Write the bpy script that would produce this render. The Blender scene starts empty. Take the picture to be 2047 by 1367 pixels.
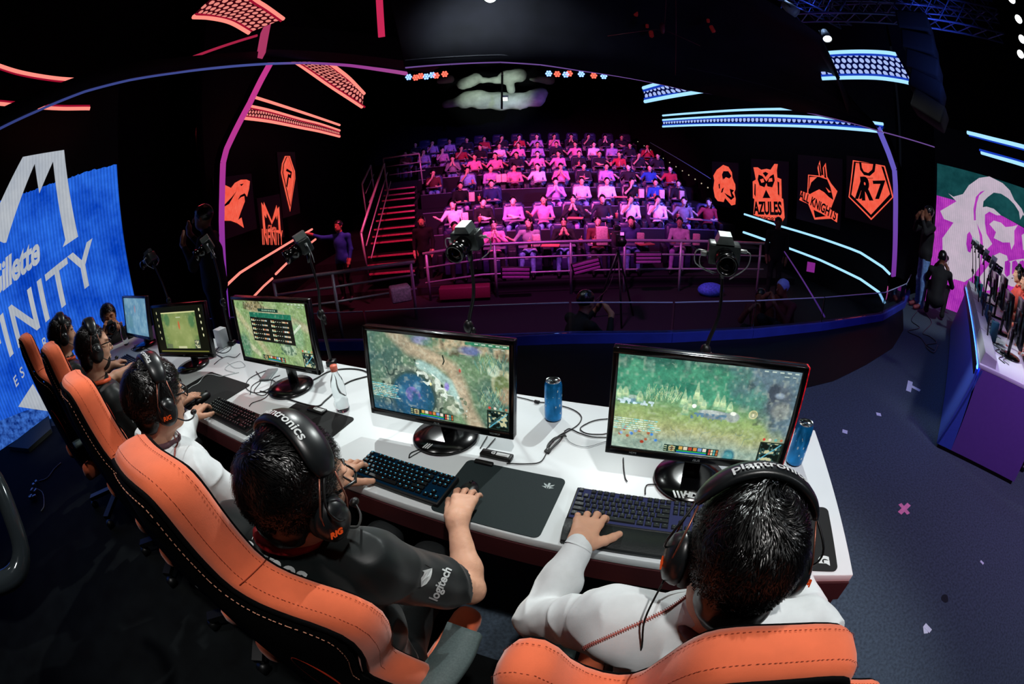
import bpy, bmesh, math, random
import numpy as np
from mathutils import Vector, Matrix, Euler, Quaternion
import openvdb as vdb
random.seed(7); np.random.seed(7)
PI=math.pi
scn=bpy.context.scene; COL=scn.collection
# ---------------------------------------------------------------- camera (full frame fisheye, equisolid)
HC=1.67; FPX=900.0; CX,CY=1023.5,683.5
_up=np.array([-.044,.924,.38]); _up/=np.linalg.norm(_up)
_fw=np.array([0,0,-1.]); _Y=_fw-_up*(_fw@_up); _Y/=np.linalg.norm(_Y); _X=np.cross(_Y,_up)
RC=np.array([_X,_Y,_up])
cd=bpy.data.cameras.new('camera'); cd.type='PANO'; cd.panorama_type='FISHEYE_EQUISOLID'
cd.sensor_width=36; cd.sensor_fit='HORIZONTAL'; cd.fisheye_lens=FPX/2047*36; cd.fisheye_fov=math.radians(179.9)
cd.clip_start=.02; cd.clip_end=200
cam=bpy.data.objects.new('camera',cd); COL.objects.link(cam)
cam.matrix_world=Matrix(((*RC[0],0),(*RC[1],0),(*RC[2],HC),(0,0,0,1))); scn.camera=cam
def ray(x,y):
    dx=x-CX; dy=CY-y; r=math.hypot(dx,dy); th=2*math.asin(r/(2*FPX)); s=math.sin(th)/max(r,1e-9)
    return RC@np.array([dx*s,dy*s,-math.cos(th)])
def onz(x,y,z=0):
    v=ray(x,y); t=(z-HC)/v[2]; return Vector((v[0]*t,v[1]*t,z))
def ond(x,y,d):
    v=ray(x,y)*d; return Vector((v[0],v[1],v[2]+HC))
def onv(x,y,a,b,off=0):
    v=ray(x,y); d=np.array(b[:2])-np.array(a[:2]); d/=np.linalg.norm(d); n=np.array([-d[1],d[0]]); t=(n@np.array(a[:2])+off)/(n@v[:2]); return Vector((v[0]*t,v[1]*t,v[2]*t+HC))
# desk frame: origin at the right front corner of the near desk, s to the left, t away from the players
C0=np.array([.898,.481]); U_=np.array([-.9224,.3862]); N_=np.array([.3862,.9224]); YAW=math.atan2(-.3862,.9224)
def DS(s,t,z=0): g=C0+s*U_+t*N_; return Vector((g[0],g[1],z))
# ---------------------------------------------------------------- materials
def srgb(h):
    if isinstance(h,(tuple,list)): return tuple(h[:3])
    h=h.lstrip('#'); v=[int(h[i:i+2],16)/255 for i in (0,2,4)]
    return tuple(c/12.92 if c<=.04045 else ((c+.055)/1.055)**2.4 for c in v)
_M={}
def mat(name,col='#888888',rough=.5,metal=0.,emit=None,es=1.,noise=.12,scale=30.,bump=0.,bscale=None,spec=.5,trans=0.,alpha=1.,coat=0.,sheen=0.,ior=1.45):
    if name in _M: return _M[name]
    m=bpy.data.materials.new(name); m.use_nodes=True; nt=m.node_tree; N=nt.nodes; L=nt.links
    b=N['Principled BSDF']; c=srgb(col)
    b.inputs['Roughness'].default_value=rough; b.inputs['Metallic'].default_value=metal
    b.inputs['Specular IOR Level'].default_value=spec; b.inputs['IOR'].default_value=ior
    b.inputs['Transmission Weight'].default_value=trans; b.inputs['Alpha'].default_value=alpha
    b.inputs['Coat Weight'].default_value=coat; b.inputs['Sheen Weight'].default_value=sheen
    tc=N.new('ShaderNodeTexCoord'); nz=N.new('ShaderNodeTexNoise'); nz.inputs['Scale'].default_value=scale; nz.inputs['Detail'].default_value=4
    L.new(tc.outputs['Object'],nz.inputs['Vector'])
    if noise>0:
        cr=N.new('ShaderNodeValToRGB'); L.new(nz.outputs['Fac'],cr.inputs['Fac'])
        cr.color_ramp.elements[0].position=.3; cr.color_ramp.elements[1].position=.7
        cr.color_ramp.elements[0].color=(*[x*(1-noise) for x in c],1); cr.color_ramp.elements[1].color=(*[min(1,x*(1+noise)) for x in c],1)
        L.new(cr.outputs['Color'],b.inputs['Base Color'])
    else: b.inputs['Base Color'].default_value=(*c,1)
    if bump>0:
        n2=nz
        if bscale: n2=N.new('ShaderNodeTexNoise'); n2.inputs['Scale'].default_value=bscale; n2.inputs['Detail'].default_value=3; L.new(tc.outputs['Object'],n2.inputs['Vector'])
        bp=N.new('ShaderNodeBump'); bp.inputs['Strength'].default_value=bump; bp.inputs['Distance'].default_value=.01
        L.new(n2.outputs['Fac'],bp.inputs['Height']); L.new(bp.outputs['Normal'],b.inputs['Normal'])
    if emit is not None:
        b.inputs['Emission Color'].default_value=(*srgb(emit),1); b.inputs['Emission Strength'].default_value=es
    _M[name]=m; return m
def glow(name,col,es=1.):
    if name in _M: return _M[name]
    m=bpy.data.materials.new(name); m.use_nodes=True; nt=m.node_tree; nt.nodes.clear()
    e=nt.nodes.new('ShaderNodeEmission'); e.inputs[0].default_value=(*srgb(col),1); e.inputs[1].default_value=es
    o=nt.nodes.new('ShaderNodeOutputMaterial'); nt.links.new(e.outputs[0],o.inputs[0]); _M[name]=m; return m
def vcol_screen(name,es=1.,gloss=True):
    """a lit display whose picture is a colour attribute of its pixel grid"""
    if name in _M: return _M[name]
    m=bpy.data.materials.new(name); m.use_nodes=True; nt=m.node_tree; N=nt.nodes; b=N['Principled BSDF']
    b.inputs['Base Color'].default_value=(.004,.004,.004,1); b.inputs['Roughness'].default_value=.35; b.inputs['Specular IOR Level'].default_value=.25
    a=N.new('ShaderNodeAttribute'); a.attribute_name='pic'; nt.links.new(a.outputs['Color'],b.inputs['Emission Color']); b.inputs['Emission Strength'].default_value=es
    _M[name]=m; return m
# ---------------------------------------------------------------- mesh builder
class MB:
    def __init__(s): s.bm=bmesh.new(); s.mi=0
    def _add(s,vs,fs,smooth=False):
        v=[s.bm.verts.new(p) for p in vs]; out=[]
        for f in fs:
            try: F=s.bm.faces.new([v[i] for i in f]); F.material_index=s.mi; F.smooth=smooth; out.append(F)
            except ValueError: pass
        return out
    def m(s,i): s.mi=i; return s
    def box(s,c,d,rot=None,bev=0.,seg=2):
        c=Vector(c); R=rot.to_matrix() if isinstance(rot,(Euler,Quaternion)) else (rot or Matrix.Identity(3)); h=Vector(d)/2
        if bev<=0:
            vs=[c+R@Vector((x*h.x,y*h.y,z*h.z)) for x,y,z in [(-1,-1,-1),(1,-1,-1),(1,1,-1),(-1,1,-1),(-1,-1,1),(1,-1,1),(1,1,1),(-1,1,1)]]
            s._add(vs,[(0,3,2,1),(4,5,6,7),(0,1,5,4),(1,2,6,5),(2,3,7,6),(3,0,4,7)]); return s
        t=bmesh.new(); bmesh.ops.create_cube(t,size=1)
        for v in t.verts: v.co=Vector((v.co.x*d[0],v.co.y*d[1],v.co.z*d[2]))
        bmesh.ops.bevel(t,geom=t.edges[:],offset=min(bev,min(d)*.49),segments=seg,affect='EDGES',profile=.5)
        t.verts.index_update(); s._add([c+R@v.co for v in t.verts],[[v.index for v in f.verts] for f in t.faces],True); t.free(); return s
    def prism(s,pts,z0,z1,M=None,smooth=False):
        M=M or Matrix.Identity(4); n=len(pts)
        vs=[M@Vector((p[0],p[1],z0)) for p in pts]+[M@Vector((p[0],p[1],z1)) for p in pts]
        fs=[tuple(range(n-1,-1,-1)),tuple(range(n,2*n))]+[(i,(i+1)%n,n+(i+1)%n,n+i) for i in range(n)]
        s._add(vs,fs,smooth); return s
    def tube(s,pts,r,seg=8,caps=True,closed=False):
        P=[Vector(p) for p in pts]; n=len(P); rs=r if isinstance(r,(list,tuple)) else [r]*n
        T=[]
        for i in range(n):
            a=P[(i-1)%n] if (i>0 or closed) else P[i]; b=P[(i+1)%n] if (i<n-1 or closed) else P[i]
            T.append((b-a).normalized() if (b-a).length>1e-9 else Vector((0,0,1)))
        up=Vector((0,0,1)) if abs(T[0].z)<.9 else Vector((1,0,0)); X=T[0].cross(up).normalized(); vs=[];
        for i in range(n):
            X=(X-T[i]*X.dot(T[i])); X=X.normalized() if X.length>1e-6 else T[i].orthogonal().normalized(); Yv=T[i].cross(X)
            vs+=[P[i]+(X*math.cos(2*PI*k/seg)+Yv*math.sin(2*PI*k/seg))*rs[i] for k in range(seg)]
        fs=[]
        for i in range(n if closed else n-1):
            j=(i+1)%n
            fs+=[(i*seg+k,i*seg+(k+1)%seg,j*seg+(k+1)%seg,j*seg+k) for k in range(seg)]
        if caps and not closed: fs+=[tuple(range(seg-1,-1,-1)),tuple((n-1)*seg+k for k in range(seg))]
        s._add(vs,fs,True); return s
    def bar(s,a,b,w,h=None,up=(0,0,1)):
        a=Vector(a); b=Vector(b); h=h or w; d=(b-a); L=d.length; d.normalize(); u=Vector(up)
        if abs(d.dot(u))>.98: u=Vector((1,0,0))
        x=d.cross(u).normalized(); z=x.cross(d); R=Matrix((x,d,z)).transposed(); return s.box((a+b)/2,(w,L,h),R)
    def lathe(s,prof,seg=24,M=None,smooth=True):
        M=M or Matrix.Identity(4); vs=[]; fs=[]; n=len(prof)
        for k in range(seg):
            a=2*PI*k/seg; vs+=[M@Vector((r*math.cos(a),r*math.sin(a),z)) for r,z in prof]
        for k in range(seg):
            j=(k+1)%seg; fs+=[(k*n+i,j*n+i,j*n+i+1,k*n+i+1) for i in range(n-1)]
        F=s._add(vs,fs,smooth); return s
    def ell(s,c,r,R=None,u=16,v=10):
        c=Vector(c); R=R or Matrix.Identity(3); r=r if hasattr(r,'__len__') else (r,r,r); vs=[c+R@Vector((0,0,-r[2]))]; fs=[]
        for i in range(1,v):
            a=-PI/2+PI*i/v; vs+=[c+R@Vector((r[0]*math.cos(a)*math.cos(2*PI*k/u),r[1]*math.cos(a)*math.sin(2*PI*k/u),r[2]*math.sin(a))) for k in range(u)]
        vs.append(c+R@Vector((0,0,r[2]))); t=len(vs)-1
        for k in range(u):
            fs.append((0,1+(k+1)%u,1+k)); fs.append((t,t-u+k,t-u+(k+1)%u))
            for i in range(v-2): b=1+i*u; fs.append((b+k,b+(k+1)%u,b+u+(k+1)%u,b+u+k))
        s._add(vs,fs,True); return s
    def loft(s,rings,closed=True,caps=True,smooth=True):
        n=len(rings[0]); vs=[Vector(p) for r in rings for p in r]; fs=[]
        for i in range(len(rings)-1):
            for k in range(n if closed else n-1): fs.append((i*n+k,i*n+(k+1)%n,(i+1)*n+(k+1)%n,(i+1)*n+k))
        if caps and closed: fs+=[tuple(range(n-1,-1,-1)),tuple((len(rings)-1)*n+k for k in range(n))]
        s._add(vs,fs,smooth); return s
    def grid(s,P,smooth=True):
        """P: rows of points"""
        return s.loft(P,closed=False,caps=False,smooth=smooth)
    def text(s,txt,size,M,depth=0.,ext=None,sx=1.,shear=0.,align='CENTER',spacing=1.,bold=0.):
        cu=bpy.data.curves.new('txt','FONT'); cu.body=txt; cu.size=size; cu.align_x=align; cu.align_y='CENTER'; cu.extrude=depth; cu.shear=shear; cu.space_character=spacing; cu.offset=bold; cu.resolution_u=4
        o=bpy.data.objects.new('txt',cu); me=bpy.data.meshes.new_from_object(o)
        if me:
            s._add([M@Vector((v.co.x*sx,v.co.y,v.co.z)) for v in me.vertices],[tuple(p.vertices) for p in me.polygons]); bpy.data.meshes.remove(me)
        bpy.data.objects.remove(o); bpy.data.curves.remove(cu); return s
    def build(s,name,mats,parent=None,fix=True):
        if fix: bmesh.ops.recalc_face_normals(s.bm,faces=s.bm.faces[:])
        me=bpy.data.meshes.new(name); s.bm.to_mesh(me); s.bm.free()
        return link(name,me,mats,parent)
def link(name,me,mats,parent=None):
    for m in (mats if isinstance(mats,(list,tuple)) else [mats]): me.materials.append(m)
    o=bpy.data.objects.new(name,me); COL.objects.link(o)
    if parent is not None: o.parent=parent
    return o
def tag(o,label=None,cat=None,group=None,kind=None):
    if label: o['label']=label
    if cat: o['category']=cat
    if group: o['group']=group
    if kind: o['kind']=kind
    return o
def thing(name,label,cat,loc=(0,0,0),rz=0.,group=None):
    o=bpy.data.objects.new(name,None); COL.objects.link(o); o.location=loc; o.rotation_euler=(0,0,rz); o.empty_display_size=.1
    return tag(o,label,cat,group)
def struct(o): o['kind']='structure'; return o
def copy_tree(o,parent=None):
    c=o.copy(); COL.objects.link(c)
    if parent is not None: c.parent=parent
    for ch in list(o.children): copy_tree(ch,c)
    return c
def T4(loc=(0,0,0),rot=(0,0,0),sc=(1,1,1)): return Matrix.LocRotScale(Vector(loc),Euler(rot),Vector(sc))
def frame(o,x,z):
    """matrix with local x, z=normal out"""
    x=Vector(x).normalized(); z=Vector(z).normalized(); y=z.cross(x); R=Matrix((x,y,z)).transposed().to_4x4(); R.translation=Vector(o); return R
def bez(P,n=24):
    """catmull-rom through points"""
    P=[Vector(p) for p in P]; Q=[P[0]*2-P[1]]+P+[P[-1]*2-P[-2]]; out=[]
    per=max(2,n//(len(P)-1))
    for i in range(1,len(Q)-2):
        for k in range(per):
            t=k/per; a,b,c,d=Q[i-1],Q[i],Q[i+1],Q[i+2]
            out.append(.5*((2*b)+(c-a)*t+(2*a-5*b+4*c-d)*t*t+(3*b-a-3*c+d)*t**3))
    out.append(P[-1]); return out
# ---------------------------------------------------------------- signed distance modelling
class SDF:
    def __init__(s,h): s.h=h; s.P=[]
    def cap(s,a,b,ra,rb=None,k=.02,op=1): s.P.append(('c',np.array(a,float),np.array(b,float),ra,ra if rb is None else rb,k,op)); return s
    def chain(s,pts,rs,k=.02):
        for i in range(len(pts)-1): s.cap(pts[i],pts[i+1],rs[i],rs[i+1],k)
        return s
    def ell(s,c,r,rot=(0,0,0),k=.02,op=1): s.P.append(('e',np.array(c,float),np.array(r,float),np.array(Euler(rot).to_matrix()),0,k,op)); return s
    def box(s,c,r,rd,rot=(0,0,0),k=.02,op=1): s.P.append(('b',np.array(c,float),np.array(r,float),np.array(Euler(rot).to_matrix()),rd,k,op)); return s
    def mesh(s,disp=None,clip=None):
        lo=np.full(3,1e9); hi=-lo; B=[]
        for p in s.P:
            if p[0]=='c': r=max(p[3],p[4]); a=np.minimum(p[1],p[2])-r; b=np.maximum(p[1],p[2])+r
            else: e=np.abs(p[3])@p[2] if p[0]=='b' else np.full(3,max(p[2])); a=p[1]-e; b=p[1]+e
            pad=abs(p[5])+3.5*s.h; B.append((a-pad,b+pad))
            if p[6]>0: lo=np.minimum(lo,a-pad); hi=np.maximum(hi,b+pad)
        h=s.h; n=np.ceil((hi-lo)/h).astype(int)+1; D=np.full(n,.2,np.float32)
        ax=[lo[i]+h*np.arange(n[i]) for i in range(3)]
        for p,(a,b) in zip(s.P,B):
            i0=np.clip(((a-lo)/h).astype(int),0,n); i1=np.clip(((b-lo)/h).astype(int)+2,0,n)
            if (i1<=i0).any(): continue
            X=ax[0][i0[0]:i1[0],None,None]; Y=ax[1][None,i0[1]:i1[1],None]; Z=ax[2][None,None,i0[2]:i1[2]]
            if p[0]=='c':
                d=p[2]-p[1]; L2=max(d@d,1e-12); t=np.clip(((X-p[1][0])*d[0]+(Y-p[1][1])*d[1]+(Z-p[1][2])*d[2])/L2,0,1)
                q=np.sqrt((X-p[1][0]-t*d[0])**2+(Y-p[1][1]-t*d[1])**2+(Z-p[1][2]-t*d[2])**2)-(p[3]+(p[4]-p[3])*t)
            else:
                R=p[3]; x,y,z=X-p[1][0],Y-p[1][1],Z-p[1][2]
                l=[R[0,j]*x+R[1,j]*y+R[2,j]*z for j in range(3)]
                if p[0]=='e':
                    r=p[2]; k0=np.sqrt((l[0]/r[0])**2+(l[1]/r[1])**2+(l[2]/r[2])**2); k1=np.sqrt((l[0]/r[0]**2)**2+(l[1]/r[1]**2)**2+(l[2]/r[2]**2)**2); q=k0*(k0-1)/np.maximum(k1,1e-6); q=np.where(k0<.2,-min(r)*.9,q)
                else:
                    r=p[2]-p[4]; g=[np.abs(l[j])-r[j] for j in range(3)]; q=np.sqrt(sum(np.maximum(v,0)**2 for v in g))+np.minimum(np.maximum(np.maximum(g[0],g[1]),g[2]),0)-p[4]
            V=D[i0[0]:i1[0],i0[1]:i1[1],i0[2]:i1[2]]; k=max(p[5],1e-6)
            if p[6]>0: hh=np.clip(.5+.5*(V-q)/k,0,1); V[...]=V+(q-V)*hh-k*hh*(1-hh)
            else: hh=np.clip(.5-.5*(V+q)/k,0,1); V[...]=V+(-q-V)*hh+k*hh*(1-hh)
        if disp is not None:
            m=np.abs(D)<.03; I=np.nonzero(m); D[m]+=disp(ax[0][I[0]],ax[1][I[1]],ax[2][I[2]]).astype(np.float32)
        if clip is not None: D=np.maximum(D,clip(ax[0][:,None,None],ax[1][None,:,None],ax[2][None,None,:]).astype(np.float32))
        D[0]=D[-1]=.05; D[:,0]=D[:,-1]=.05; D[:,:,0]=D[:,:,-1]=.05
        g=vdb.FloatGrid(); g.background=.2; g.copyFromArray(np.ascontiguousarray(D)); v,q=g.convertToQuads()
        return v*h+lo,q
def sdf_obj(name,vq,mats,parent=None,cols=None):
    v,q=vq; me=bpy.data.meshes.new(name); me.vertices.add(len(v)); me.vertices.foreach_set('co',v.astype(np.float32).ravel())
    me.loops.add(q.size); me.loops.foreach_set('vertex_index',q[:,::-1].astype(np.int32).ravel() if FLIP else q.astype(np.int32).ravel()); me.polygons.add(len(q)); me.polygons.foreach_set('loop_start',np.arange(0,q.size,4,dtype=np.int32)); me.polygons.foreach_set('use_smooth',np.ones(len(q),bool))
    if cols is not None: me.polygons.foreach_set('material_index',cols(v[q].mean(1)).astype(np.int32))
    me.update(); me.validate(); return link(name,me,mats,parent)
FLIP=True
def vnoise(x,y,z,f,seed=0):
    """smooth value noise on point arrays"""
    x=np.asarray(x,float)*f+seed*17.3; y=np.asarray(y,float)*f+seed*5.1; z=np.asarray(z,float)*f
    xi=np.floor(x).astype(np.int64); yi=np.floor(y).astype(np.int64); zi=np.floor(z).astype(np.int64); u=x-xi; v=y-yi; w=z-zi
    u=u*u*(3-2*u); v=v*v*(3-2*v); w=w*w*(3-2*w)
    def hsh(a,b,c): n=(a*374761393+b*668265263+c*2147483647+seed*97)&0x7fffffff; n=(n^(n>>13))*1274126177&0x7fffffff; return ((n^(n>>16))&0xffff)/65535.
    r=0
    for a in (0,1):
        for b in (0,1):
            for c in (0,1): r=r+hsh(xi+a,yi+b,zi+c)*(u if a else 1-u)*(v if b else 1-v)*(w if c else 1-w)
    return r*2-1
# ================================================================ SETTING
M_floor=mat('stage_carpet','#3d4854',rough=.92,noise=.3,scale=60,bump=.25,bscale=600,spec=.2)
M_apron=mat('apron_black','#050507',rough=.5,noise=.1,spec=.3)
M_black=mat('matte_black','#040405',rough=.9,noise=.2,spec=.15)
M_pit=mat('pit_floor','#0b090f',rough=.8,noise=.3)
M_gblack=mat('gloss_black','#060607',rough=.18,noise=0,spec=.6)
M_bplastic=mat('black_plastic','#0c0d0e',rough=.4,noise=.1,spec=.5)
M_chrome=mat('chrome','#b9c2c4',rough=.15,metal=1,noise=0)
M_white=mat('white_laminate','#d9dfe1',rough=.38,noise=.03,scale=4,spec=.5)
# stage edge path (plan), left to right
EDGE=[(-6.6,4.6),(-3.86,4.3),(-1.44,4.05),(.56,3.98),(1.56,3.88),(2.51,3.88),(3.61,3.98),(5.11,4.22),(6.35,4.75),(7.36,5.42)]
def poly_floor(name,pts,z,m,th=.05):
    b=MB(); b.prism(pts,z-th,z); return struct(b.build(name,m))
poly_floor('floor',[(-7.2,-3)]+[(-7.2,4.75)]+EDGE+[(9.6,6.2),(12.5,4),(12.5,-3)],0,M_floor,.12)
ap=[(1.9,2.95),(2.55,2.7),(3.3,2.55),(4.2,2.95),(5.3,3.75),(6.2,4.45),(6.35,4.75)]
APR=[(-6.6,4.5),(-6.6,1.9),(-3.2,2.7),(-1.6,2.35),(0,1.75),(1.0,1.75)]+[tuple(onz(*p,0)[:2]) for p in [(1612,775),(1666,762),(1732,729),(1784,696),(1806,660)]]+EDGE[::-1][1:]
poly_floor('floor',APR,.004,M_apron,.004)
b=MB(); b.box((1.5,13,-1.05),(30,18,.1)); struct(b.build('floor',M_pit))
M_fshade=mat('rear_floor_shade','#0a0d0e',rough=.9,noise=.5,scale=6,spec=.15)  # chairs' shadow put into the colour of a darker floor sheet
poly_floor('floor',[(-7.2,-3),(1.1,-3),(.9,-.2),(.55,.55),(-3.9,2.4),(-4.6,3.8),(-7.2,4.7)],.003,M_fshade,.0025)
# stage riser towards the pit
b=MB()
for i in range(len(EDGE)-1):
    a=Vector((*EDGE[i],-.5)); c=Vector((*EDGE[i+1],-.5)); b.bar(a,c,.03,1.0)
struct(b.build('trim_1',M_black))
# plinth with blue light along the stage edge, glass barrier above
M_plinth=mat('plinth_blue','#2b3fa8',rough=.5,noise=.15,scale=6)
M_glass=mat('barrier_glass','#c8d2e0',rough=.03,trans=1.,noise=0,spec=.4,ior=1.2)
M_rimw=mat('barrier_rim','#b9c4e0',rough=.3,noise=0)
E3=EDGE
gb=thing('glass_barrier','low curved glass barrier on a blue base along the stage edge','barrier',(1.5,3.95,0))
def rel(o,v): return Vector(v)-Vector(o.location)
for i in range(1,len(E3)-1):
    a=Vector((*E3[i],0)); c=Vector((*E3[i+1],0)); d=(c-a).normalized(); n=Vector((-d.y,d.x,0))
    p=MB(); 
    q=[rel(gb,a-n*.04),rel(gb,c-n*.04),rel(gb,c+n*.05),rel(gb,a+n*.05)]
    p._add([x for x in q]+[x+Vector((0,0,.1)) for x in q],[(0,3,2,1),(4,5,6,7),(0,1,5,4),(1,2,6,5),(2,3,7,6),(3,0,4,7)]); p.build('base',M_plinth,gb)
    p=MB(); a2=rel(gb,a)+d*.012; c2=rel(gb,c)-d*.012; p.bar(a2+Vector((0,0,.25)),c2+Vector((0,0,.25)),.012,.3); p.build('glass_pane',M_glass,gb)
    p=MB(); p.bar(a2+Vector((0,0,.404)),c2+Vector((0,0,.404)),.014,.008); p.build('top_edge',M_rimw,gb)
# hall walls / ceiling
WR=((8.3,7.0),(6.9,15.)); WL=((-5.15,6.3),(-5.15,15.5))
M_wall=mat('hall_wall','#08080d',rough=.85,noise=.3,scale=3,spec=.2)
def wall(name,a,b_,z0,z1,th=.12,m=M_wall):
    b=MB(); a=Vector((*a,0)); c=Vector((*b_,0)); b.bar(a+Vector((0,0,(z0+z1)/2)),c+Vector((0,0,(z0+z1)/2)),th,z1-z0); return struct(b.build(name,m))
wall('wall_right',(8.55,7.0),(7.4,26),-1,8); wall('wall_left',(-5.4,6.3),(-7.5,26),-1,8)
wall('wall_back',(-7.6,26),(7.6,26),-1,9)
wall('wall_stage_left',(-7.3,-3),(-5.3,6.4),0,8); wall('wall_stage_right',(12.6,-3),(8.6,6.9),0,8); wall('wall_stage_rear',(-7.3,-3),(12.6,-3),0,8)
b=MB(); b.box((2,12,8.2),(26,31,.1)); struct(b.build('ceiling',M_black))
# ---- portal frame
PA=(-4.62,5.98); PB=(8.2,6.75)
def pstrip(name,pts,w,m,parent,off=.0,dep=.05):
    P=[onv(x,y,PA,PB,off) for x,y in pts]; b=MB()
    for i in range(len(P)-1): b.bar(P[i]-(P[i+1]-P[i])*.01,P[i+1],w,dep,up=(-.06,.998,0))
    return b.build(name,m,parent)
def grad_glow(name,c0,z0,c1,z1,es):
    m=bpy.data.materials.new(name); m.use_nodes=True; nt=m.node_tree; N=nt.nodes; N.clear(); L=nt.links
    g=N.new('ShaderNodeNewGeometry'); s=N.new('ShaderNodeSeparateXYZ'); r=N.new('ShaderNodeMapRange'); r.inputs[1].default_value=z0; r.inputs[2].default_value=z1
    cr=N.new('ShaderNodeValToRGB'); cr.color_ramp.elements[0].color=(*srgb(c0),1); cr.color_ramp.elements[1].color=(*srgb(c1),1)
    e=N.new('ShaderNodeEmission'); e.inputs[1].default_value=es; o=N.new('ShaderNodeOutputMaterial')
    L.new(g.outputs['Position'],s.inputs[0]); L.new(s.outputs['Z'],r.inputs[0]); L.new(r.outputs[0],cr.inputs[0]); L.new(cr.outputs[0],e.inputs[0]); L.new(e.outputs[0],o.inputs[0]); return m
M_postL=grad_glow('post_lit_tint_pink','#7a35b0',.2,'#d8409a',3.4,.8); M_postR=grad_glow('post_lit_tint_violet','#8238a8',.1,'#7268d8',2.6,.75)  # coloured light on the post edges, put in as a glow gradient
pf=thing('portal_frame','tall thin stage portal post lit pink and purple, left of the hall','post'); pstrip('light_edge',[(462,700),(453,620),(446,520),(443,440),(444,390),(446,325),(453,298),(470,262),(500,205),(522,160),(543,122)],.085,M_postL,pf)
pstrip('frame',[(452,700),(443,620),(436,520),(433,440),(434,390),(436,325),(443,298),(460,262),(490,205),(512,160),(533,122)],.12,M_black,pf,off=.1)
pf=thing('portal_frame','thin stage portal post lit violet beside the shield logo','post'); pstrip('light_edge',[(1786,552),(1789,500),(1790,440),(1790,370),(1788,340),(1776,305),(1756,257)],.14,M_postR,pf)
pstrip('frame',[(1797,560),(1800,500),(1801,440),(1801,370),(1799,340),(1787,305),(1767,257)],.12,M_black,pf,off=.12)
# black leg drapes beside the portal
M_drape=mat('black_drape','#07070a',rough=.95,noise=.4,scale=8,spec=.1)
def drape(name,label,x0,x1,yb,yt,off,n=40):
    P0=onv(x0,yb,PA,PB,off); P1=onv(x1,yb,PA,PB,off); b=MB(); d=(P1-P0); d.z=0; L=d.length; d.normalize(); nn=Vector((-d.y,d.x,0)); rows=[]
    for z in (0.,6.5): rows.append([Vector((P0.x,P0.y,z))+d*(L*i/n)+nn*.06*math.sin(i*1.9) for i in range(n+1)])
    b.grid(rows); o=b.build(name,M_drape); m=o.modifiers.new('t','SOLIDIFY'); m.thickness=.015; tag(o,label,'curtain'); return o
drape('stage_curtain','black curtain between the purple portal post and the blue wall screen',255,436,560,0,-.05)
drape('stage_curtain','black curtain behind the standing man by the magenta wall screen',1806,1868,560,0,.2)
# ---- canopy over the stage mouth
M_canopy=mat('canopy_cloth','#14141c',rough=.8,noise=.35,scale=2.5,spec=.25)
M_cedge=grad_glow('canopy_edge_light','#8a62b8',2.8,'#8a62b8',3.2,.55)
M_cedgeb=grad_glow('canopy_edge_light_blue','#4553a0',2.8,'#5a5cb0',3.9,.8)
BL=[(810,135),(900,128),(1000,124),(1080,129),(1160,141),(1270,158),(1370,179),(1480,198),(1600,223),(1757,262),(1880,298),(2047,350)]
ZB=3.0; B3=[onz(x,y,ZB) for x,y in BL]
cn=thing('stage_canopy','large dark curved canopy above the stage mouth with a thin violet edge','canopy')
b=MB(); b.tube([p for p in B3],.013,6); b.build('light_edge',M_cedge,cn)
# cloth rising toward the stage in ribbed panels
UP=[(758,-40),(860,-60),(990,-70),(1080,-70),(1170,-70),(1290,-60),(1400,-40),(1500,-20),(1640,70),(1700,240)]
b=MB(); rows=[]
for k in range(7):
    f=k/6; row=[]
    for i in range(10):
        lo=B3[i]; hi=onz(UP[i][0],UP[i][1],4.7-1.6*(i/9)**3); p=lo.lerp(hi,f); p.z+=.25*math.sin(PI*f); row.append(p)
    rows.append(row)
b.grid(rows); o=b.build('cloth',M_canopy,cn); m=o.modifiers.new('t','SOLIDIFY'); m.thickness=.02
b=MB()
for i in range(10): b.tube([rows[k][i]-Vector((0,0,.012)) for k in range(7)],.006,5)
b.build('seam',M_black,cn)
b=MB(); b.tube([B3[i]+Vector((0,0,.09)) for i in range(10)],.012,5); b.tube([rows[1][i]-Vector((0,0,.02)) for i in range(10)],.01,5); b.build('fascia_seam',mat('seam_grey','#1c1c26',rough=.6),cn)
# left fascia ring
AL=[(-10,262),(70,224),(170,183),(260,160),(350,146),(440,135),(530,128),(620,126),(700,131),(760,139),(812,147)]
A3=[onz(x,y,3.05+.55*min(1,i/6.)) for i,(x,y) in enumerate(AL)]
lf=thing('fascia_ring','dark curved overhead ring with a thin blue to pink lit edge on the left','overhead ring')
M_ledge=bpy.data.materials.new('ring_edge'); 
def xgrad(name,stops,es,x0,x1):
    m=bpy.data.materials.new(name); m.use_nodes=True; nt=m.node_tree; N=nt.nodes; N.clear(); L=nt.links
    g=N.new('ShaderNodeNewGeometry'); s=N.new('ShaderNodeSeparateXYZ'); r=N.new('ShaderNodeMapRange'); r.inputs[1].default_value=x0; r.inputs[2].default_value=x1
    cr=N.new('ShaderNodeValToRGB'); 
    while len(cr.color_ramp.elements)<len(stops): cr.color_ramp.elements.new(.5)
    for e_,(p,c) in zip(cr.color_ramp.elements,stops): e_.position=p; e_.color=(*srgb(c),1)
    e=N.new('ShaderNodeEmission'); e.inputs[1].default_value=es; o=N.new('ShaderNodeOutputMaterial')
    L.new(g.outputs['Position'],s.inputs[0]); L.new(s.outputs['X'],r.inputs[0]); L.new(r.outputs[0],cr.inputs[0]); L.new(cr.outputs[0],e.inputs[0]); L.new(e.outputs[0],o.inputs[0]); return m
M_ring=xgrad('ring_edge_light',[(0,'#3d4a90'),(.45,'#5560b0'),(.75,'#b048a8'),(1,'#c058a8')],.7,A3[0].x,A3[-1].x)
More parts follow.
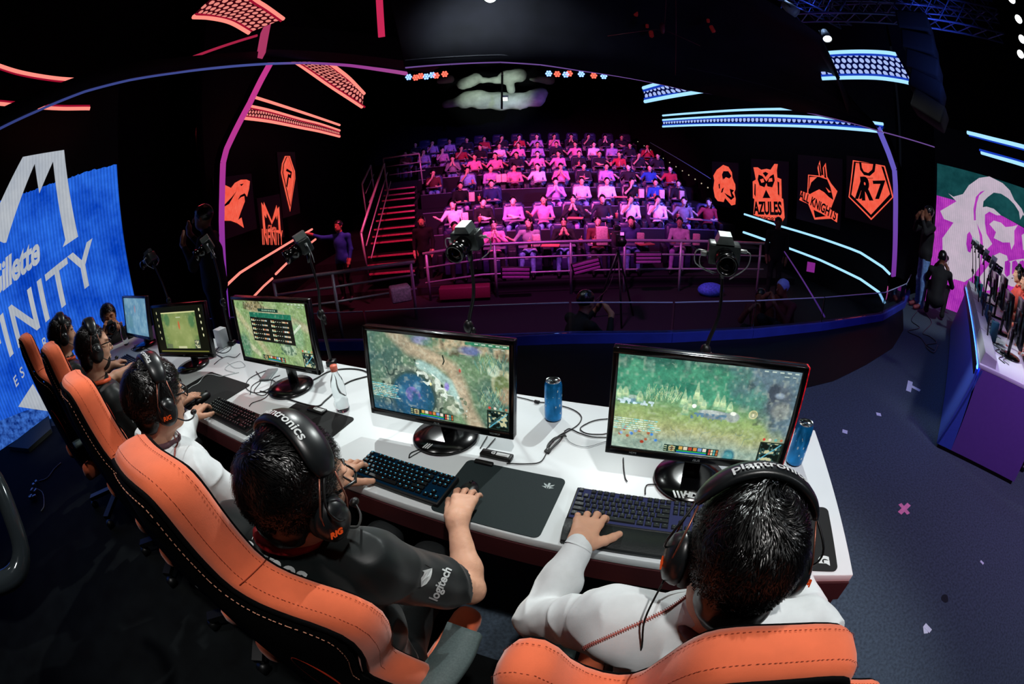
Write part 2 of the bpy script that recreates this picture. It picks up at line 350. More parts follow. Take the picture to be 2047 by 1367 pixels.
b=MB(); b.tube(A3,[.014]*5+[.018]*3+[.026,.034,.038],6); b.build('light_edge',M_ring,lf)
b=MB(); b.grid([[p+Vector((0,0,.02)) for p in A3],[p+Vector((0,.03,.2)) for p in A3]]); o=b.build('fascia',M_canopy,lf); o.modifiers.new('t','SOLIDIFY').thickness=.02
# box beam with pink end plate
bb=thing('box_beam','dark box beam hanging over the stage mouth with a pink end plate','beam')
M_beam=mat('beam_black','#08080c',rough=.8,noise=.3,scale=5)
a0=ond(527,85,6.6); a1=ond(870,120,7.4); b=MB(); b.bar(a0+Vector((0,0,.0)),a1,.4,.36); b.build('beam',M_beam,bb)
b=MB(); d=(a1-a0).normalized(); b.bar(a0-d*.05,a0+d*.03,.42,.46); b.build('end_plate',grad_glow('pink_plate','#c04070',3.,'#d04878',5.,.7),bb)
b=MB(); b.bar(ond(332,136,5.9),ond(514,71,6.4),.03,.03); b.build('light_edge',glow('pink_line','#c02a50',.7),bb)
o=MB(); o.bar(ond(757,-30,5.5),ond(763,74,5.4),.07,.05); tag(o.build('light_tube',glow('pink_tube','#d02a58',.9)),'vertical pink light tube hanging at the top near the canopy','light tube')
# ================================================================ LED SCREENS AND LOGOS
def glow_tex(name,c1,c2,es,scale=3.,stripes=0.,sc2=40.,detail=6,stripedir='X'):
    m=bpy.data.materials.new(name); m.use_nodes=True; nt=m.node_tree; N=nt.nodes; N.clear(); L=nt.links
    tc=N.new('ShaderNodeTexCoord'); nz=N.new('ShaderNodeTexNoise'); nz.inputs['Scale'].default_value=scale; nz.inputs['Detail'].default_value=detail; nz.inputs['Roughness'].default_value=.65
    L.new(tc.outputs['Object'],nz.inputs['Vector']); cr=N.new('ShaderNodeValToRGB'); cr.color_ramp.elements[0].position=.35; cr.color_ramp.elements[1].position=.65
    cr.color_ramp.elements[0].color=(*srgb(c1),1); cr.color_ramp.elements[1].color=(*srgb(c2),1); L.new(nz.outputs['Fac'],cr.inputs['Fac']); out=cr.outputs['Color']
    if stripes>0:
        w=N.new('ShaderNodeTexWave'); w.bands_direction=stripedir; w.inputs['Scale'].default_value=sc2; w.inputs['Distortion'].default_value=.3; L.new(tc.outputs['Object'],w.inputs['Vector'])
        mr=N.new('ShaderNodeMapRange'); mr.inputs[3].default_value=1-stripes; mr.inputs[4].default_value=1; L.new(w.outputs['Fac'],mr.inputs[0])
        mx=N.new('ShaderNodeVectorMath'); mx.operation='SCALE'; L.new(out,mx.inputs[0]); L.new(mr.outputs[0],mx.inputs['Scale']); out=mx.outputs[0]
    e=N.new('ShaderNodeEmission'); e.inputs[1].default_value=es; o=N.new('ShaderNodeOutputMaterial'); L.new(out,e.inputs[0]); L.new(e.outputs[0],o.inputs[0]); return m
class Plane:
    """a real flat screen in space; 2-D points (h,z) measured on it in metres"""
    def __init__(s,a,b,off=0):
        s.a=a; s.b=b; s.A=Vector((a[0],a[1],0)); s.d=(Vector((b[0],b[1],0))-s.A).normalized(); s.n=Vector((s.d.y,-s.d.x,0))
        if s.n.dot(Vector((-s.A.x,-s.A.y,0)))<0: s.n=-s.n
    def p(s,x,y): w=onv(x,y,s.a,s.b)-s.A; return (w.dot(s.d),w.z)
    def w(s,h,z,o=0.): return s.A+s.d*h+Vector((0,0,z))+s.n*o
    def M(s,h=0,z=0,o=0.,rot=0.):
        x=s.d*math.cos(rot)+Vector((0,0,math.sin(rot))); y=-s.d*math.sin(rot)+Vector((0,0,math.cos(rot))); R=Matrix((x,y,s.n)).transposed().to_4x4(); R.translation=s.w(h,z,o); return R
    def obj_M(s): return s.M()
def pxs(L,off,sc): return [(x/sc+off[0],y/sc+off[1]) for x,y in L]
def art(pl,parent,name,layers,mats):
    """flat artwork: layers of (points in (h,z), material index, offset)"""
    b=MB()
    for pts,mi,o in layers:
        b.mi=mi; bmv=[b.bm.verts.new((p[0],p[1],o)) for p in pts]
        es=[b.bm.edges.new((bmv[i],bmv[(i+1)%len(bmv)])) for i in range(len(bmv))]
        r=bmesh.ops.triangle_fill(b.bm,edges=es,use_beauty=True)
        for f in r['geom']:
            if isinstance(f,bmesh.types.BMFace): f.material_index=mi
    ob=b.build(name,mats,None,fix=False); ob.matrix_world=pl.obj_M(); 
    if parent: ob.parent=parent; ob.matrix_parent_inverse=parent.matrix_basis.inverted()
    return ob
def flat_text(pl,parent,name,txt,h0,z0,h1,z1,cap,m,o=.02,sxa=None,bold=0.,shear=0.,spacing=1.,upright=True):
    cu=bpy.data.curves.new('t','FONT'); cu.body=txt; cu.size=1; cu.offset=bold; cu.shear=shear; cu.space_character=spacing; cu.resolution_u=3
    t=bpy.data.objects.new('t',cu); me=bpy.data.meshes.new_from_object(t); xs=[v.co.x for v in me.vertices]; x0,x1=min(xs),max(xs); L=math.hypot(h1-h0,z1-z0)
    for v in me.vertices:
        f=(v.co.x-x0)/(x1-x0); yy=v.co.y/.7*cap; dx,dz=(h1-h0)/L,(z1-z0)/L
        if upright: v.co=(h0+(h1-h0)*f,z0+(z1-z0)*f+yy,o)
        else: sg=1 if dx>0 else -1; v.co=(h0+(h1-h0)*f-sg*dz*yy,z0+(z1-z0)*f+sg*dx*yy,o)
    bpy.data.objects.remove(t); bpy.data.curves.remove(cu)
    ob=link(name,me,m); ob.matrix_world=pl.obj_M()
    if parent: ob.parent=parent; ob.matrix_parent_inverse=parent.matrix_basis.inverted()
    return ob
# ---- left wall screen
LL=Plane((-5.84,1.66),(-4.57,3.9)); bpy.context.view_layer.update()
Mb=glow_tex('led_blue','#0a46c8','#2e74f4',.95,2.2,.35,6.6); Mdk=mat('led_off','#030304',rough=.6,noise=0)
Mwh=glow_tex('led_white','#b4bcc8','#c6ccd4',.85,3.,.12,6.6); Mb2=glow_tex('led_blue_noise','#082a80','#4a86f0',.7,14.,0,1)
sl=thing('led_wall_screen','giant blue wall screen with a white M crest and INFINITY lettering','screen',(-5.2,2.8,0)); bpy.context.view_layer.update()
b=MB(); b.prism([(-1.6,-.0),(2.6,-.0),(2.6,3.6),(-1.6,3.6)],-.12,0.); o=b.build('panel',Mdk); o.matrix_world=LL.obj_M(); o.parent=sl; o.matrix_parent_inverse=sl.matrix_basis.inverted()
P=LL.p; top=[P(*q) for q in pxs([(-80,375),(0,335),(70,318),(130,292),(250,250),(370,208),(500,165),(638,133)],(0,280),2.734)]
wav=[]
for i in range(len(top)-1):
    for k in range(16):
        f=k/16; wav.append((top[i][0]*(1-f)+top[i+1][0]*f,top[i][1]*(1-f)+top[i+1][1]*f+random.uniform(-.009,.009)))
wav.append(top[-1])
art(LL,sl,'picture_background',[([(2.57,.0),(-1.5,.0)]+[(-1.5,wav[0][1])]+wav,0,.004),([(-1.5,.0),(1.15,.0),(.9,.16),(.5,.25),(.1,.3),(-.4,.42),(-1.5,.45)],1,.008)],[Mb,Mb2])
mp=[P(*q) for q in pxs([(125,93),(350,55),(427,528),(343,585),(357,545),(290,118),(215,292),(190,130),(35,560),(20,562),(-70,520),(-40,440)],(0,280),2.734)]
tri=[P(*q) for q in pxs([(180,510),(100,635),(270,660)],(0,580),2.734)]
art(LL,sl,'crest',[(mp,0,.012)],[Mwh]); art(LL,sl,'triangle_mark',[(tri,0,.014)],[Mwh])
flat_text(LL,sl,'lettering','INFINITY',-.42,.66,2.12,1.30,.48,Mwh,bold=.012,spacing=1.06)
flat_text(LL,sl,'lettering','Gillette',.50,1.60,1.34,1.76,.30,Mwh,bold=.03,shear=.3,spacing=.92)
flat_text(LL,sl,'lettering','ESPORTS',.5,.55,1.45,.93,.115,Mwh,bold=.01,spacing=1.9)
# ---- right wall screen
LR=Plane((7.6,5.1),(8.7,3.4)); P=LR.p
Mteal=glow_tex('led_teal','#0f3d42','#1f5a5e',.7,2.,0); Mmag=glow_tex('led_magenta','#b02cc0','#d84ad8',.8,3.,.3,7.); Mpale=glow_tex('led_pale','#c8bccc','#dcc8dc',.82,3.,.14,7.)
sr=thing('led_wall_screen','giant magenta and teal wall screen with a white roaring ape head','screen',(8.3,4,0)); bpy.context.view_layer.update()
b=MB(); b.prism([(-.05,0),(4.6,0),(4.6,3.3),(-.05,3.3)],-.12,0.); o=b.build('panel',Mdk); o.matrix_world=LR.obj_M(); o.parent=sr; o.matrix_parent_inverse=sr.matrix_basis.inverted()
Z=lambda L: [P(*q) for q in pxs(L,(1840,300),3.415)]
tl=P(1872,326); ml=P(1871,390)
art(LR,sr,'picture_background',[([(0,tl[1]),(4.5,tl[1]+.1),(4.5,ml[1]-.3),Z([(560,450)])[0],Z([(245,345)])[0],(0,ml[1])],0,.003),([(0,0),(4.5,0),(4.5,ml[1]-.35),Z([(560,450)])[0],Z([(245,345)])[0],(0,ml[1])],1,.003)],[Mteal,Mmag])
head=Z([(190,295),(225,318),(290,300),(330,240),(400,190),(470,180),(560,225),(610,275),(640,340),(690,400),(720,470),(700,440),(680,475),(672,420),(640,370),(600,330),(550,298),(500,290),(460,320),(430,350),(425,390),(450,385),(500,400),(550,445),(520,445),(470,420),(440,440),(440,500),(450,570),(490,640),(450,680),(430,750),(400,800),(360,860),(300,900),(230,880),(200,900),(170,850),(150,720),(150,600),(225,495),(160,470),(135,415),(245,350)])
eye=Z([(470,505),(500,480),(550,495),(580,525),(630,520),(665,510),(640,550),(640,640),(620,680),(610,630),(560,630),(500,600),(515,560)])
nose=Z([(690,580),(720,560),(760,620),(740,700),(700,680)]); 
jaw=Z([(400,870),(470,780),(500,720),(540,700),(590,720),(600,760),(640,750),(700,740),(760,760),(790,900),(700,940),(620,930),(560,900),(520,950),(440,960)])
d1=Z([(365,480),(362,400),(378,320),(410,285),(440,275),(400,310),(385,360),(376,420),(378,478)])
d2=Z([(312,640),(318,575),(335,555),(352,590),(355,650),(340,700),(322,690)]); d3=Z([(385,500),(420,580),(430,680),(415,770),(405,800),(410,700),(405,590)])
teeth=[Z([(x,760),(x+25,750),(x+38,770),(x+34,850),(x+12,865),(x-2,840)]) for x in (575,625,675,725)]
art(LR,sr,'ape_head_artwork',[(head,0,.010),(eye,0,.010),(nose,0,.01),(jaw,0,.009),(d1,1,.018),(d2,1,.018),(d3,1,.018)]+[(t,1,.02) for t in teeth],[Mpale,Mmag])
# ---- glowing team logos on the hall side walls
Mo=glow_tex('logo_orange','#f85640','#ff6a54',1.04,6.,.25,9.); Mk=mat('logo_gap','#050203',rough=.7,noise=0)
WRp=Plane((8.25,7.0),(7.05,15.)); WLp=Plane((-5.1,6.4),(-5.1,15.5))
def logo(pl,label,sc,off,layers,texts=(),backing=True,cat='logo sign'):
    # layers: (points px, mat) ; positioned on plane; the thing is rooted at first point
    pts=[[pl.p(*q) for q in pxs(L,off,sc)] for L,_ in layers]
    h0=sum(p[0] for p in pts[0])/len(pts[0]); zz=min(p[1] for p in pts[0]); w=pl.w(h0,zz); t=thing('team_logo_sign',label,cat,w); bpy.context.view_layer.update()
    art(pl,t,'emblem',[(p,m,.01+.006*i) for i,(p,(L,m)) in enumerate(zip(pts,layers))],[Mo,Mk])
    if backing:
        xs=[p[0] for p in pts[0]]; zs=[p[1] for p in pts[0]]; b=MB(); b.prism([(min(xs)-.1,min(zs)-.1),(max(xs)+.1,min(zs)-.1),(max(xs)+.1,max(zs)+.1),(min(xs)-.1,max(zs)+.1)],-.05,0); o=b.build('panel',Mdk); o.matrix_world=pl.obj_M(); o.parent=t; o.matrix_parent_inverse=t.matrix_basis.inverted()
    for (s,a,c,cap,mi,bold,shear) in texts:
        a=pl.p(*pxs([a],off,sc)[0]); c=pl.p(*pxs([c],off,sc)[0]); flat_text(pl,t,'lettering',s,a[0],a[1],c[0],c[1],cap,[Mo,Mk][mi],o=.01+.006*(len(layers)+1),bold=bold,shear=shear,upright=False)
    return t
oR=(1400,310); k=5.1175
logo(WRp,'glowing orange roaring ape head logo on the right hall wall',k,oR,[
 ([(235,100),(290,120),(325,175),(330,230),(345,270),(360,300),(362,350),(350,380),(365,450),(360,505),(320,515),(290,480),(255,440),(240,480),(180,470),(150,430),(135,340),(145,260),(135,210),(170,150),(210,120)],0),
 ([(240,165),(290,165),(322,215),(300,240),(265,225),(235,260),(225,200)],1),([(305,345),(350,360),(330,385),(355,430),(320,460),(275,420),(250,385),(290,410),(325,430),(315,390)],1),
 ([(192,300),(205,290),(208,340),(198,345)],1),([(230,345),(250,330),(235,380),(218,388)],1),([(245,240),(300,290),(250,300),(238,275)],0)])
logo(WRp,'glowing orange owl crest sign reading AZULES on the right hall wall',k,oR,[
 ([(545,125),(590,125),(625,150),(680,140),(720,150),(760,90),(795,92),(785,160),(790,230),(830,245),(835,440),(850,450),(865,640),(835,690),(640,645),(545,610),(555,450),(540,440),(538,270),(570,250)],0),
 ([(600,200),(640,215),(680,270),(720,215),(755,195),(765,260),(740,330),(690,320),(680,285),(660,330),(610,310),(590,250)],1),([(615,250),(650,240),(660,275),(630,285)],0),([(700,275),(710,240),(740,235),(745,270)],0),
 ([(645,440),(680,355),(725,440)],1),([(565,290),(575,300),(575,430),(560,400)],1),([(800,270),(818,280),(818,420),(805,400)],1),([(650,185),(680,172),(708,190),(680,225)],1)],
 [('AZULES',(560,600),(850,610),.36,1,.04,0),('ESPORTS',(615,668),(835,690),.12,1,.02,0)])
logo(WRp,'glowing orange horned dragon crest sign reading ALL KNIGHTS',k,oR,[
 ([(1105,200),(1215,210),(1200,130),(1225,55),(1240,200),(1262,210),(1255,130),(1285,80),(1300,220),(1340,290),(1405,370),(1340,540),(1410,600),(1400,690),(1340,650),(1170,660),(1105,500),(1015,460),(1030,365),(1095,390)],0),
 ([(1115,210),(1225,225),(1300,250),(1335,330),(1365,460),(1320,430),(1270,380),(1220,350),(1160,380),(1125,400),(1108,390)],1),([(1125,225),(1200,225),(1140,280),(1118,350)],0),([(1165,560),(1250,600),(1290,625),(1180,640)],1),
 ([(1290,330),(1345,380),(1320,385)],0),([(1218,100),(1228,95),(1250,215),(1232,215)],1),([(1275,125),(1285,115),(1300,240),(1280,230)],1)],
 [('ALL KNIGHTS',(1022,440),(1395,668),.23,1,.03,0)])
logo(WRp,'glowing orange pointed shield sign reading R7 beside the violet post',k,oR,[
 ([(1562,52),(1890,110),(1978,430),(1750,665),(1518,430)],0),([(1575,65),(1880,120),(1965,430),(1752,645),(1530,425)],1),([(1595,80),(1855,115),(1945,400),(1750,610),(1550,405)],0),
 ([(1630,70),(1800,90),(1790,170),(1740,215),(1680,205),(1640,150)],1),([(1655,80),(1775,95),(1765,150),(1725,185),(1680,170),(1660,130)],0),([(1680,238),(1775,235),(1775,240),(1680,244)],1),
 ([(1650,265),(1690,265),(1625,450),(1590,450)],1),([(1675,300),(1695,310),(1660,450),(1635,450)],1),([(1775,265),(1905,262),(1840,452),(1800,452),(1855,298),(1780,298)],1)],
 [('R',(1668,452),(1785,452),.5,1,.05,0)])
oL=(430,290); k=5.945
logo(WLp,'glowing orange shark-like beast emblem left of the hall behind the purple post',k,oL,[
 ([(60,470),(120,478),(185,510),(230,450),(300,412),(370,410),(410,430),(400,520),(375,615),(340,580),(350,670),(300,800),(270,890),(310,860),(338,985),(260,930),(180,900),(60,900)],0),
 ([(90,740),(160,700),(250,545),(190,620),(100,715)],1),([(258,655),(300,620),(360,600),(340,575),(290,600)],1),([(280,470),(328,460),(300,490)],1)])
logo(WLp,'glowing orange pointed leaf-shaped sign with a dark angular mark',k,oL,[
 ([(825,130),(885,130),(945,310),(950,400),(888,795),(800,430),(778,330),(790,220)],0),([(838,140),(870,140),(935,330),(937,410),(887,745),(812,420),(792,330),(803,225)],1),([(845,145),(865,145),(928,330),(930,410),(886,715),(820,420),(800,330),(810,230)],0),
 ([(840,280),(900,320),(890,400),(865,385),(845,510),(832,490),(855,345),(880,355),(885,335),(830,310)],1)])
logo(WLp,'glowing orange M crest sign reading INFINITY on the left hall wall',k,oL,[
 ([(545,680),(570,720),(575,675),(670,900),(725,710),(735,760),(757,730),(780,1055),(755,1050),(740,820),(728,890),(720,840),(670,945),(610,810),(605,870),(580,830),(600,1050),(572,1045)],0)],
 [('INFINITY',(553,1180),(800,1185),.33,0,.02,0),('Gillette',(622,1035),(720,1035),.16,0,.02,0)])
# ================================================================ LIGHT BLADES (perforated panels with tubes)
def perf(name,cdot,cbase,es,nu):
    m=bpy.data.materials.new(name); m.use_nodes=True; nt=m.node_tree; N=nt.nodes; N.clear(); L=nt.links
    uv=N.new('ShaderNodeUVMap'); 
    def lenfrac(off):
        a=N.new('ShaderNodeVectorMath'); a.operation='ADD'; a.inputs[1].default_value=(off,off,0); L.new(uv.outputs[0],a.inputs[0])
        f=N.new('ShaderNodeVectorMath'); f.operation='FRACTION'; L.new(a.outputs[0],f.inputs[0])
        s=N.new('ShaderNodeVectorMath'); s.operation='SUBTRACT'; s.inputs[1].default_value=(.5,.5,0); L.new(f.outputs[0],s.inputs[0])
        g=N.new('ShaderNodeVectorMath'); g.operation='MULTIPLY'; g.inputs[1].default_value=(1,1.732,0); L.new(s.outputs[0],g.inputs[0])
        l=N.new('ShaderNodeVectorMath'); l.operation='LENGTH'; L.new(g.outputs[0],l.inputs[0]); return l.outputs['Value']
    mn=N.new('ShaderNodeMath'); mn.operation='MINIMUM'; L.new(lenfrac(0),mn.inputs[0]); L.new(lenfrac(.5),mn.inputs[1])
    lt=N.new('ShaderNodeMath'); lt.operation='LESS_THAN'; lt.inputs[1].default_value=.36; L.new(mn.outputs[0],lt.inputs[0])
    mx=N.new('ShaderNodeMix'); mx.data_type='RGBA'; mx.inputs[6].default_value=(*srgb(cbase),1); mx.inputs[7].default_value=(*srgb(cdot),1); L.new(lt.outputs[0],mx.inputs[0])
    e=N.new('ShaderNodeEmission'); e.inputs[1].default_value=es; o=N.new('ShaderNodeOutputMaterial'); L.new(mx.outputs[2],e.inputs[0]); L.new(e.outputs[0],o.inputs[0]); return m
MpR=perf('perforated_red','#f08a80','#3a0410',.95,1); MpB=perf('perforated_blue','#a8bcf4','#050a3c',1.,1)
MtR=glow('tube_red','#ff8a7c',1.15); MtRh=glow('tube_red_housing','#a01030',.9); MtB=glow('tube_blue','#9fd8ff',1.2); MtBh=glow('tube_blue_housing','#1a40c0',.9)
def blade(label,top,bot,D,mt,mh,mp,w=.05,pitch=.12,extra=None,perfon=True,pl=None,name='led_fixture'):  # LED light panels, tubes along a perforated sheet
    """top/bot: the two long edges (seen from the stage), D: distances at first/last point"""
    def w3(L):
        out=[]
        for i,(x,y) in enumerate(L):
            f=i/(len(L)-1); out.append(onv(x,y,*pl) if pl else ond(x,y,D[0]*(1-f)+D[1]*f))
        return out
    T=w3(top); B=w3(bot); t=thing(name,label,'light panel',sum(T,Vector())/len(T)); bpy.context.view_layer.update(); o0=Vector(t.location)
    T=bez([p-o0 for p in T],28) if len(T)>2 else [T[0].lerp(T[1],i/8)-o0 for i in range(9)]; B=bez([p-o0 for p in B],28) if len(B)>2 else [B[0].lerp(B[1],i/8)-o0 for i in range(9)]
    n=min(len(T),len(B)); 
    def rs(P,n): return [P[min(len(P)-1,int(i*(len(P)-1)/(n-1)))] for i in range(n)]
    T=rs(T,n); B=rs(B,n)
    if perfon:
        me=bpy.data.meshes.new('perforated_panel'); vs=[]; 
        for a,c in zip(T,B): vs+=[a,c]
        fs=[(2*i,2*i+1,2*i+3,2*i+2) for i in range(n-1)]; me.from_pydata([tuple(v) for v in vs],[],fs); uvl=me.uv_layers.new(name='UVMap'); S=[0]
        for i in range(n-1): S.append(S[-1]+((T[i+1]-T[i]).length+(B[i+1]-B[i]).length)/2)
        for f in me.polygons:
            for li,vi in zip(f.loop_indices,f.vertices): i=vi//2; hgt=(T[i]-B[i]).length; uvl.data[li].uv=(S[i]/pitch,(0 if vi%2 else hgt/pitch/1.732))
        o=link('perforated_panel',me,mp,t); mm=o.modifiers.new('t','SOLIDIFY'); mm.thickness=.03; mm.offset=-1 
    dv=(T[0]-B[0]).normalized()
    for Pn,sgn in ((T,1),(B,-1)):
        nrm=[(-(p+o0)+Vector((0,0,HC))).normalized()*.03 for p in Pn]
        b=MB(); b.tube([p+q for p,q in zip(Pn,nrm)],w/2,6); b.build('light_tube',mt,t); b=MB(); b.tube([p-dv*sgn*w*.75+q*.3 for p,q in zip(Pn,nrm)],w*.32,6); b.build('housing',mh,t)
    if extra:
        X=w3(extra); b=MB(); b.tube([p-o0 for p in (bez(X,20) if len(X)>2 else X)],w/2,6); b.build('light_tube',mt,t)
    return t
WR2=((8.0,6.6),(6.4,15.)); WL2=((-4.9,6.2),(-4.4,15.))
blade('long blue light panel above the right logos, below the canopy edge',[(1325,240),(1400,235),(1500,231),(1600,233),(1680,238),(1765,248)],[(1325,253),(1400,250),(1500,250),(1600,252),(1680,256),(1768,264)],None,MtB,MtBh,MpB,.075,.19,[(1325,231),(1400,225),(1480,220),(1592,218)],pl=WR2)
blade('short blue perforated light panel tucked under the canopy, right of the audience',[(1286,176),(1320,166),(1360,156),(1420,143)],[(1289,203),(1340,193),(1400,183),(1452,174)],(12.5,10.5),MtB,MtBh,MpB,.1,.17)
blade('wide blue perforated light panel high on the right below the white spotlight',[(1629,108),(1680,104),(1730,103),(1770,105),(1790,108)],[(1643,157),(1700,155),(1755,156),(1800,162),(1822,167)],(7.5,7.2),MtB,MtBh,MpB,.06,.105)
blade('pair of blue light tubes at the right edge above the magenta screen',[(1934,265),(1990,279),(2060,297)],[(1962,305),(2000,316),(2060,334)],(7.6,7.),MtB,MtBh,MpB,.06,.1,perfon=False)
blade('red perforated light panel with three tubes beside the left post',[(499,212),(540,221),(600,238),(640,248),(679,261)],[(487,236),(540,243),(600,255),(640,263),(679,273)],None,MtR,MtRh,MpR,.065,.105,[(508,194),(590,220),(679,250)],pl=WL2)
blade('broad red perforated light panel hanging below the ring on the left',[(640,112),(675,138),(700,158),(728,187)],[(570,112),(600,130),(660,172),(724,214)],(8.2,10.),MtR,MtRh,MpR,.075,.115)
blade('large red perforated light panel at the top left above the box beam',[(470,-40),(505,-5),(535,15),(567,38)],[(386,34),(420,36),(460,45),(498,66)],(5.2,5.8),MtR,MtRh,MpR,.05,.085)
blade('pair of curved red light tubes at the far left above the blue screen',[(-20,125),(40,144),(110,156),(180,161)],[(-20,206),(60,213),(120,217),(180,217)],(5.6,5.6),MtR,MtRh,MpR,.04,.1,perfon=False)
# light strips low on the walls
def strip(label,px,w,m,pl=None,D=None,name='light_strip',off=0):
    P=[onv(x,y,*pl,off) for x,y in px] if pl else [ond(x,y,D[0]+(D[1]-D[0])*i/(len(px)-1)) for i,(x,y) in enumerate(px)]
    b=MB(); b.tube(P,w/2,6); o=b.build(name,m); tag(o,label,'light strip'); return o
strip('upper slanting blue light strip below the right logos',[(1488,428),(1560,452),(1640,476),(1700,497),(1720,505),(1765,534),(1779,548)],.06,MtB,WR2)
strip('lower slanting blue light strip on the right, from behind the guard to the stage edge',[(1571,494),(1640,520),(1720,558),(1757,584),(1768,606)],.06,MtB,WR2)
strip('short blue light strip at the right end of the audience railing',[(1486,464),(1540,483)],.07,MtB,WR2)
strip('upper slanting red light strip behind the desk cameras',[(624,458),(550,502),(480,545),(450,573)],.05,MtR,WL2)
strip('lower slanting red light strip, left end of the railing',[(631,478),(590,510),(551,548)],.05,MtR,WL2)
strip('short red light strip dropping behind the second farthest monitor stand',[(545,556),(527,572),(508,592)],.045,MtR,WL2)
# ================================================================ SPOTLIGHTS, PARS, TRUSS
M_hot=glow('lamp_white','#f4fff8',9.); M_warm=mat('fixture_grey','#8d9190',rough=.5)
def spot_fixture(label,px,D,r,m,aim,cat='spotlight'):
    w=ond(*px,D); t=thing('spotlight',label,cat,w); d=(Vector(aim)-w).normalized(); q=d.to_track_quat('Z','Y').to_matrix().to_4x4()
    b=MB(); b.lathe([(0,-r*1.6),(r*.7,-r*1.6),(r*.9,-r*.6),(r*1.05,r*.8),(r*.98,r*.8),(r*.9,r*.6)],20,q); b.build('housing',M_warm,t)
    b=MB(); b.lathe([(0,r*.55),(r*.9,r*.55),(r*.92,r*.62),(0,r*.7)],20,q); b.build('lens',m,t)
    b=MB(); b.tube([q@Vector((r*1.15,0,0)),q@Vector((r*1.2,0,-r*1.4)),q@Vector((0,0,-r*2.2)),q@Vector((-r*1.2,0,-r*1.4)),q@Vector((-r*1.15,0,0))],r*.09,6); b.build('yoke',M_bplastic,t); return t
spot_fixture('pale grey spotlight housing at the top right under the blue truss',(1583,20),6.5,.09,M_warm,(6.5,2,0))
spot_fixture('bright white lit spotlight below the blue truss',(1652,73),6.6,.07,M_hot,(3.5,2.5,0))
spot_fixture('bright white spotlight at the top centre over the canopy',(980,-6),5.,.07,glow('lamp_top','#e8fff8',22.),(0,0,1.5))
M_lb=glow('par_blue','#7aa0ff',3.); M_lr=glow('par_red','#ff5a48',2.6)
for i,(x,y,c) in enumerate([(817,154,0),(831,155,1),(841,152,1),(852,153,0),(864,150,0),(872,151,1),(889,148,1),(1097,147,0),(1114,148,1),(1131,149,0),(1138,147,1),(1162,148,0),(1187,151,1),(1207,152,0)]):
    w=ond(x,y,19.); t=thing('par_lamp',('blue' if c==0 else 'red')+' round lamp over the audience, %s of the lit ceiling patch'%('left' if x<950 else 'right'),'stage lamp',w,0,'row of round lamps over the audience')
    q=(Vector((0,0,1.))-w).normalized().to_track_quat('Z','Y').to_matrix().to_4x4(); b=MB(); b.lathe([(.05,-.3),(.13,-.25),(.17,.05),(.16,.05)],14,q); b.build('housing',M_bplastic,t); b=MB()
    for j in range(7):
        a=2*PI*j/6; rr=0 if j==6 else .085; b.lathe([(0,.0),(.042,.0),(.046,.02),(0,.03)],8,q@Matrix.Translation((1.15*rr*math.cos(a),1.15*rr*math.sin(a),0)))
    b.build('lens',M_lb if c==0 else M_lr,t)
for sx,(a,c) in (('left',((805,150),(905,140))),('right',((1085,140),(1225,152)))):
    A=ond(*a,19.3); Cc=ond(*c,19.3); b=MB()
    for dz in (.25,.55): b.tube([A+Vector((0,0,dz)),Cc+Vector((0,0,dz))],.03,6)
    tag(b.build('lamp_bar',M_bplastic),'dark lamp bar over the audience carrying the %s row of lamps'%sx,'lamp bar')
M_tr=mat('truss_blue_alu','#5a6a9a',rough=.35,metal=.6,noise=.1)
def truss(label,a,c,s=.25,n=14,m=M_tr,seg=None):
    a=Vector(a); c=Vector(c); d=(c-a).normalized(); x=d.cross(Vector((0,0,1))).normalized(); z=x.cross(d); co=[x*s/2+z*s/2,x*-s/2+z*s/2,x*-s/2-z*s/2,x*s/2-z*s/2]; b=MB(); L=(c-a).length
    for q in co: b.tube([a+q,c+q],.02,6)
    for i in range(n):
        p=a+d*L*i/n; r=a+d*L*(i+1)/n
        for k in range(4): b.tube([p+co[k],r+co[(k+1)%4]],.011,5,False)
    o=b.build('truss',m); tag(o,label,'truss'); return o
truss('nearer blue-lit roof truss running to the top right corner',ond(1560,18,8.5),ond(2000,52,8.),.4,14)
truss('blue-lit roof truss crossing behind the pale spotlight',ond(1545,-30,7.8),ond(1690,38,8.6),.32,8)
truss('farther blue-lit roof truss along the top edge',ond(1640,2,9.),ond(1990,14,8.6),.4,14)
for i,(x,y) in enumerate([(2022,-2),(2036,38),(2043,78),(2040,108)]): spot_fixture('small white lamp at the top right corner, %s of four'%['topmost','second from top','third from top','lowest'][i],(x,y),5.+.1*i,.045,M_hot,(0,0,1.5))
# dark hanging speaker stack covering the end of the blue panel
lp=thing('speaker_array','black hanging speaker stack covering the end of the wide blue light panel','loudspeaker',ond(1845,130,6.9)); 
for i in range(5):
    b=MB(); b.box((.18*math.sin(i*.35)*.4,0,.55-.3*i),(.75,.5,.27),Euler((.1*i,0,.5)),.03); b.build('cabinet',M_black,lp)
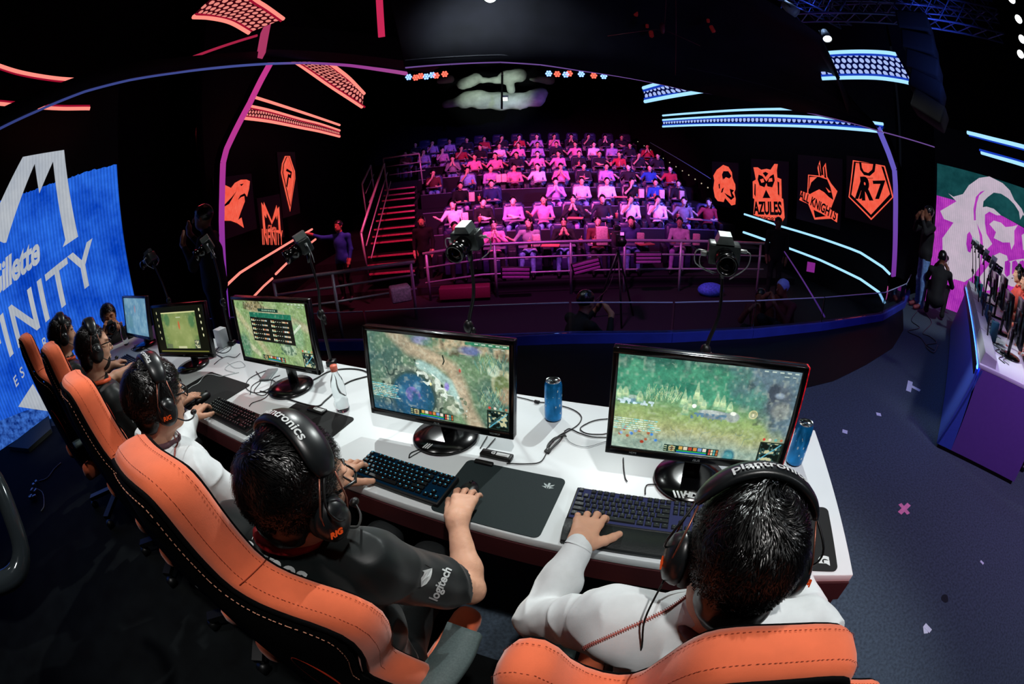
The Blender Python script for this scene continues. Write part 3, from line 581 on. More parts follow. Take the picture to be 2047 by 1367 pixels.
# chandelier like hanging wires with small red fittings
for i,(x0,y0,x1,y1,x2,y2) in enumerate([(1328,58,1333,-30,1330,62),(1350,150,1350,-30,1326,60)]):
    b=MB(); b.tube([ond(x0,y0,6.2),ond(x1,y1,5.9)],.004,4); 
    if i==0: b.tube([ond(1324,58,6.2),ond(1400,92,6.3)],.004,4); b.tube([ond(1324,58,6.2),ond(1180,78,6.4)],.004,4); b.ell(ond(1324,56,6.2),(.035,.035,.09))
    tag(b.build('hanging_cable',mat('red_metal','#8a3038',rough=.4)),['thin rigging wires spreading from a red fitting under the canopy','single straight rigging wire under the canopy'][i],'cable')
for i,(x,y) in enumerate([(1149,12),(1272,26),(1302,68),(1424,58)]):
    b=MB(); w=ond(x,y,6.5); b.box(w,(.05,.05,.11),Euler((.2,.3,i)),.01); b.box(w+Vector((-.05,0,.12)),(.04,.04,.06),None,.01); tag(b.build('hoist',mat('red_hoist','#7a2020',rough=.5,emit='#601010',es=.3)),'small red hoist fitting on the dark canopy, %s'%['leftmost','second from left','above the violet rim','rightmost'][i],'hoist')
# lit duct-like fabric on the audience ceiling
sd=SDF(.07)
for (pts,rs) in [([(891,209),(930,200),(960,199),(1000,202)],[.15,.34,.4,.4]),([(1000,203),(1040,203),(1070,196),(1085,186)],[.4,.36,.42,.2])]:
    sd.chain([ond(x,y,21.) for x,y in pts],rs,.2)
v=sd.mesh(lambda x,y,z:.09*vnoise(x,y,z,1.6)+.05*vnoise(x,y,z,3.5,2))
M_duct=mat('pale_duct','#c8d2c4',rough=.8,noise=.3,scale=2,bump=.4)
o=sdf_obj('fabric_duct',v,M_duct); tag(o,'long lumpy pale fabric duct lit above the audience','duct')
sd=SDF(.07)
for pts,rs in [([(925,168),(950,158)],[.25,.3]),([(878,163),(900,158)],[.12,.2]),([(1010,155),(1040,150)],[.3,.33]),([(965,162),(1000,160)],[.13,.14]),([(1020,165),(1022,182)],[.2,.15]),([(1060,158),(1100,160)],[.1,.2])]: sd.chain([ond(x,y,21.) for x,y in pts],rs,.05)
v=sd.mesh(lambda x,y,z:.1*vnoise(x,y,z,1.6)+.06*vnoise(x,y,z,3.5,2)); o=sdf_obj('ceiling_drapery',v,M_duct); tag(o,'broken patches of pale ceiling drapery lit above the duct','drapery')
b=MB(); w=ond(1010,198,19.5); b.box(w,(.2,.04,.16)); o=b.build('small_screen',glow('white_sign','#f4fff0',1.6)); tag(o,'tiny white lit sign in front of the pale ceiling duct','sign')
b=MB(); b.tube([ond(1004,150,19.8),ond(1003,218,19.8)],.05,6); tag(b.build('hanging_pole',M_black),'dark vertical pole in front of the pale ceiling duct','pole')
# ================================================================ NEAR DESK
M_red=mat('desk_front_red','#3e1419',rough=.55,noise=.12,scale=12)
M_cap=glow('caplight','#ffffff',1.)
LEN=5.05
def dbox(b,s0,s1,t0,t1,z0,z1,bev=0):
    c=DS((s0+s1)/2,(t0+t1)/2,(z0+z1)/2); b.box(c,(abs(s1-s0),abs(t1-t0),z1-z0),Euler((0,0,YAW)),bev)
dk=thing('gaming_desk','long white gaming desk with a dark red front, under the five large screens','desk',DS(2.5,.38,0)); 
def reloc(o,parent):
    """keep world placement while parenting"""
    bpy.context.view_layer.update(); o.parent=parent; o.matrix_parent_inverse=parent.matrix_world.inverted(); return o
b=MB(); dbox(b,0,LEN,0,.765,.71,.74,.003); reloc(b.build('desktop',M_white),dk)
b=MB(); dbox(b,.0,LEN,-.004,.016,.63,.709); reloc(b.build('front_panel',M_red),dk)
b=MB(); dbox(b,.0,.035,.017,.765,.0,.708); reloc(b.build('side_panel',M_red),dk)
b=MB(); dbox(b,LEN-.035,LEN,.017,.765,.0,.708); reloc(b.build('side_panel',M_red),dk)
b=MB(); dbox(b,.036,LEN-.036,.72,.745,.05,.708); reloc(b.build('back_panel',M_black),dk)
for s in (1.7,3.4): b=MB(); dbox(b,s,s+.03,.1,.718,0,.708); reloc(b.build('support_panel',M_black),dk)
# ---------------------------------------------------------------- screen pictures
class Pic:
    def __init__(s,w,h,seed=0,asp=16/9):
        s.w=w; s.h=h; y,x=np.mgrid[0:h,0:w]; s.X=x/(w-1); s.Y=1-y/(h-1); s.c=np.zeros((h,w,3)); s.asp=asp; s.seed=seed; s.gr=.32
    def n(s,f,k=0,sx=1.,sy=1.): return vnoise(s.X*s.asp*sx,s.Y*sy,np.zeros_like(s.X),f,s.seed+k)
    def fbm(s,f,k=0,o=4): return sum(s.n(f*2**i,k+i*3)/2**i for i in range(o))/1.6
    def put(s,m,col,a=1.):
        m=np.clip(m,0,1)[...,None]*a; s.c=s.c*(1-m)+np.array(srgb(col))*m
    def ell(s,cx,cy,rx,ry,col,a=1.,soft=.15,rot=0.):
        dx=(s.X-cx)*s.asp; dy=s.Y-cy; c,d=math.cos(rot),math.sin(rot); u=(dx*c+dy*d)/rx; v=(-dx*d+dy*c)/ry; r=np.sqrt(u*u+v*v); s.put((1-r)/soft+.5,col,a); return r
    def rect(s,x0,y0,x1,y1,col,a=1.): s.put(((s.X>=x0)&(s.X<=x1)&(s.Y>=y0)&(s.Y<=y1)).astype(float),col,a)
    def line(s,pts,w,col,a=1.,soft=.4):
        D=np.full(s.X.shape,9.)
        for (x0,y0),(x1,y1) in zip(pts[:-1],pts[1:]):
            ax,ay,bx,by=x0*s.asp,y0,x1*s.asp,y1; px_,py=s.X*s.asp-ax,s.Y-ay; dx,dy=bx-ax,by-ay; t=np.clip((px_*dx+py*dy)/(dx*dx+dy*dy+1e-9),0,1); D=np.minimum(D,np.hypot(px_-t*dx,py-t*dy))
        s.put((w-D)/(w*soft)+.5,col,a)
    def grain(s,a=.5):
        k=1+a*(.45*s.n(22,70)+.5*s.n(48,71)+.4*s.n(95,72)); k2=1+.25*a*s.n(8,73); s.c=s.c*np.clip(k*k2,.2,2)[...,None]; g=s.n(34,75); s.put((g-.2)*1.2*(s.c.mean(2)>.08),'#d4e0c8',a*.8); s.put((-g-.2)*1.2,'#24483c',a*.8)
    def hud(s,rng):
        s.grain(s.gr)
        s.rect(.30,.01,.62,.095,'#0c2a22'); s.ell(.345,.055,.032,.032,'#c0a060',soft=.2); s.ell(.345,.055,.024,.024,'#5a4030',soft=.2)
        for i in range(6): s.rect(.385+i*.028,.05,.407+i*.028,.088,['#c8a050','#d0c8b0','#a04030','#c88040','#7090c0','#d8d0c0'][i])
        s.rect(.375,.03,.55,.04,'#30c060'); s.rect(.375,.015,.55,.025,'#2060d0')
        for i in range(8): s.rect(.56+(i%4)*.015,.02+.035*(i//4),.571+(i%4)*.015,.048+.035*(i//4),['#c04838','#d8c8a0','#50a0a0','#b06030'][i%4])
        for i in range(9): s.rect(.302+.024*(i%3),.02+.025*(i//3),.318+.024*(i%3),.03+.025*(i//3),'#b8c8a0',.8)
        s.rect(.855,.0,1.,.235,'#1c2820'); s.rect(.865,.012,.99,.22,'#2c4a48')
        m=((s.X>.865)&(s.X<.99)&(s.Y>.012)&(s.Y<.22)); k=s.n(26,40)+.6*s.n(50,41); s.put(m*(k>.15),'#0a1410'); s.put(m*(k<-.35),'#b8b890'); s.line([(.87,.02),(.985,.21)],.006,'#58b0c8',.8)
        for i in range(4): s.ell(.872+.036*i,.262,.016,.016,['#c84838','#d8d0c0','#60a8a0','#b07050'][i],soft=.3)
        for i in range(5): s.rect(.77+.045*i+.01,.965,.77+.045*i+.035,.978,'#d0e0d0',.7)
        s.rect(.9,.93,.93,.94,'#d0e0d0',.6); s.rect(.95,.93,.97,.94,'#d0e0d0',.6)
    def chat(s,rng,y0,n,x1=.22):
        for i in range(n):
            y=y0-.023*i; s.rect(.0,y-.004,x1,y+.012,'#9fd8d8',.25); x=.003
            while x<x1:
                wd=rng.uniform(.008,.03); s.rect(x,y,x+wd,y+.009,rng.choice(['#d8f0e8','#70d8e0','#e0e8c8']),.8); x+=wd+.005
    def mesh(s,name,w,h,m,parent,M):
        vs=np.zeros((s.h*s.w,3)); vs[:,0]=((s.X-.5)*w).ravel(); vs[:,2]=(s.Y*h).ravel(); V=(np.array(M.to_3x3())@vs.T).T+np.array(M.translation)
        i=np.arange((s.h-1)*(s.w-1)); r,c=i//(s.w-1),i%(s.w-1); a=r*s.w+c; q=np.stack([a,a+s.w,a+s.w+1,a+1],1)
        me=bpy.data.meshes.new(name); me.vertices.add(len(V)); me.vertices.foreach_set('co',V.astype(np.float32).ravel()); me.loops.add(q.size); me.loops.foreach_set('vertex_index',q.astype(np.int32).ravel())
        me.polygons.add(len(q)); me.polygons.foreach_set('loop_start',np.arange(0,q.size,4,dtype=np.int32)); me.update()
        at=me.color_attributes.new('pic','FLOAT_COLOR','POINT'); cc=np.ones((s.h*s.w,4),np.float32); cc[:,:3]=np.clip(s.c,0,1.2).reshape(-1,3); at.data.foreach_set('color',cc.ravel()); return link(name,me,m,parent)
rng=random.Random(3)
def picA():
    p=Pic(560,315,11); f=p.fbm(4); g=p.fbm(14,9)
    p.c[:]=np.array(srgb('#4f9a78')); p.put(.5+f,'#2f7a62'); p.put((.62-p.Y)*5+.3*f,'#8ea86a'); p.put((.40-p.Y)*5+.4*f,'#a8a878'); p.put((.26-p.Y)*6+.3*f,'#8fa596')
    p.put((p.Y-.86)*8+.8*g,'#27564c'); p.put((p.Y-.75)*4+g*1.6-.9,'#5f8a78')
    p.put((p.X-.74)*6+(p.Y-.52)*3+f,'#5d7480'); p.ell(.90,.68,.13,.18,'#57616c',.9,.5); p.ell(.86,.77,.06,.09,'#39424e',.9,.5); p.ell(.93,.58,.1,.09,'#8b938e',.8,.5); p.ell(.9,.74,.05,.03,'#8fa0b0',.8,.5)
    p.put(((p.X>.7)&(p.Y>.4))*(g*2-.3),'#2c3a40',.6)
    for i in range(130):
        x=rng.uniform(.16,.34); y=rng.uniform(.60,.70); p.line([(x,y-.05),(x+rng.uniform(-.025,.025),y+rng.uniform(0,.06))],.0022,rng.choice(['#a8c890','#c8dca8','#7fb088','#5f9a78']),.9)
    p.ell(.07,.55,.13,.05,'#356e58',1,.5); p.ell(.09,.56,.075,.035,'#9fb8a8',1,.3); p.ell(.11,.535,.09,.025,'#78a0b0',1,.4)
    p.put(((abs(p.X-.11)<.1)&(abs(p.Y-.535)<.04))*(p.n(40,5)>.1),'#d0e8f0',.8)
    for x,y,h in [(.02,.6,.1),(.05,.62,.08),(.13,.58,.09),(.37,.58,.16),(.40,.56,.12),(.435,.64,.19),(.46,.6,.1),(.48,.57,.08),(.55,.6,.13),(.585,.6,.12),(.63,.56,.1),(.385,.5,.1)]:
        for k in range(4): p.put(((p.Y>y-.06+h*k*.2)&(p.Y<y+h*(.35+.2*k)-.02))*((1-abs(p.X-x)/((.026-.005*k)*np.clip((y+h*(.35+.2*k)-p.Y)/(h*.45),0,1)+1e-4))*3),['#7fae86','#a6c494','#c0d6a4','#8fb690'][k],.9)
    p.ell(.56,.475,.17,.045,'#7f9098',1,.3); p.ell(.53,.5,.13,.025,'#b8c4c0',1,.3); p.ell(.655,.47,.07,.055,'#98a4a0',1,.3); p.ell(.655,.51,.03,.02,'#e8f0e0',1,.3); p.ell(.43,.55,.022,.022,'#f0f4e8',1,.3); p.put(((abs(p.X-.52)<.1)&(abs(p.Y-.45)<.035))*(p.n(45,7)>.15),'#58809a',.9)
    p.ell(.77,.52,.045,.045,'#e8e0a0',1,.2); p.ell(.77,.52,.039,.039,'#9aa078',1,.2); p.rect(.765,.5,.775,.53,'#f0e8c0')
    p.put(((p.Y<.3)&(p.X>.1))*((abs(p.n(9,31))<.035)),'#5f7f7c',.6); p.ell(.68,.03,.07,.08,'#2f6a78',1,.4); p.ell(.68,.03,.05,.055,'#4a8a90',1,.3)
    for i in range(14): x=rng.uniform(.02,.26); y=rng.uniform(.12,.24); p.ell(x,y,.016,.016,rng.choice(['#2858a8','#4080c8','#90b0d8','#a86040']),1,.4)
    p.ell(.17,.09,.02,.018,'#b04028',1,.3); p.chat(rng,.33,6,.24); p.hud(rng); return p
def picB():
    p=Pic(560,315,23); f=p.fbm(4); g=p.fbm(13,9); p.c[:]=np.array(srgb('#47665a')); p.put(.4+f,'#6c8a68'); p.put(g-.2,'#8fa080',.6)
    p.line([(.2,1.02),(.33,.84),(.5,.76),(.62,.66),(.68,.45),(.72,.2),(.78,0)],.085,'#a89a80',1,.9); p.line([(.33,.86),(.5,.78),(.62,.68)],.04,'#b4a488',.8,.9); p.line([(.66,.5),(.71,.28)],.05,'#bcae94',.8,.9)
    p.put(((p.X>.5)&(p.Y>.84))*(.6+g),'#b8a888'); p.put((p.X>.55)*(p.Y>.8)*(p.n(22,3)),'#5a4a3a',.9); p.ell(.75,.89,.12,.05,'#5a6a9a',.9,.6); p.ell(.42,.95,.12,.05,'#8a88b8',.7,.6); p.ell(.48,.93,.1,.04,'#4f7a5a',.7,.6)
    r=p.ell(.33,.27,.40,.36,'#7a8678',1,.15); p.ell(.33,.26,.33,.32,'#39504a',1,.15); p.ell(.33,.25,.28,.28,'#1a5068',1,.12); p.ell(.33,.27,.18,.2,'#275e88',.9,.8); p.put(((p.X-.33)**2*3.1+(p.Y-.27)**2<.01)*(p.fbm(11,8)+.5),'#7a6ab0',.8); p.ell(.37,.38,.04,.06,'#6aa0c0',.6,.7); p.ell(.24,.3,.05,.05,'#4a88a0',.6,.7)
    p.put((r>.86)*(r<1.25)*(abs(p.n(10,4))<.12),'#26382e',.9); p.put((r>.8)*(r<1.3)*(p.n(30,6)>.3),'#a8b8a0',.7)
    p.line([(.4,.66),(.5,.6),(.6,.48),(.63,.36),(.66,.18)],.055,'#9fc0b8',1,.7); p.put(((p.X>.36)&(p.X<.72)&(p.Y>.1)&(p.Y<.68))*(abs(p.X*1.2+p.Y-1.05)<.1)*(p.n(26,12)>.2),'#e0ece0',.85); p.ell(.585,.44,.03,.05,'#8a7ad0',.9,.5); p.ell(.62,.2,.09,.1,'#c0c8b0',.9,.6); p.put((abs(p.X-.64)<.09)*(abs(p.Y-.2)<.13)*(p.n(20,3)>.1),'#5a7058',.8)
    p.ell(.96,.56,.13,.16,'#a8aa88',1,.2); p.ell(.95,.55,.09,.11,'#6a7a50',1,.3); p.ell(.9,.7,.07,.07,'#b8c8b0',1,.3); p.ell(.98,.42,.08,.1,'#a08c70',.9,.5); p.ell(.86,.8,.09,.07,'#6f9068',.8,.6)
    for i in range(160):
        x=rng.uniform(.8,.97); y=rng.uniform(.68,.86) if i%2 else rng.uniform(.28,.48); p.line([(x,y-.04),(x+rng.uniform(-.03,.03),y+.04)],.0025,rng.choice(['#8fb088','#6a9a8a','#a8b890','#4f8a80']),.8)
    p.line([(.565,.8),(.575,.74),(.565,.7)],.008,'#14201a',1); p.ell(.68,.65,.018,.03,'#a08878',1,.3); p.ell(.68,.65,.012,.02,'#b84a3a',1,.3); p.ell(.47,.44,.012,.02,'#e8e0a0',1,.3)
    p.put((.45-p.X)*1.2*(p.Y>.4),'#2f5a5a',.5); p.put((.16-p.X)*4,'#1c4a5c',.5); p.put(((p.X<.35)&(p.Y<.25))*(.22-p.Y)*6,'#154a6a',.8); p.rect(.72,.955,1,.985,'#1f7a58',.9)
    p.chat(rng,.34,8,.2); p.hud(rng); return p
def picC():
    p=Pic(400,225,37); f=p.fbm(4); g=p.fbm(12,9); p.c[:]=np.array(srgb('#7c9a62')); p.put(.4+f,'#93a877'); p.put(g,'#5f8458',.7); p.line([(-.05,.9),(.15,.55),(.3,.3),(.45,0)],.06,'#a7a57c',.9,.9); p.line([(.2,.9),(.5,.85),(.85,.7),(1,.6)],.06,'#a8a282',.8,.9); p.line([(.1,.25),(.25,.1)],.05,'#c0c0a0',.8,.9); p.ell(.05,.2,.16,.22,'#44745a',.9,.5); p.ell(.3,.92,.22,.1,'#8a7a58',.8,.6); p.put((abs(p.X-.3)<.16)*(p.Y>.85)*(p.n(30,2)>0),'#4f4a30',.8); p.ell(.85,.5,.12,.2,'#7aa078',.8,.5); p.line([(.78,.5),(.9,.66)],.02,'#d0dcc8',.8); p.ell(.7,.25,.15,.1,'#9ab098',.9,.6); p.put((abs(p.X-.7)<.12)*(abs(p.Y-.27)<.12)*(p.n(28,6)>.1),'#3c5c48',.8)
    p.rect(.36,.83,.64,.88,'#173a30'); 
    for i in range(7): p.rect(.42+i*.028,.845,.435+i*.028,.865,'#b0d8b8')
    p.rect(.22,.33,.8,.81,'#11140f'); p.rect(.22,.73,.8,.81,'#1c6a52')
    for r in range(5):
        y=.665-r*.075
        for c_ in (0,1):
            x0=.235+.285*c_; p.rect(x0,y,x0+.012,y+.035,'#e0e0c0'); p.rect(x0+.02,y,x0+.05,y+.018,'#a8c8a0'); p.rect(x0+.02,y+.022,x0+.045,y+.035,'#c08050')
            x=x0+.06
            for k in range(3): p.rect(x,y+.012,x+.012,y+.02,'#d8d8c0'); x+=.03
            for k in range(7): p.rect(x+k*.012,y+.005,x+k*.012+.009,y+.03,rng.choice(['#d8a070','#e0c090','#90b0c0','#c06040','#e8e0c0']))
    p.hud(rng); return p
def picD():
    p=Pic(220,124,51); f=p.fbm(4); g=p.fbm(12,9); p.c[:]=np.array(srgb('#0d1008')); m=((p.X>.16)&(p.X<.84)&(p.Y>.1)&(p.Y<.86)).astype(float)
    p.put(m,'#7c8a50'); p.put(m*(.4+f),'#8f9a60'); q=m*(np.hypot((p.X-.5)*1.5,p.Y-.45)-.3)*3; p.put(q*(.8+g),'#3c6438'); p.ell(.27,.72,.1,.14,'#3a6a44',.8,.5); p.ell(.75,.68,.1,.14,'#3a6a44',.8,.5); p.put(m*(g-.3),'#aab078',.7); p.ell(.5,.6,.03,.09,'#b85a34',.9,.5); p.rect(.46,.76,.55,.775,'#c8d0b0',.8); p.rect(.16,.855,.84,.885,'#c8c890')
    p.rect(.18,.1,.3,.2,'#56604a',.8); p.rect(.42,.1,.58,.15,'#c8c8a0',.7); p.rect(.74,.1,.84,.28,'#39463a'); p.put(((p.X>.75)&(p.X<.83)&(p.Y>.11)&(p.Y<.27))*(p.n(40,3)>0),'#b8b890'); p.rect(.04,.025,.97,.05,'#6a6a30')
    for i in range(5): p.ell(.07+.005*i,.88-.14*i,.012,.03,'#d8d8a0',1,.3); p.ell(.92+.002*i,.9-.13*i,.016,.03,'#e0e0b0',1,.3)
    return p
def picE():
    p=Pic(160,90,63); f=p.fbm(4); p.c[:]=np.array(srgb('#4a7690')); p.put(.4+f,'#6d93a6'); p.put(p.fbm(11,4)-.1,'#8fb0b8',.6); p.ell(.5,.7,.05,.1,'#a06a6a',.6,.6); p.ell(.25,.35,.2,.2,'#557f84',.6,.6); return p
M_scr=vcol_screen('game_picture',1.15)
def monitor(name_lab,prm,pic,mb,side=None,logo=None):
    s,t,z,yw,tl,ro=prm; base=DS(s,t+.045,.741); root=thing('computer_monitor',name_lab,'monitor',base,YAW+yw)
    W,Hh=.567,.345; Rt=Euler((-tl,0,0)).to_matrix()@Euler((0,-ro,0)).to_matrix(); M=Rt.to_4x4(); off=DS(s,t,z)-base; off=Euler((0,0,-(YAW+yw))).to_matrix()@off; M.translation=off
    R3=M.to_3x3(); P=lambda x,y,zz: M@Vector((x,y,zz))
    b=MB(); b.box(P(0,.02,Hh/2),(W,.028,Hh),R3,.004)
    b.box(P(0,.04,Hh*.5),(W*.55,.03,Hh*.55),R3,.012); b.build('casing',mb,root)
    b=MB(); e=.017
    for (x,zz,w,h) in ((0,Hh-e/2,W,e),(0,.0125,W,.025),(-W/2+e/2,Hh/2,e,Hh),(W/2-e/2,Hh/2,e,Hh)): b.box(P(x,.003,zz),(w,.012,h),R3,.002)
    b.build('bezel',M_gblack,root)
    M2=M.copy(); M2.translation=P(0,.0035,.0255); sc=pic.mesh('screen',W-2*e,Hh-.0255-e,M_scr,root,M2)
    b=MB(); b.box(P(0,.05,Hh*.32),(.07,.05,.09),R3,.01); b.box((0,.03,(z-.741)/2+.05),(.055,.03,z-.741+.1),None,.008); b.build('stand_column',M_gblack,root)
    b=MB(); b.lathe([(0,0),(.118,0),(.124,.006),(.12,.013),(.06,.02),(0,.022)],40,T4((0,0,.001))); b.build('stand_base',M_gblack,root)
    if side: b=MB(); b.box(P(W/2+.003,.022,Hh/2),(.008,.03,Hh*.98),R3,.001); b.build('side_trim',side,root)
    b=MB(); b.text('VG248QE' if logo is None else logo,.009,frame(P(W*.42*(-1 if logo else 1)+(.04 if logo else -.02),-.0045,.013),R3@Vector((1,0,0)),R3@Vector((0,-1,0)))); b.text('/SUS',.012,frame(P(0,-.0045,.012),R3@Vector((1,0,0)),R3@Vector((0,-1,0)))); b.build('lettering',mat('print_grey','#9aa4a4',rough=.5,noise=0),root)
    return root
def hexred():
    m=mat('red_trim','#c01420',rough=.35,noise=0,emit='#d01020',es=.5); nt=m.node_tree; N=nt.nodes; tc=N.new('ShaderNodeTexCoord'); v=N.new('ShaderNodeTexVoronoi'); v.inputs['Scale'].default_value=70; v.feature='DISTANCE_TO_EDGE'; r=N.new('ShaderNodeMapRange'); r.inputs[1].default_value=.0; r.inputs[2].default_value=.12; r.inputs[3].default_value=.6; r.inputs[4].default_value=.02
    nt.links.new(tc.outputs['Object'],v.inputs['Vector']); nt.links.new(v.outputs['Distance'],r.inputs[0]); nt.links.new(r.outputs[0],N['Principled BSDF'].inputs['Emission Strength']); return m
MON=dict(A=(.533,.326,.844,.031,.024,-.009),B=(1.412,.328,.817,.068,.088,-.023),C=(2.356,.397,.875,.072,.018,-.015),D=(3.344,.324,.823,.313,.087,-.012),E=(4.434,.355,.829,.085,.156,-.009))
mA=monitor('nearest computer monitor, at the right end, showing a green game map with grass and ruins',MON['A'],picA(),M_gblack,hexred(),'HDMI')
mB=monitor('central computer monitor showing a round blue pit in a stone game map',MON['B'],picB(),M_gblack)
mC=monitor('third computer monitor from the right, game map with a dark scoreboard table',MON['C'],picC(),M_gblack)
mD=monitor('computer monitor with a small green picture inside a wide black border',MON['D'],picD(),M_gblack)
mE=monitor('farthest computer monitor, pale blue picture, in front of the blue wall screen',MON['E'],picE(),mat('blue_lit_black','#0a0c14',rough=.3))
b=MB()
for k in range(3): b.box((-.05+.012*k,-.1,.018),(.006,.03,.002),Euler((.1,0,.35)))
b.build('base_logo',mat('print_white','#d8dcdc',rough=.5,noise=0),mA)
b=MB(); b.text('HD',.03,T4((.0,-.1,.0205),(0.08,0,-.2)),bold=.002); b.build('base_logo',M_gblack if 0 else mat('print_white'),mA)
b=MB()
for k in range(3): b.box((-.035+.009*k,-.095,.018),(.004,.028,.002),Euler((.1,0,-.3)))
b.build('base_logo',mat('print_white'),mB)
# ---------------------------------------------------------------- keyboards
def keyrows(full):
    R=[]; y=5.15
    r=[(0,1)]+[(2+i,1) for i in range(4)]+[(6.5+i,1) for i in range(4)]+[(11+i,1) for i in range(4)]+[(15.25+i,1) for i in range(3)]; R+=[(x,y,w) for x,w in r]
    def row(yy,ws,nav):
        x=0; o=[]
        for w in ws: o.append((x,yy,w)); x+=w
        return o+[(15.25+i,yy,1) for i in nav]
    R+=row(4,[1]*13+[2],(0,1,2))+row(3,[1.5]+[1]*12+[1.5],(0,1,2))+row(2,[1.75]+[1]*11+[2.25],())+row(1,[2.25]+[1]*10+[2.75],(1,))+row(0,[1.25]*3+[6.25]+[1.25]*4,(0,1,2))
    NP=[]
    if full:
        for i in range(4): NP.append((18.5+i,4,1))
        for yy in (3,2,1): NP+=[(18.5+i,yy,1) for i in range(3)]
        NP+=[(18.5,0,2),(20.5,0,1),(21.5,3,1),(21.5,1,1)]
    return R,NP
_KC={}
def keycap_mesh(w,mk,ml):
    k=(round(w,2),mk.name,ml.name)
    if k in _KC: return _KC[k]
    b=MB(); ww=w*.019-.0035; r0,r1=.0078,.0062; x0,x1=-ww/2,ww/2; h=.008
    b._add([(x0,-r0,0),(x1,-r0,0),(x1,r0,0),(x0,r0,0),(x0+.0017,-r1,h),(x1-.0017,-r1,h),(x1-.0017,r1,h),(x0+.0017,r1,h)],[(0,3,2,1),(4,5,6,7),(0,1,5,4),(1,2,6,5),(2,3,7,6),(3,0,4,7)])
    b.m(1); b._add([(-.0022,.0005,h+.0002),(.0022,.0005,h+.0002),(.0022,.0042,h+.0002),(-.0022,.0042,h+.0002)],[(0,1,2,3)])
    bmesh.ops.bevel(b.bm,geom=[e for e in b.bm.edges if e.calc_length()>.006 and all(f.material_index==0 for f in e.link_faces) and len(e.link_faces)==2],offset=.0009,segments=1,affect='EDGES')
    me=bpy.data.meshes.new('keycap'); b.bm.to_mesh(me); b.bm.free(); me.materials.append(mk); me.materials.append(ml); _KC[k]=me; return me
def keyboard(label,s,t,yaw,full,mkey,mleg,mglow,mbody,wrist=False,parts=True,logo=True):
    u=.019; R,NP=keyrows(full); NW=22.5 if full else 18.25; Wd=NW*u+.014; Dp=6.15*u+.02; root=thing('keyboard',label,'keyboard',DS(s,t,.741),YAW+yaw)
    b=MB(); b.box((0,0,.011),(Wd,Dp,.018),Euler((.045,0,0)),.004); b.build('case',mbody,root)
    x0=-NW*u/2+u/2; y0=-Dp/2+.012+u/2; zt=lambda y:.0205+y*.045
    b=MB(); b.box((0,0,.0207),(Wd-.012,Dp-.014,.001),Euler((.045,0,0))); b.build('backlight',mglow,root)
    if parts:
        for (x,y,w) in R:
            o=bpy.data.objects.new('keycap',keycap_mesh(w,mkey,mleg)); COL.objects.link(o); o.parent=root; yy=y0+y*u; o.location=(x0+(x+(w-1)/2)*u,yy,zt(yy)+.0018); o.rotation_euler=(.045,0,0)
        rest=NP
    else: rest=R+NP
    if rest:
        bm=bmesh.new()
        for (x,y,w) in rest:
            me=keycap_mesh(w,mkey,mleg); yy=y0+y*u; n0=len(bm.verts); bm.from_mesh(me); bm.verts.ensure_lookup_table()
            for v in bm.verts[n0:]: v.co=Vector((v.co.x+x0+(x+(w-1)/2)*u,v.co.y+yy,v.co.z+zt(yy)+.0018))
        me=bpy.data.meshes.new('keycaps'); bm.to_mesh(me); bm.free(); o=link('keypad' if parts else 'key_field',me,[mkey,mleg],root); o['kind']='stuff'
    if wrist:
        rows=[]
        for i in range(9):
            f=i/8; y=-Dp/2-.085*f; z=.012+.012*math.sin(PI*(.15+.7*f)); rows.append([(x,y,z) for x in (-Wd/2+.0+.01*f,-Wd/4,0,Wd/4,Wd/2-.01*f)])
        b=MB(); b.grid(rows); b.loft([[(-Wd/2,-Dp/2,.001),(Wd/2,-Dp/2,.001),(Wd/2-.01,-Dp/2-.085,.001),(-Wd/2+.01,-Dp/2-.085,.001)],[(-Wd/2,-Dp/2,.015),(Wd/2,-Dp/2,.015),(Wd/2-.01,-Dp/2-.085,.015),(-Wd/2+.01,-Dp/2-.085,.015)]]); b.build('wrist_rest',mat('wrist_leather','#14181a',rough=.45,noise=.2,scale=200,bump=.1),root)
    if logo: b=MB(); b.text('G',.014,T4((-Wd/2+.014,Dp/2-.011,.0265),(.045,0,0)),bold=.001); b.build('logo',glow('kb_logo','#7fd8f0',1.1),root)
    return root
Mk1=mat('keycap_grey','#24282c',rough=.45,noise=0,spec=.5); Mk2=mat('keycap_black','#0a0b0d',rough=.4,noise=0,spec=.5); Mkb=mat('keyboard_case','#0e1012',rough=.5,noise=.1)
kA=keyboard('nearest keyboard, grey keys lit violet-white with a padded wrist rest, under a wristed hand',.655,.165,.02,True,Mk1,mat('legend_dark','#5a6066',noise=0),glow('glow_violet','#6a72b0',.22),Mkb,wrist=True,logo=False)
kB=keyboard('compact black keyboard with blue-lit keys in front of the central monitor',1.425,.095,-.035,False,Mk2,glow('legend_blue','#58c8f0',.75),glow('glow_blue','#0c2c44',.4),Mkb)
kC=keyboard('black keyboard in front of the third monitor, under a white sleeved hand',2.43,.095,-.02,True,Mk2,mat('legend_grey','#9aa4a8',noise=0),mat('key_plate','#08090a',noise=0),Mkb,logo=False)
kD=keyboard('black keyboard of the fourth player, in front of the bordered monitor',3.36,.1,.1,False,Mk2,mat('legend_grey'),mat('key_plate'),Mkb,parts=False,logo=False)
kE=keyboard('farthest keyboard with a pale wrist pad, near the blue wall screen',4.12,.12,.0,True,mat('key_navy','#0c1430',noise=0),mat('legend_grey'),mat('key_plate'),Mkb,parts=False,logo=False)
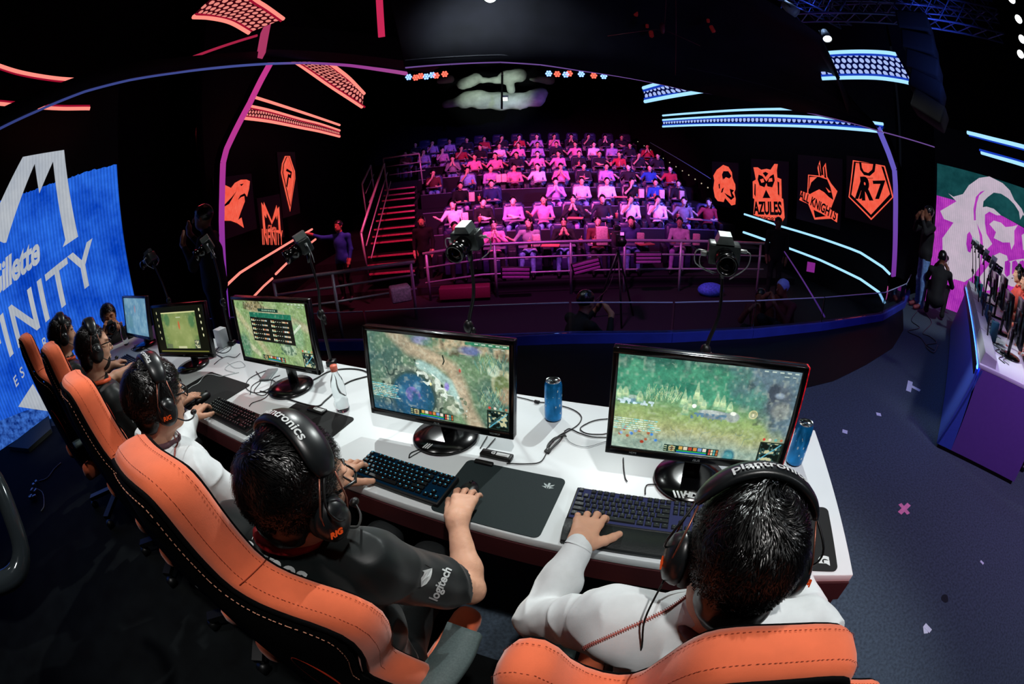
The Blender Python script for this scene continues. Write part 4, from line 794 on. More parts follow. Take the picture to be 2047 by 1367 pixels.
# ---------------------------------------------------------------- mouse pads
def rrect(w,d,r,n=6):
    out=[]
    for cx_,cy_,a0 in ((w/2-r,d/2-r,0),(-w/2+r,d/2-r,90),(-w/2+r,-d/2+r,180),(w/2-r,-d/2+r,270)):
        out+=[(cx_+r*math.cos(math.radians(a0+90*i/n)),cy_+r*math.sin(math.radians(a0+90*i/n))) for i in range(n+1)]
    return out
Mpad=mat('pad_grey','#1e2a2c',rough=.7,noise=.15,scale=300,bump=.1,bscale=900,spec=.4); Mpadk=mat('pad_black','#08090a',rough=.8,noise=.15,scale=300)
def pad(label,s,t,w,d,yaw,m,logo=None):
    root=thing('mouse_pad',label,'mouse pad',DS(s,t,.7402),YAW+yaw); b=MB(); b.prism(rrect(w,d,.02),0,.003); b.build('mat_sheet',m,root)
    if logo=='snake':
        b=MB(); M=T4((w/2-.045,d/2-.05,.0034))
        for pts in ([(-.018,.012),(-.006,.006),(-.002,-.006),(-.008,0),(-.014,.004)],[(.018,.012),(.006,.006),(.002,-.006),(.008,0),(.014,.004)],[(-.003,.016),(.003,.016),(.004,.004),(0,-.014),(-.004,.004)],[(-.02,-.004),(-.006,-.002),(-.004,-.012),(-.01,-.008)],[(.02,-.004),(.006,-.002),(.004,-.012),(.01,-.008)]): b.prism(pts,0,.0002,M)
        b.build('logo',mat('print_pale','#b8c4c4',noise=0),root)
    if logo=='G':
        b=MB(); b.text('G',.05,T4((w/2-.045,-d/2+.035,.0035)),bold=.004); b.build('logo',mat('print_white'),root)
    if logo=='Gl':
        b=MB(); b.text('G',.05,T4((-w/2+.05,-d/2+.05,.0035)),bold=.004); b.build('logo',mat('print_white'),root)
    return root
pad('dark grey mouse pad with a snake emblem, right of the blue-lit keyboard',1.098,.142,.345,.272,0,Mpad,'snake')
pad('black mouse pad partly hidden behind the nearest headset, at the desk end',.21,.155,.32,.275,-.03,Mpadk,'G')
pad('plain black mouse pad in front of the third monitor',2.02,.2,.37,.3,.0,Mpadk)
pad('large black mouse pad with a white letter, crossed by a white cable',2.86,.19,.46,.36,.0,Mpadk,'Gl')
# ---------------------------------------------------------------- mice
def mouse(label,loc,rz):
    sd=SDF(.0022); sd.ell((0,0,.012),(.031,.058,.026),k=.01); sd.box((0,0,-.02),(.06,.09,.021),.004,k=.002,op=-1); root=thing('computer_mouse',label,'mouse',loc,rz); sdf_obj('shell',sd.mesh(),M_bplastic,root)
    b=MB(); b.tube([(0,.03,.036),(0,.045,.029)],.004,8); b.build('wheel',M_gblack,root); return root
mouse('black mouse under the right hand of the player in the black jersey',DS(1.185,.1,.7425),YAW+.1)
mouse('black mouse with a white cable under a right hand on the large pad',DS(2.78,.12,.7425),YAW+.1)
mouse('black mouse on the pad at the right end of the desk',DS(.2,.09,.7425),YAW)
mouse('black mouse on the plain pad, hidden beside the white sleeved player',DS(2.0,.14,.7425),YAW)
# ---------------------------------------------------------------- cans, bottles, hubs, boxes
Mcan=mat('can_blue','#1478b8',rough=.25,metal=.6,noise=.35,scale=22); 
def can(label,loc,rz=0):
    root=thing('drink_can',label,'can',loc,rz); b=MB(); b.lathe([(0,0),(.026,0),(.033,.006),(.0335,.02),(.0335,.148),(.029,.162),(.0275,.164)],32); b.build('can_body',Mcan,root)
    b=MB(); b.lathe([(.0275,.163),(.0285,.166),(.0265,.167),(.025,.1635),(0,.1635)],32); b.build('can_lid',M_chrome,root); b=MB(); b.box((0,.006,.1645),(.014,.022,.001),None,.0004); b.build('pull_tab',M_chrome,root)
    b=MB()
    for i in range(26):
        a=rng.uniform(0,2*PI); z=rng.uniform(.03,.14); r=.0338; q=frame((r*math.cos(a),r*math.sin(a),z),(-math.sin(a),math.cos(a),0),(math.cos(a),math.sin(a),0)); w=rng.uniform(.001,.0035); b.prism([(w*math.cos(k),w*2*math.sin(k)) for k in (0,1,2,3,4,5)],0,.0002,q)
    b.build('printed_dots',mat('print_pale'),root); return root
can('tall blue drink can standing right of the central monitor',DS(1.076,.62,.741),.5)
can('tall blue drink can half hidden behind the right edge of the nearest monitor',DS(.14,.53,.741),2.)
Mpet=mat('clear_plastic','#f4fafa',rough=.05,trans=1.,noise=0,ior=1.3); Mwat=mat('water','#e8f4f4',rough=.0,trans=1.,noise=0,ior=1.2)
def bottle(label,loc,capm,h=.2,parent=None):
    root=thing('water_bottle',label,'bottle',loc); r=.031; b=MB(); b.lathe([(0,.002),(r*.85,0),(r,.012),(r,.05),(r*.9,.062),(r,.075),(r,.12),(r*.8,.15),(r*.42,.178),(r*.4,h)],24); b.build('bottle_body',Mpet,root)
    b=MB(); b.lathe([(0,h-.012),(r*.52,h-.012),(r*.52,h+.01),(r*.48,h+.013),(0,h+.013)],18); b.build('cap',capm,root); return root
bottle('clear water bottle with a salmon cap between the third and central monitors',DS(1.936,.385,.741),mat('cap_salmon','#e87860',rough=.4,noise=0))
bottle('clear water bottle by the far end of the desk near the photographer',DS(4.78,.32,.741),mat('cap_pink','#e0a0a8',rough=.4,noise=0))
def slab(label,name,s,t,w,d,h,m,yaw=0,z=.741,txt=None,cat='usb hub',bev=.004):
    root=thing(name,label,cat,DS(s,t,z),YAW+yaw); b=MB(); b.box((0,0,h/2),(w,d,h),None,bev); b.build('body',m,root)
    if txt: b=MB(); b.text(txt,d*.6,T4((-w*.1,0,h+.0006)),bold=.001); b.box((w*.2,0,h+.0002),(w*.4,d*.5,.0004)); b.build('logo',mat('print_white'),root)
    return root
slab('silver-black adapter box with a white label at the top of the snake pad','adapter_box',1.185,.322,.115,.034,.016,M_bplastic,.0,txt='G')
slab('small black dongle lying in front of the labelled adapter','dongle',1.21,.272,.068,.018,.012,M_bplastic,cat='dongle')
slab('black adapter box with a small white mark in front of the third monitor base','adapter_box',2.045,.325,.1,.04,.014,M_bplastic,txt='G')
slab('white box standing on the back of the desk beside a camera stand','white_box',3.42,.69,.085,.07,.13,M_white,cat='box',bev=.003)
slab('grey phone lying among cables left of the third monitor base','phone',2.62,.5,.07,.14,.009,mat('phone_grey','#8a9092',rough=.3),.5,cat='phone')
slab('pale wrist pad in front of the farthest keyboard','wrist_pad',4.05,.02,.42,.07,.018,mat('pad_pale','#8f979a',rough=.6),cat='wrist pad')
# ---------------------------------------------------------------- cables on the desk
Mcab=mat('cable_black','#0a0b0c',rough=.45,noise=0); Mcabw=mat('cable_white','#cdd2d4',rough=.5,noise=0)
def cable(label,px,r=.0025,m=Mcab,z=.7435,lift=None,extra=None,name='cable'):
    P=[onz(x,y,z+(lift[i] if lift else 0)) for i,(x,y) in enumerate(px)]; b=MB(); b.tube(bez(P,len(P)*6),r,6)
    if extra: extra(b)
    o=b.build(name,m); tag(o,label,'cable'); return o
cable('thick black cable curving up from the third monitor base to the central monitor',[(609,767),(631,757),(660,742),(699,737),(732,743),(755,765)],.004)
cable('thick black cable looping past the water bottle in front of the third monitor base',[(520,782),(545,787),(580,799),(631,812),(651,800),(679,775),(703,761),(735,752)],.004)
cable('tangled loop of thin black cable left of the third monitor base',[(545,737),(520,745),(497,758),(492,775),(510,785),(535,778),(550,763),(530,758),(505,770),(500,788)],.0022)
cable('second loop of thin black cable crossing the tangle by the third monitor base',[(512,742),(522,760),(508,782),(528,790),(540,773),(545,757),(560,750)],.0022)
cable('thin black cable dropping from the tangle toward the third keyboard',[(545,775),(530,795),(505,805),(498,812)],.002)
cable('black cable with a bead running from the central monitor past the blue can',[(1028,792),(1050,797),(1074,803),(1100,806),(1142,817),(1162,832),(1155,849),(1128,866)],.0022,extra=lambda b:b.tube([onz(1069,802,.747),onz(1078,804,.747)],.007,8))
def bundle(b):
    for k in range(5): b.tube(bez([onz(1128+k*1.2,864+k*2,.745+.002*k),onz(1112+3*math.sin(k),874,.752),onz(1098-k,890,.75),onz(1088+k*2,902+k,.744),onz(1099+k,897,.748),onz(1118,878+k,.75),onz(1129,866,.745)],30),.0018,5)
cable('bundled knot of black cable in front of the blue can',[(1128,866),(1106,880),(1094,902),(1080,923),(1050,927),(1013,926)],.002,extra=bundle)
cable('black cable running from the knot to behind the nearest monitor',[(1128,862),(1139,857),(1160,866),(1184,873),(1215,874)],.0022)
cable('upper black cable curving to behind the nearest monitor',[(1215,837),(1195,839),(1176,845),(1160,856),(1172,866),(1200,868),(1215,866)],.0022)
cable('thin grey cable loop on the white desk beside the nearest monitor',[(1130,872),(1142,885),(1170,893),(1205,884),(1222,878)],.001,mat('cable_grey','#8a9094',noise=0))
cable('short black cable from the compact keyboard to the central monitor base',[(817,915),(822,905),(845,895),(878,876)],.002)
cable('second short cable beside the compact keyboard lead',[(818,915),(835,905),(865,890),(882,878)],.0016)
cable('black lead rising from the nearest keyboard to its monitor base',[(1290,988),(1291,973),(1300,968),(1340,969),(1392,971)],.0022)
cable('thin black lead dropping from the bottom of the nearest monitor',[(1246,915),(1247,935),(1250,955),(1254,962)],.002)
cable('white mouse cable winding over the large black pad',[(376,778),(384,772),(397,765),(409,751),(422,748),(440,752),(455,749),(478,744)],.0024,Mcabw)
cable('pair of short black leads rising from the labelled adapter',[(960,896),(966,885),(974,872)],.002)
cable('short black lead beside the pair at the labelled adapter',[(972,897),(982,885),(990,876)],.002)
cable('black cable coiled around the white box at the back of the desk',[(425,690),(433,702),(450,705),(462,695),(455,682),(440,692),(430,705),(445,715)],.0024)
cable('black cables trailing between the fourth and third monitors',[(428,728),(440,718),(455,712),(470,714),(480,706)],.002)
cable('black cable tangle under the farthest monitor',[(268,690),(285,697),(275,703),(262,698),(280,692),(300,700),(312,705)],.0026)
cable('thin cable loops on the desk between third and fourth monitors',[(455,725),(470,735),(490,732),(480,722),(460,728),(450,738),(470,745)],.0012,mat('cable_grey'))
# ---------------------------------------------------------------- face cameras on goosenecks
Mcamm=mat('camera_magnesium','#2a3030',rough=.35,noise=.2,scale=80,metal=.3)
def face_cam(label,loc,aim,roll=0.,detail=True):
    root=thing('desk_camera',label,'camera',loc); q=(Vector(aim)-Vector(loc)).to_track_quat('Y','Z').to_matrix().to_4x4()
    A=lambda p:q@Vector(p); R=q.to_3x3(); b=MB(); b.box(A((0,0,0)),(.118,.062,.078),R,.008); b.build('body',Mcamm,root)
    b=MB(); pr=[(-.034,.028),(-.022,.058),(.022,.058),(.034,.028)]; m_=q@T4((0,0,.012),(PI/2,0,0)); b.prism([(x,z) for x,z in pr],-.032,.03,m_); b.build('viewfinder_hump',mat('camera_top','#5a6462',rough=.35,metal=.3),root)
    b=MB(); b.lathe([(.02,.03),(.036,.034),(.037,.06),(.034,.062),(.035,.09),(.038,.094),(.038,.118),(.031,.119),(.029,.1)],28,q@T4((0,0,-.004),(-PI/2,0,0))); b.build('lens',M_gblack,root)
    b=MB(); b.lathe([(0,.112),(.0,.112),(.028,.106)],24,q@T4((0,0,-.004),(-PI/2,0,0))); b.build('front_glass',mat('lens_glass','#050508',rough=.05,noise=0,spec=.8),root)
    b=MB(); b.box(A((-.072,0,.012)),(.03,.014,.012),R,.003); b.tube(bez([A((-.085,0,.012)),A((-.10,.0,0)),A((-.09,.0,-.05)),A((-.03,0,-.1))],12),.0025,5); b.tube(bez([A((.062,0,.0)),A((.1,0,.0)),A((.1,0,-.05)),A((.03,0,-.085))],12),.0025,5); b.tube(bez([A((.062,0,-.02)),A((.085,0,-.02)),A((.08,0,-.06)),A((.02,0,-.08))],12),.002,5); b.box(A((.072,0,-.008)),(.026,.014,.016),R,.003); b.build('side_cables',mat('connector_metal','#9aa0a0',rough=.3,metal=.7,noise=0),root); return A((0,0,-.045))+Vector(loc)
def goose(label,top,mid,foot):
    b=MB(); P=bez([top,mid[0],mid[1],foot],30); b.tube(P,[.006+.004*(i/len(P)) for i in range(len(P))],8); c=Vector(mid[1]); b.ell(c,(.022,.022,.03)); b.tube([c,c+Vector((.03,-.02,-.05))],.008,6); b.ell(c+Vector((.02,-.01,-.02)),(.012,.012,.02)); b.tube([top,Vector(top)-Vector((0,0,.05))],.011,8)
    b.box(Vector(foot)+Vector((0,0,.0)),(.05,.05,.03),None,.005); o=b.build('camera_stand',M_bplastic); tag(o,label,'camera stand')
fc=[('camera facing us behind the nearest monitor',(1447,505),1.62,(.45,-.3,1.2),(1425,600),(1412,690),.55),
 ('camera above the central monitor, lens turned to the lower left',(934,478),1.80,(1.5,-.4,1.0),(948,545),(940,640),1.5),
 ('camera between the third and central monitors against the red strips',(608,490),2.3,(2.9,-.2,1.0),(632,560),(628,620),2.33),
 ('camera beside the purple post behind the bordered monitor',(417,490),3.1,(3.9,-.2,1.0),(432,560),(436,640),3.36),
 ('farthest desk camera, in front of the black curtain by the blue screen',(301,515),3.9,(5.2,0,1.),(318,560),(330,610),4.25)]
for lb,px,d,aim,m1,m2,s in fc:
    loc=ond(*px,d); tp=face_cam(lb,loc,DS(*aim)); foot=DS(s,.735,.755); g1=tp.lerp(foot,.3)+Vector((.02,0,0)); goose('gooseneck under the '+lb,tp,(g1,tp.lerp(foot,.55)+Vector((.0,.01,0))),foot)
# ---------------------------------------------------------------- tape marks on the stage floor
Mt=mat('tape_white','#d4dae6',rough=.6,noise=.05); Mtp=mat('tape_pink','#f08ab0',rough=.6,noise=.1)
def tapes(label,segs,m=Mt,w=.045,cat='tape mark'):
    b=MB()
    for b_i,(a,c) in enumerate(segs): A=onz(*a,.0012); Cc=onz(*c,.0012); b.bar(A+Vector((0,0,.0012*b_i)),Cc+Vector((0,0,.0012*b_i)),w,.0014)
    tag(b.build('floor_tape',m),label,cat)
tapes('pink and white tape cross on the stage carpet',[((1799,1007),(1816,1027)),((1817,1008),(1798,1026))],Mtp,.035)
tapes('white T-shaped tape mark near the opposing desk',[((1820,762),(1816,782)),((1822,772),(1839,781))],Mt,.06)
tapes('small white A-shaped tape mark at the lower right of the carpet',[((1849,1252),(1851,1266)),((1848,1249),(1860,1262))],Mt,.03)
tapes('small white tape dash nearest the desk corner on the carpet',[((1684,861),(1694,864))],Mt,.05)
tapes('small white tape dash farther out toward the stage edge',[((1752,827),(1761,829))],Mt,.05)
tapes('tiny white tape dash right of the pink cross',[((1960,1121),(1966,1127))],Mt,.02)
b=MB(); w=onz(1889,1196,.0015); b.prism([(w.x+.03*math.cos(a)*(1+.1*math.sin(3*a)),w.y+.03*math.sin(a)) for a in [k*PI/8 for k in range(16)]],.0005,.0012); tag(b.build('floor_stain',mat('stain','#0a0f1a',rough=.9)),'dark round stain on the carpet at the lower right','stain')
# ================================================================ GAMING CHAIRS
M_or=mat('orange_suede','#f0724a',rough=.85,noise=.1,scale=14,bump=.05,bscale=400,spec=.2,sheen=.3)
M_cbk=mat('chair_black_fabric','#040405',rough=.9,noise=.2,scale=120,spec=.1)
M_thr=mat('stitch_thread','#e8a080',rough=.7,noise=0); M_thrd=mat('stitch_dark','#a03c20',rough=.8,noise=0)
M_arm=mat('armrest_pad','#4c5a5a',rough=.6,noise=.15,scale=200)
HALF=[(0,1.37),(.07,1.37),(.098,1.36),(.112,1.33),(.115,1.28),(.118,1.235),(.13,1.185),(.165,1.155),(.215,1.135),(.265,1.11),(.297,1.06),(.295,.98),(.275,.91),(.262,.86),(.285,.80),(.312,.74),(.308,.66),(.28,.56),(.25,.47)]
A_L=[(0,1.15),(.06,1.15),(.10,1.14),(.122,1.11),(.138,1.06),(.17,1.02),(.22,1.02),(.27,1.05),(.305,1.08),(.34,1.085),(.358,1.05),(.352,.95),(.33,.8),(.29,.65),(.26,.47)]
A_R=[(0,1.15),(.06,1.15),(.10,1.14),(.122,1.11),(.134,1.05),(.152,.99),(.19,.94),(.25,.925),(.31,.92),(.335,.88),(.33,.8),(.30,.65),(.26,.47)]
HALF=[(x*1.0,z-.035-(.022 if x>.125 else 0)) for x,z in HALF[:-1]]+[HALF[-1]]
A_L=[(x,z+.03) for x,z in A_L]; A_R=[(x,z+.03) for x,z in A_R]; A_L[5]=(.165,1.0); A_L[6]=(.21,.985); A_L[7]=(.27,1.03)
def chair_def(x,z,tilt,wing): return Vector((x,wing*(abs(x)/.3)**2.0-math.tan(tilt)*(z-1.1),z))
def smooth_line(P):
    Q=[P[0]]
    for p,q in zip(P[:-1],P[1:]): p=Vector(p);q=Vector(q); Q+=[p.lerp(q,.25),p.lerp(q,.75)]
    return [Vector(Q[0])]+Q[1:]+[Vector(P[-1])]
def make_chair(label,s,t,yaw,tilt=math.radians(7),wing=.085,left=HALF,right=HALF):
    root=thing('gaming_chair',label,'chair',DS(s,t,0),YAW+yaw); zs=.47
    r_=smooth_line(right); l_=smooth_line(left); out=[tuple(p) for p in r_]+[(-p[0],p[1]) for p in l_[::-1]]
    out=[out[i] for i in range(len(out)) if i==0 or (Vector(out[i])-Vector(out[i-1])).length>1e-4]
    if (Vector(out[0])-Vector(out[-1])).length<1e-4: out=out[:-1]
    N=len(out)
    def nrm(i):
        a=Vector(out[(i-1)%N]); b=Vector(out[(i+1)%N]); d=(b-a).normalized(); return Vector((-d.y,d.x))
    sg=1 if nrm(N//4).x*out[N//4][0]>0 else -1
    def ring(dy,o):
        R=[]
        for i,(x,z) in enumerate(out):
            q=nrm(i)*sg; p=chair_def(x+q.x*o,z+q.y*o,tilt,wing); p.y+=dy; R.append(p)
        return R
    w=.042
    b=MB(); b.loft([ring(-w,-.016),ring(-w-.001,-.004),ring(-w+.008,.004),ring(-w*.5,.010),ring(0,.012),ring(w*.6,.010),ring(w*.95,.003),ring(w,-.008),ring(w*.9,-.018)],caps=False); b.build('side_band',M_or,root)
    for nm,dy,o,bul,mm in (('rear_cover',-w+.003,-.014,-.03,M_cbk),('front_cushion',w*.8,-.016,.02,M_cbk)):
        bm=bmesh.new(); vs=[]
        for i,(x,z) in enumerate(out): q=nrm(i)*sg; vs.append(bm.verts.new((x+q.x*o,0,z+q.y*o)))
        es=[bm.edges.new((vs[i],vs[(i+1)%N])) for i in range(N)]; bmesh.ops.triangle_fill(bm,edges=es,use_beauty=True)
        for k in range(-8,9): bmesh.ops.bisect_plane(bm,geom=bm.verts[:]+bm.edges[:]+bm.faces[:],plane_co=(k*.04,0,0),plane_no=(1,0,0))
        for k in range(24): bmesh.ops.bisect_plane(bm,geom=bm.verts[:]+bm.edges[:]+bm.faces[:],plane_co=(0,0,.48+k*.04),plane_no=(0,0,1))
        bmesh.ops.recalc_face_normals(bm,faces=bm.faces[:])
        for v in bm.verts:
            x,z=v.co.x,v.co.z; e=min((Vector((x,z))-Vector(p)).length for p in out); p=chair_def(x,z,tilt,wing); v.co=p+Vector((0,dy+bul*min(1,(e/.09))**.5,0))
        for f in bm.faces: f.smooth=True
        me=bpy.data.meshes.new(nm); bm.to_mesh(me); bm.free(); link(nm,me,mm,root)
    b=MB(); b.tube(ring(-w-.004,-.006),.0055,6,closed=True); b.tube(ring(w+.002,-.006),.004,6,closed=True); b.build('piping',M_cbk,root)
    # dashed stitching
    def dash(nm,R,m,r=.0009,L=.006,g=.005):
        b=MB(); acc=0; on=True; P=R+[R[0]]
        for i in range(len(P)-1):
            a,c=P[i],P[i+1]; d=(c-a).length; u=0
            if a.z<.8: continue
            while u+L<d: b.tube([a.lerp(c,u/d),a.lerp(c,(u+L)/d)],r,4,False); u+=L+g
        b.build(nm,m,root)
    dash('rear_stitching',ring(-w-.017,-.024),M_thr,.0011); dash('band_stitching',ring(-w*.55,.0115),M_thrd,.0006,.0035,.0045); dash('band_stitching',ring(w*.62,.0115),M_thrd,.0006,.0035,.0045)
    b=MB()
    for sx,ll in ((1,right),(-1,left)):
        tgt=Vector((sx*ll[6 if ll is HALF else 5][0],ll[6 if ll is HALF else 5][1])); j=min(range(N),key=lambda i:(Vector(out[i])-tgt).length); b.tube([r[j] for r in (ring(-w+.008,.0055),ring(-w*.5,.0112),ring(0,.0132),ring(w*.6,.0112),ring(w*.95,.0042))],.0012,4)
    b.build('band_seam',M_thrd,root)
    # seat, side bolsters, armrests, column, star base
    b=MB(); b.box((0,.27,zs-.05),(.42,.50,.11),None,.045,3); b.build('seat',M_cbk,root)
    for sx in (-1,1):
        b=MB(); b.box((sx*.245,.25,zs-.02),(.09,.50,.12),Euler((0,sx*.35,0)),.04,3); b.build('seat_bolster',M_or,root)
        a=thing; b=MB(); P=bez([(sx*.30,.02,.655),(sx*.335,.14,.665),(sx*.345,.24,.668),(sx*.335,.32,.667)],12); rows=[[(p.x-.05,p.y,p.z),(p.x-.044,p.y,p.z+.016),(p.x+.044,p.y,p.z+.016),(p.x+.05,p.y,p.z),(p.x+.042,p.y,p.z-.014),(p.x-.042,p.y,p.z-.014)] for p in P]; b.loft(rows); ar=b.build('armrest',M_arm,root)
        b=MB(); b.box((sx*.315,.18,.53),(.05,.08,.26),None,.01); b.box((sx*.27,.18,.405),(.14,.06,.03),None,.008); b.build('armrest_post',M_bplastic,ar)
    b=MB(); b.tube([(0,.25,.1),(0,.25,.4)],.028,12); b.box((0,.25,.39),(.2,.25,.04),None,.01); b.build('gas_column',M_bplastic,root)
    for k in range(5):
        a=2*PI*k/5+.3; e=Vector((.32*math.cos(a),.25+.32*math.sin(a),.085)); b=MB(); b.bar((0,.25,.12),e,.05,.03); g=b.build('base_arm',M_bplastic,root)
        b=MB(); b.tube([e+Vector((-.02,0,-.055)),e+Vector((.02,0,-.055))],.03,12); b.build('caster',M_bplastic,g)
    # printed ring on the rear lower cover and front headrest
    b=MB(); 
    b.tube([chair_def(.15+.04*math.cos(a),.74+.14*math.sin(a),tilt,wing)+Vector((0,-w-.024,0)) for a in [k*2*PI/28 for k in range(28)]],.0035,5,closed=True); b.build('ring_emblem',mat('emblem_orange','#b83018',rough=.6,noise=0),root)
    if left is not HALF: return root
    b=MB(); b.tube([chair_def(.055*math.cos(a),1.2+.055*math.sin(a),tilt,wing)+Vector((0,w+.022,0)) for a in [k*2*PI/24 for k in range(24)]],.0022,5,closed=True); b.build('ring_emblem',mat('emblem_orange'),root)
    return root
chairs=[make_chair('nearest gaming chair, orange suede edge, at the bottom right below the white sweater',.425,-.50,.05,left=A_L,right=A_R,wing=-.02,tilt=math.radians(4)),
 make_chair('gaming chair with a wide orange edge behind the central player in black',1.345,-.625,.0),
 make_chair('orange-edged gaming chair behind the white sleeved player with wavy hair',2.06,-.61,.0),
 make_chair('orange-edged gaming chair behind the bearded player in glasses',2.87,-.60,.0),
 make_chair('farthest orange-edged gaming chair, its black headrest ring showing before the blue screen',3.75,-.70,.06)]
# ================================================================ PEOPLE
from mathutils.bvhtree import BVHTree
M_skin=mat('skin_light','#d9a488',rough=.5,noise=.06,scale=18,bump=.06,bscale=260,spec=.35); M_skin2=mat('skin_tan','#b98262',rough=.5,noise=.08,scale=18,bump=.06,bscale=260,spec=.35); M_skind=mat('skin_dark','#6e4430',rough=.5,noise=.1,scale=18)
for _m in (M_skin,M_skin2): _b=_m.node_tree.nodes['Principled BSDF']; _b.inputs['Subsurface Weight'].default_value=.12; _b.inputs['Subsurface Radius'].default_value=(.01,.004,.002); _b.inputs['Subsurface Scale'].default_value=.5
M_hair=mat('hair_black','#070606',rough=.33,noise=.3,scale=40,spec=.7); M_hairb=mat('hair_brown','#120c09',rough=.38,noise=.3,scale=40,spec=.6)
M_jersey=mat('jersey_black','#0a1112',rough=.45,noise=.12,scale=60,bump=.05,bscale=900,spec=.35,sheen=.12); M_sweat=mat('sweater_white','#dfe3e5',rough=.85,noise=.04,scale=40,bump=.06,bscale=500,spec=.2,sheen=.2)
M_pants=mat('trousers_black','#0b1012',rough=.8,noise=.2,scale=80,bump=.05); M_collar=mat('collar_red','#a81820',rough=.6,noise=.1); M_lany=mat('lanyard_orange','#e85a2c',rough=.6,noise=.1)
M_wh=mat('print_white'); M_eye=mat('eye_white','#d8d4d0',rough=.2,noise=0); M_iris=mat('iris_dark','#140c08',rough=.15,noise=0)
def rotm(yaw=0,pitch=0,roll=0): return Euler((pitch,roll,yaw),'XYZ').to_matrix()
class HF:
    """head frame: centre of skull, x right, y forward, z up"""
    def __init__(s,c,yaw=0,pitch=0,roll=0,sc=1.): s.c=np.array(c,float); s.R=np.array(Euler((pitch,roll,yaw),'XYZ').to_matrix()); s.e=Euler((pitch,roll,yaw),'XYZ'); s.sc=sc
    def p(s,*v): return s.c+s.R@(np.array(v)*s.sc)
    def M(s): m=Matrix(s.R.tolist()).to_4x4(); m.translation=Vector(s.c); return m@Matrix.Scale(s.sc,4)
def head_sdf(sd,h,beard=False):
    p=h.p; r=(h.e.x,h.e.y,h.e.z); k=h.sc; E=lambda c,ra,kk=.02,op=1: sd.ell(p(*c),tuple(v*k for v in ra),r,kk,op)
    E((0,-.012,.03),(.077,.097,.088),.02); E((0,.03,.0),(.068,.07,.08),.03); E((0,.035,-.055),(.052,.055,.062),.03); E((0,.068,-.098),(.022,.02,.017),.025)
    for sx in (-1,1):
        E((sx*.04,.055,-.02),(.022,.022,.022),.02); E((sx*.05,.015,-.065),(.018,.04,.03),.025); E((sx*.032,.096,.018),(.018,.018,.013),.008,-1); E((sx*.034,.080,.036),(.025,.016,.007),.012)
        E((sx*.032,.078,.016),(.0145,.014,.0125),.004); E((sx*.079,.0,-.0),(.007,.019,.032),.006); E((sx*.084,.003,.004),(.006,.011,.02),.004,-1); E((sx*.013,.098,-.026),(.009,.011,.008),.006)
    sd.cap(p(0,.088,.025),p(0,.113,-.02),.008*k,.012*k,.010); E((0,.113,-.022),(.012,.011,.010),.006)
    E((0,.09,-.055),(.024,.012,.0065),.006); E((0,.088,-.067),(.021,.013,.007),.006); E((0,.101,-.0605),(.022,.006,.0012),.003,-1)
def face_bits(h,parent,glasses=True,eyes=True):
    M=h.M()
    if eyes:
        b=MB()
        for sx in (-1,1): b.ell(M@Vector((sx*.032,.0795,.016)),(.0125*h.sc,)*3)
        b.m(1)
        for sx in (-1,1): b.ell(M@Vector((sx*.032,.0885,.014)),(.0055*h.sc,)*3)
        b.build('eyes',[M_eye,M_iris],parent)
        b=MB()
        for sx in (-1,1): b.tube([M@Vector((sx*.014,.097,.037)),M@Vector((sx*.032,.098,.043)),M@Vector((sx*.053,.083,.038))],[.002,.0035,.0015],6)
        b.build('eyebrows',M_hair,parent)
    if glasses:
        b=MB()
        for sx in (-1,1):
            cx_,cz=sx*.034,.012; b.tube([M@Vector((cx_+w*.026*(1),.109-.004*abs(w),cz+z*.017)) for w,z in [(-1,-.7),(-.6,-1),(.6,-1),(1,-.6),(1.05,.6),(.8,1),(-.8,1),(-1,.7)]],.0023,6,closed=True)
            b.tube([M@Vector((sx*.061,.105,.022)),M@Vector((sx*.078,.085,.022)),M@Vector((sx*.084,.0,.018))],.003,6)
        b.tube([M@Vector((-.009,.110,.016)),M@Vector((.009,.110,.016))],.002,6); b.build('glasses',mat('glasses_black','#060607',rough=.25,noise=0),parent)
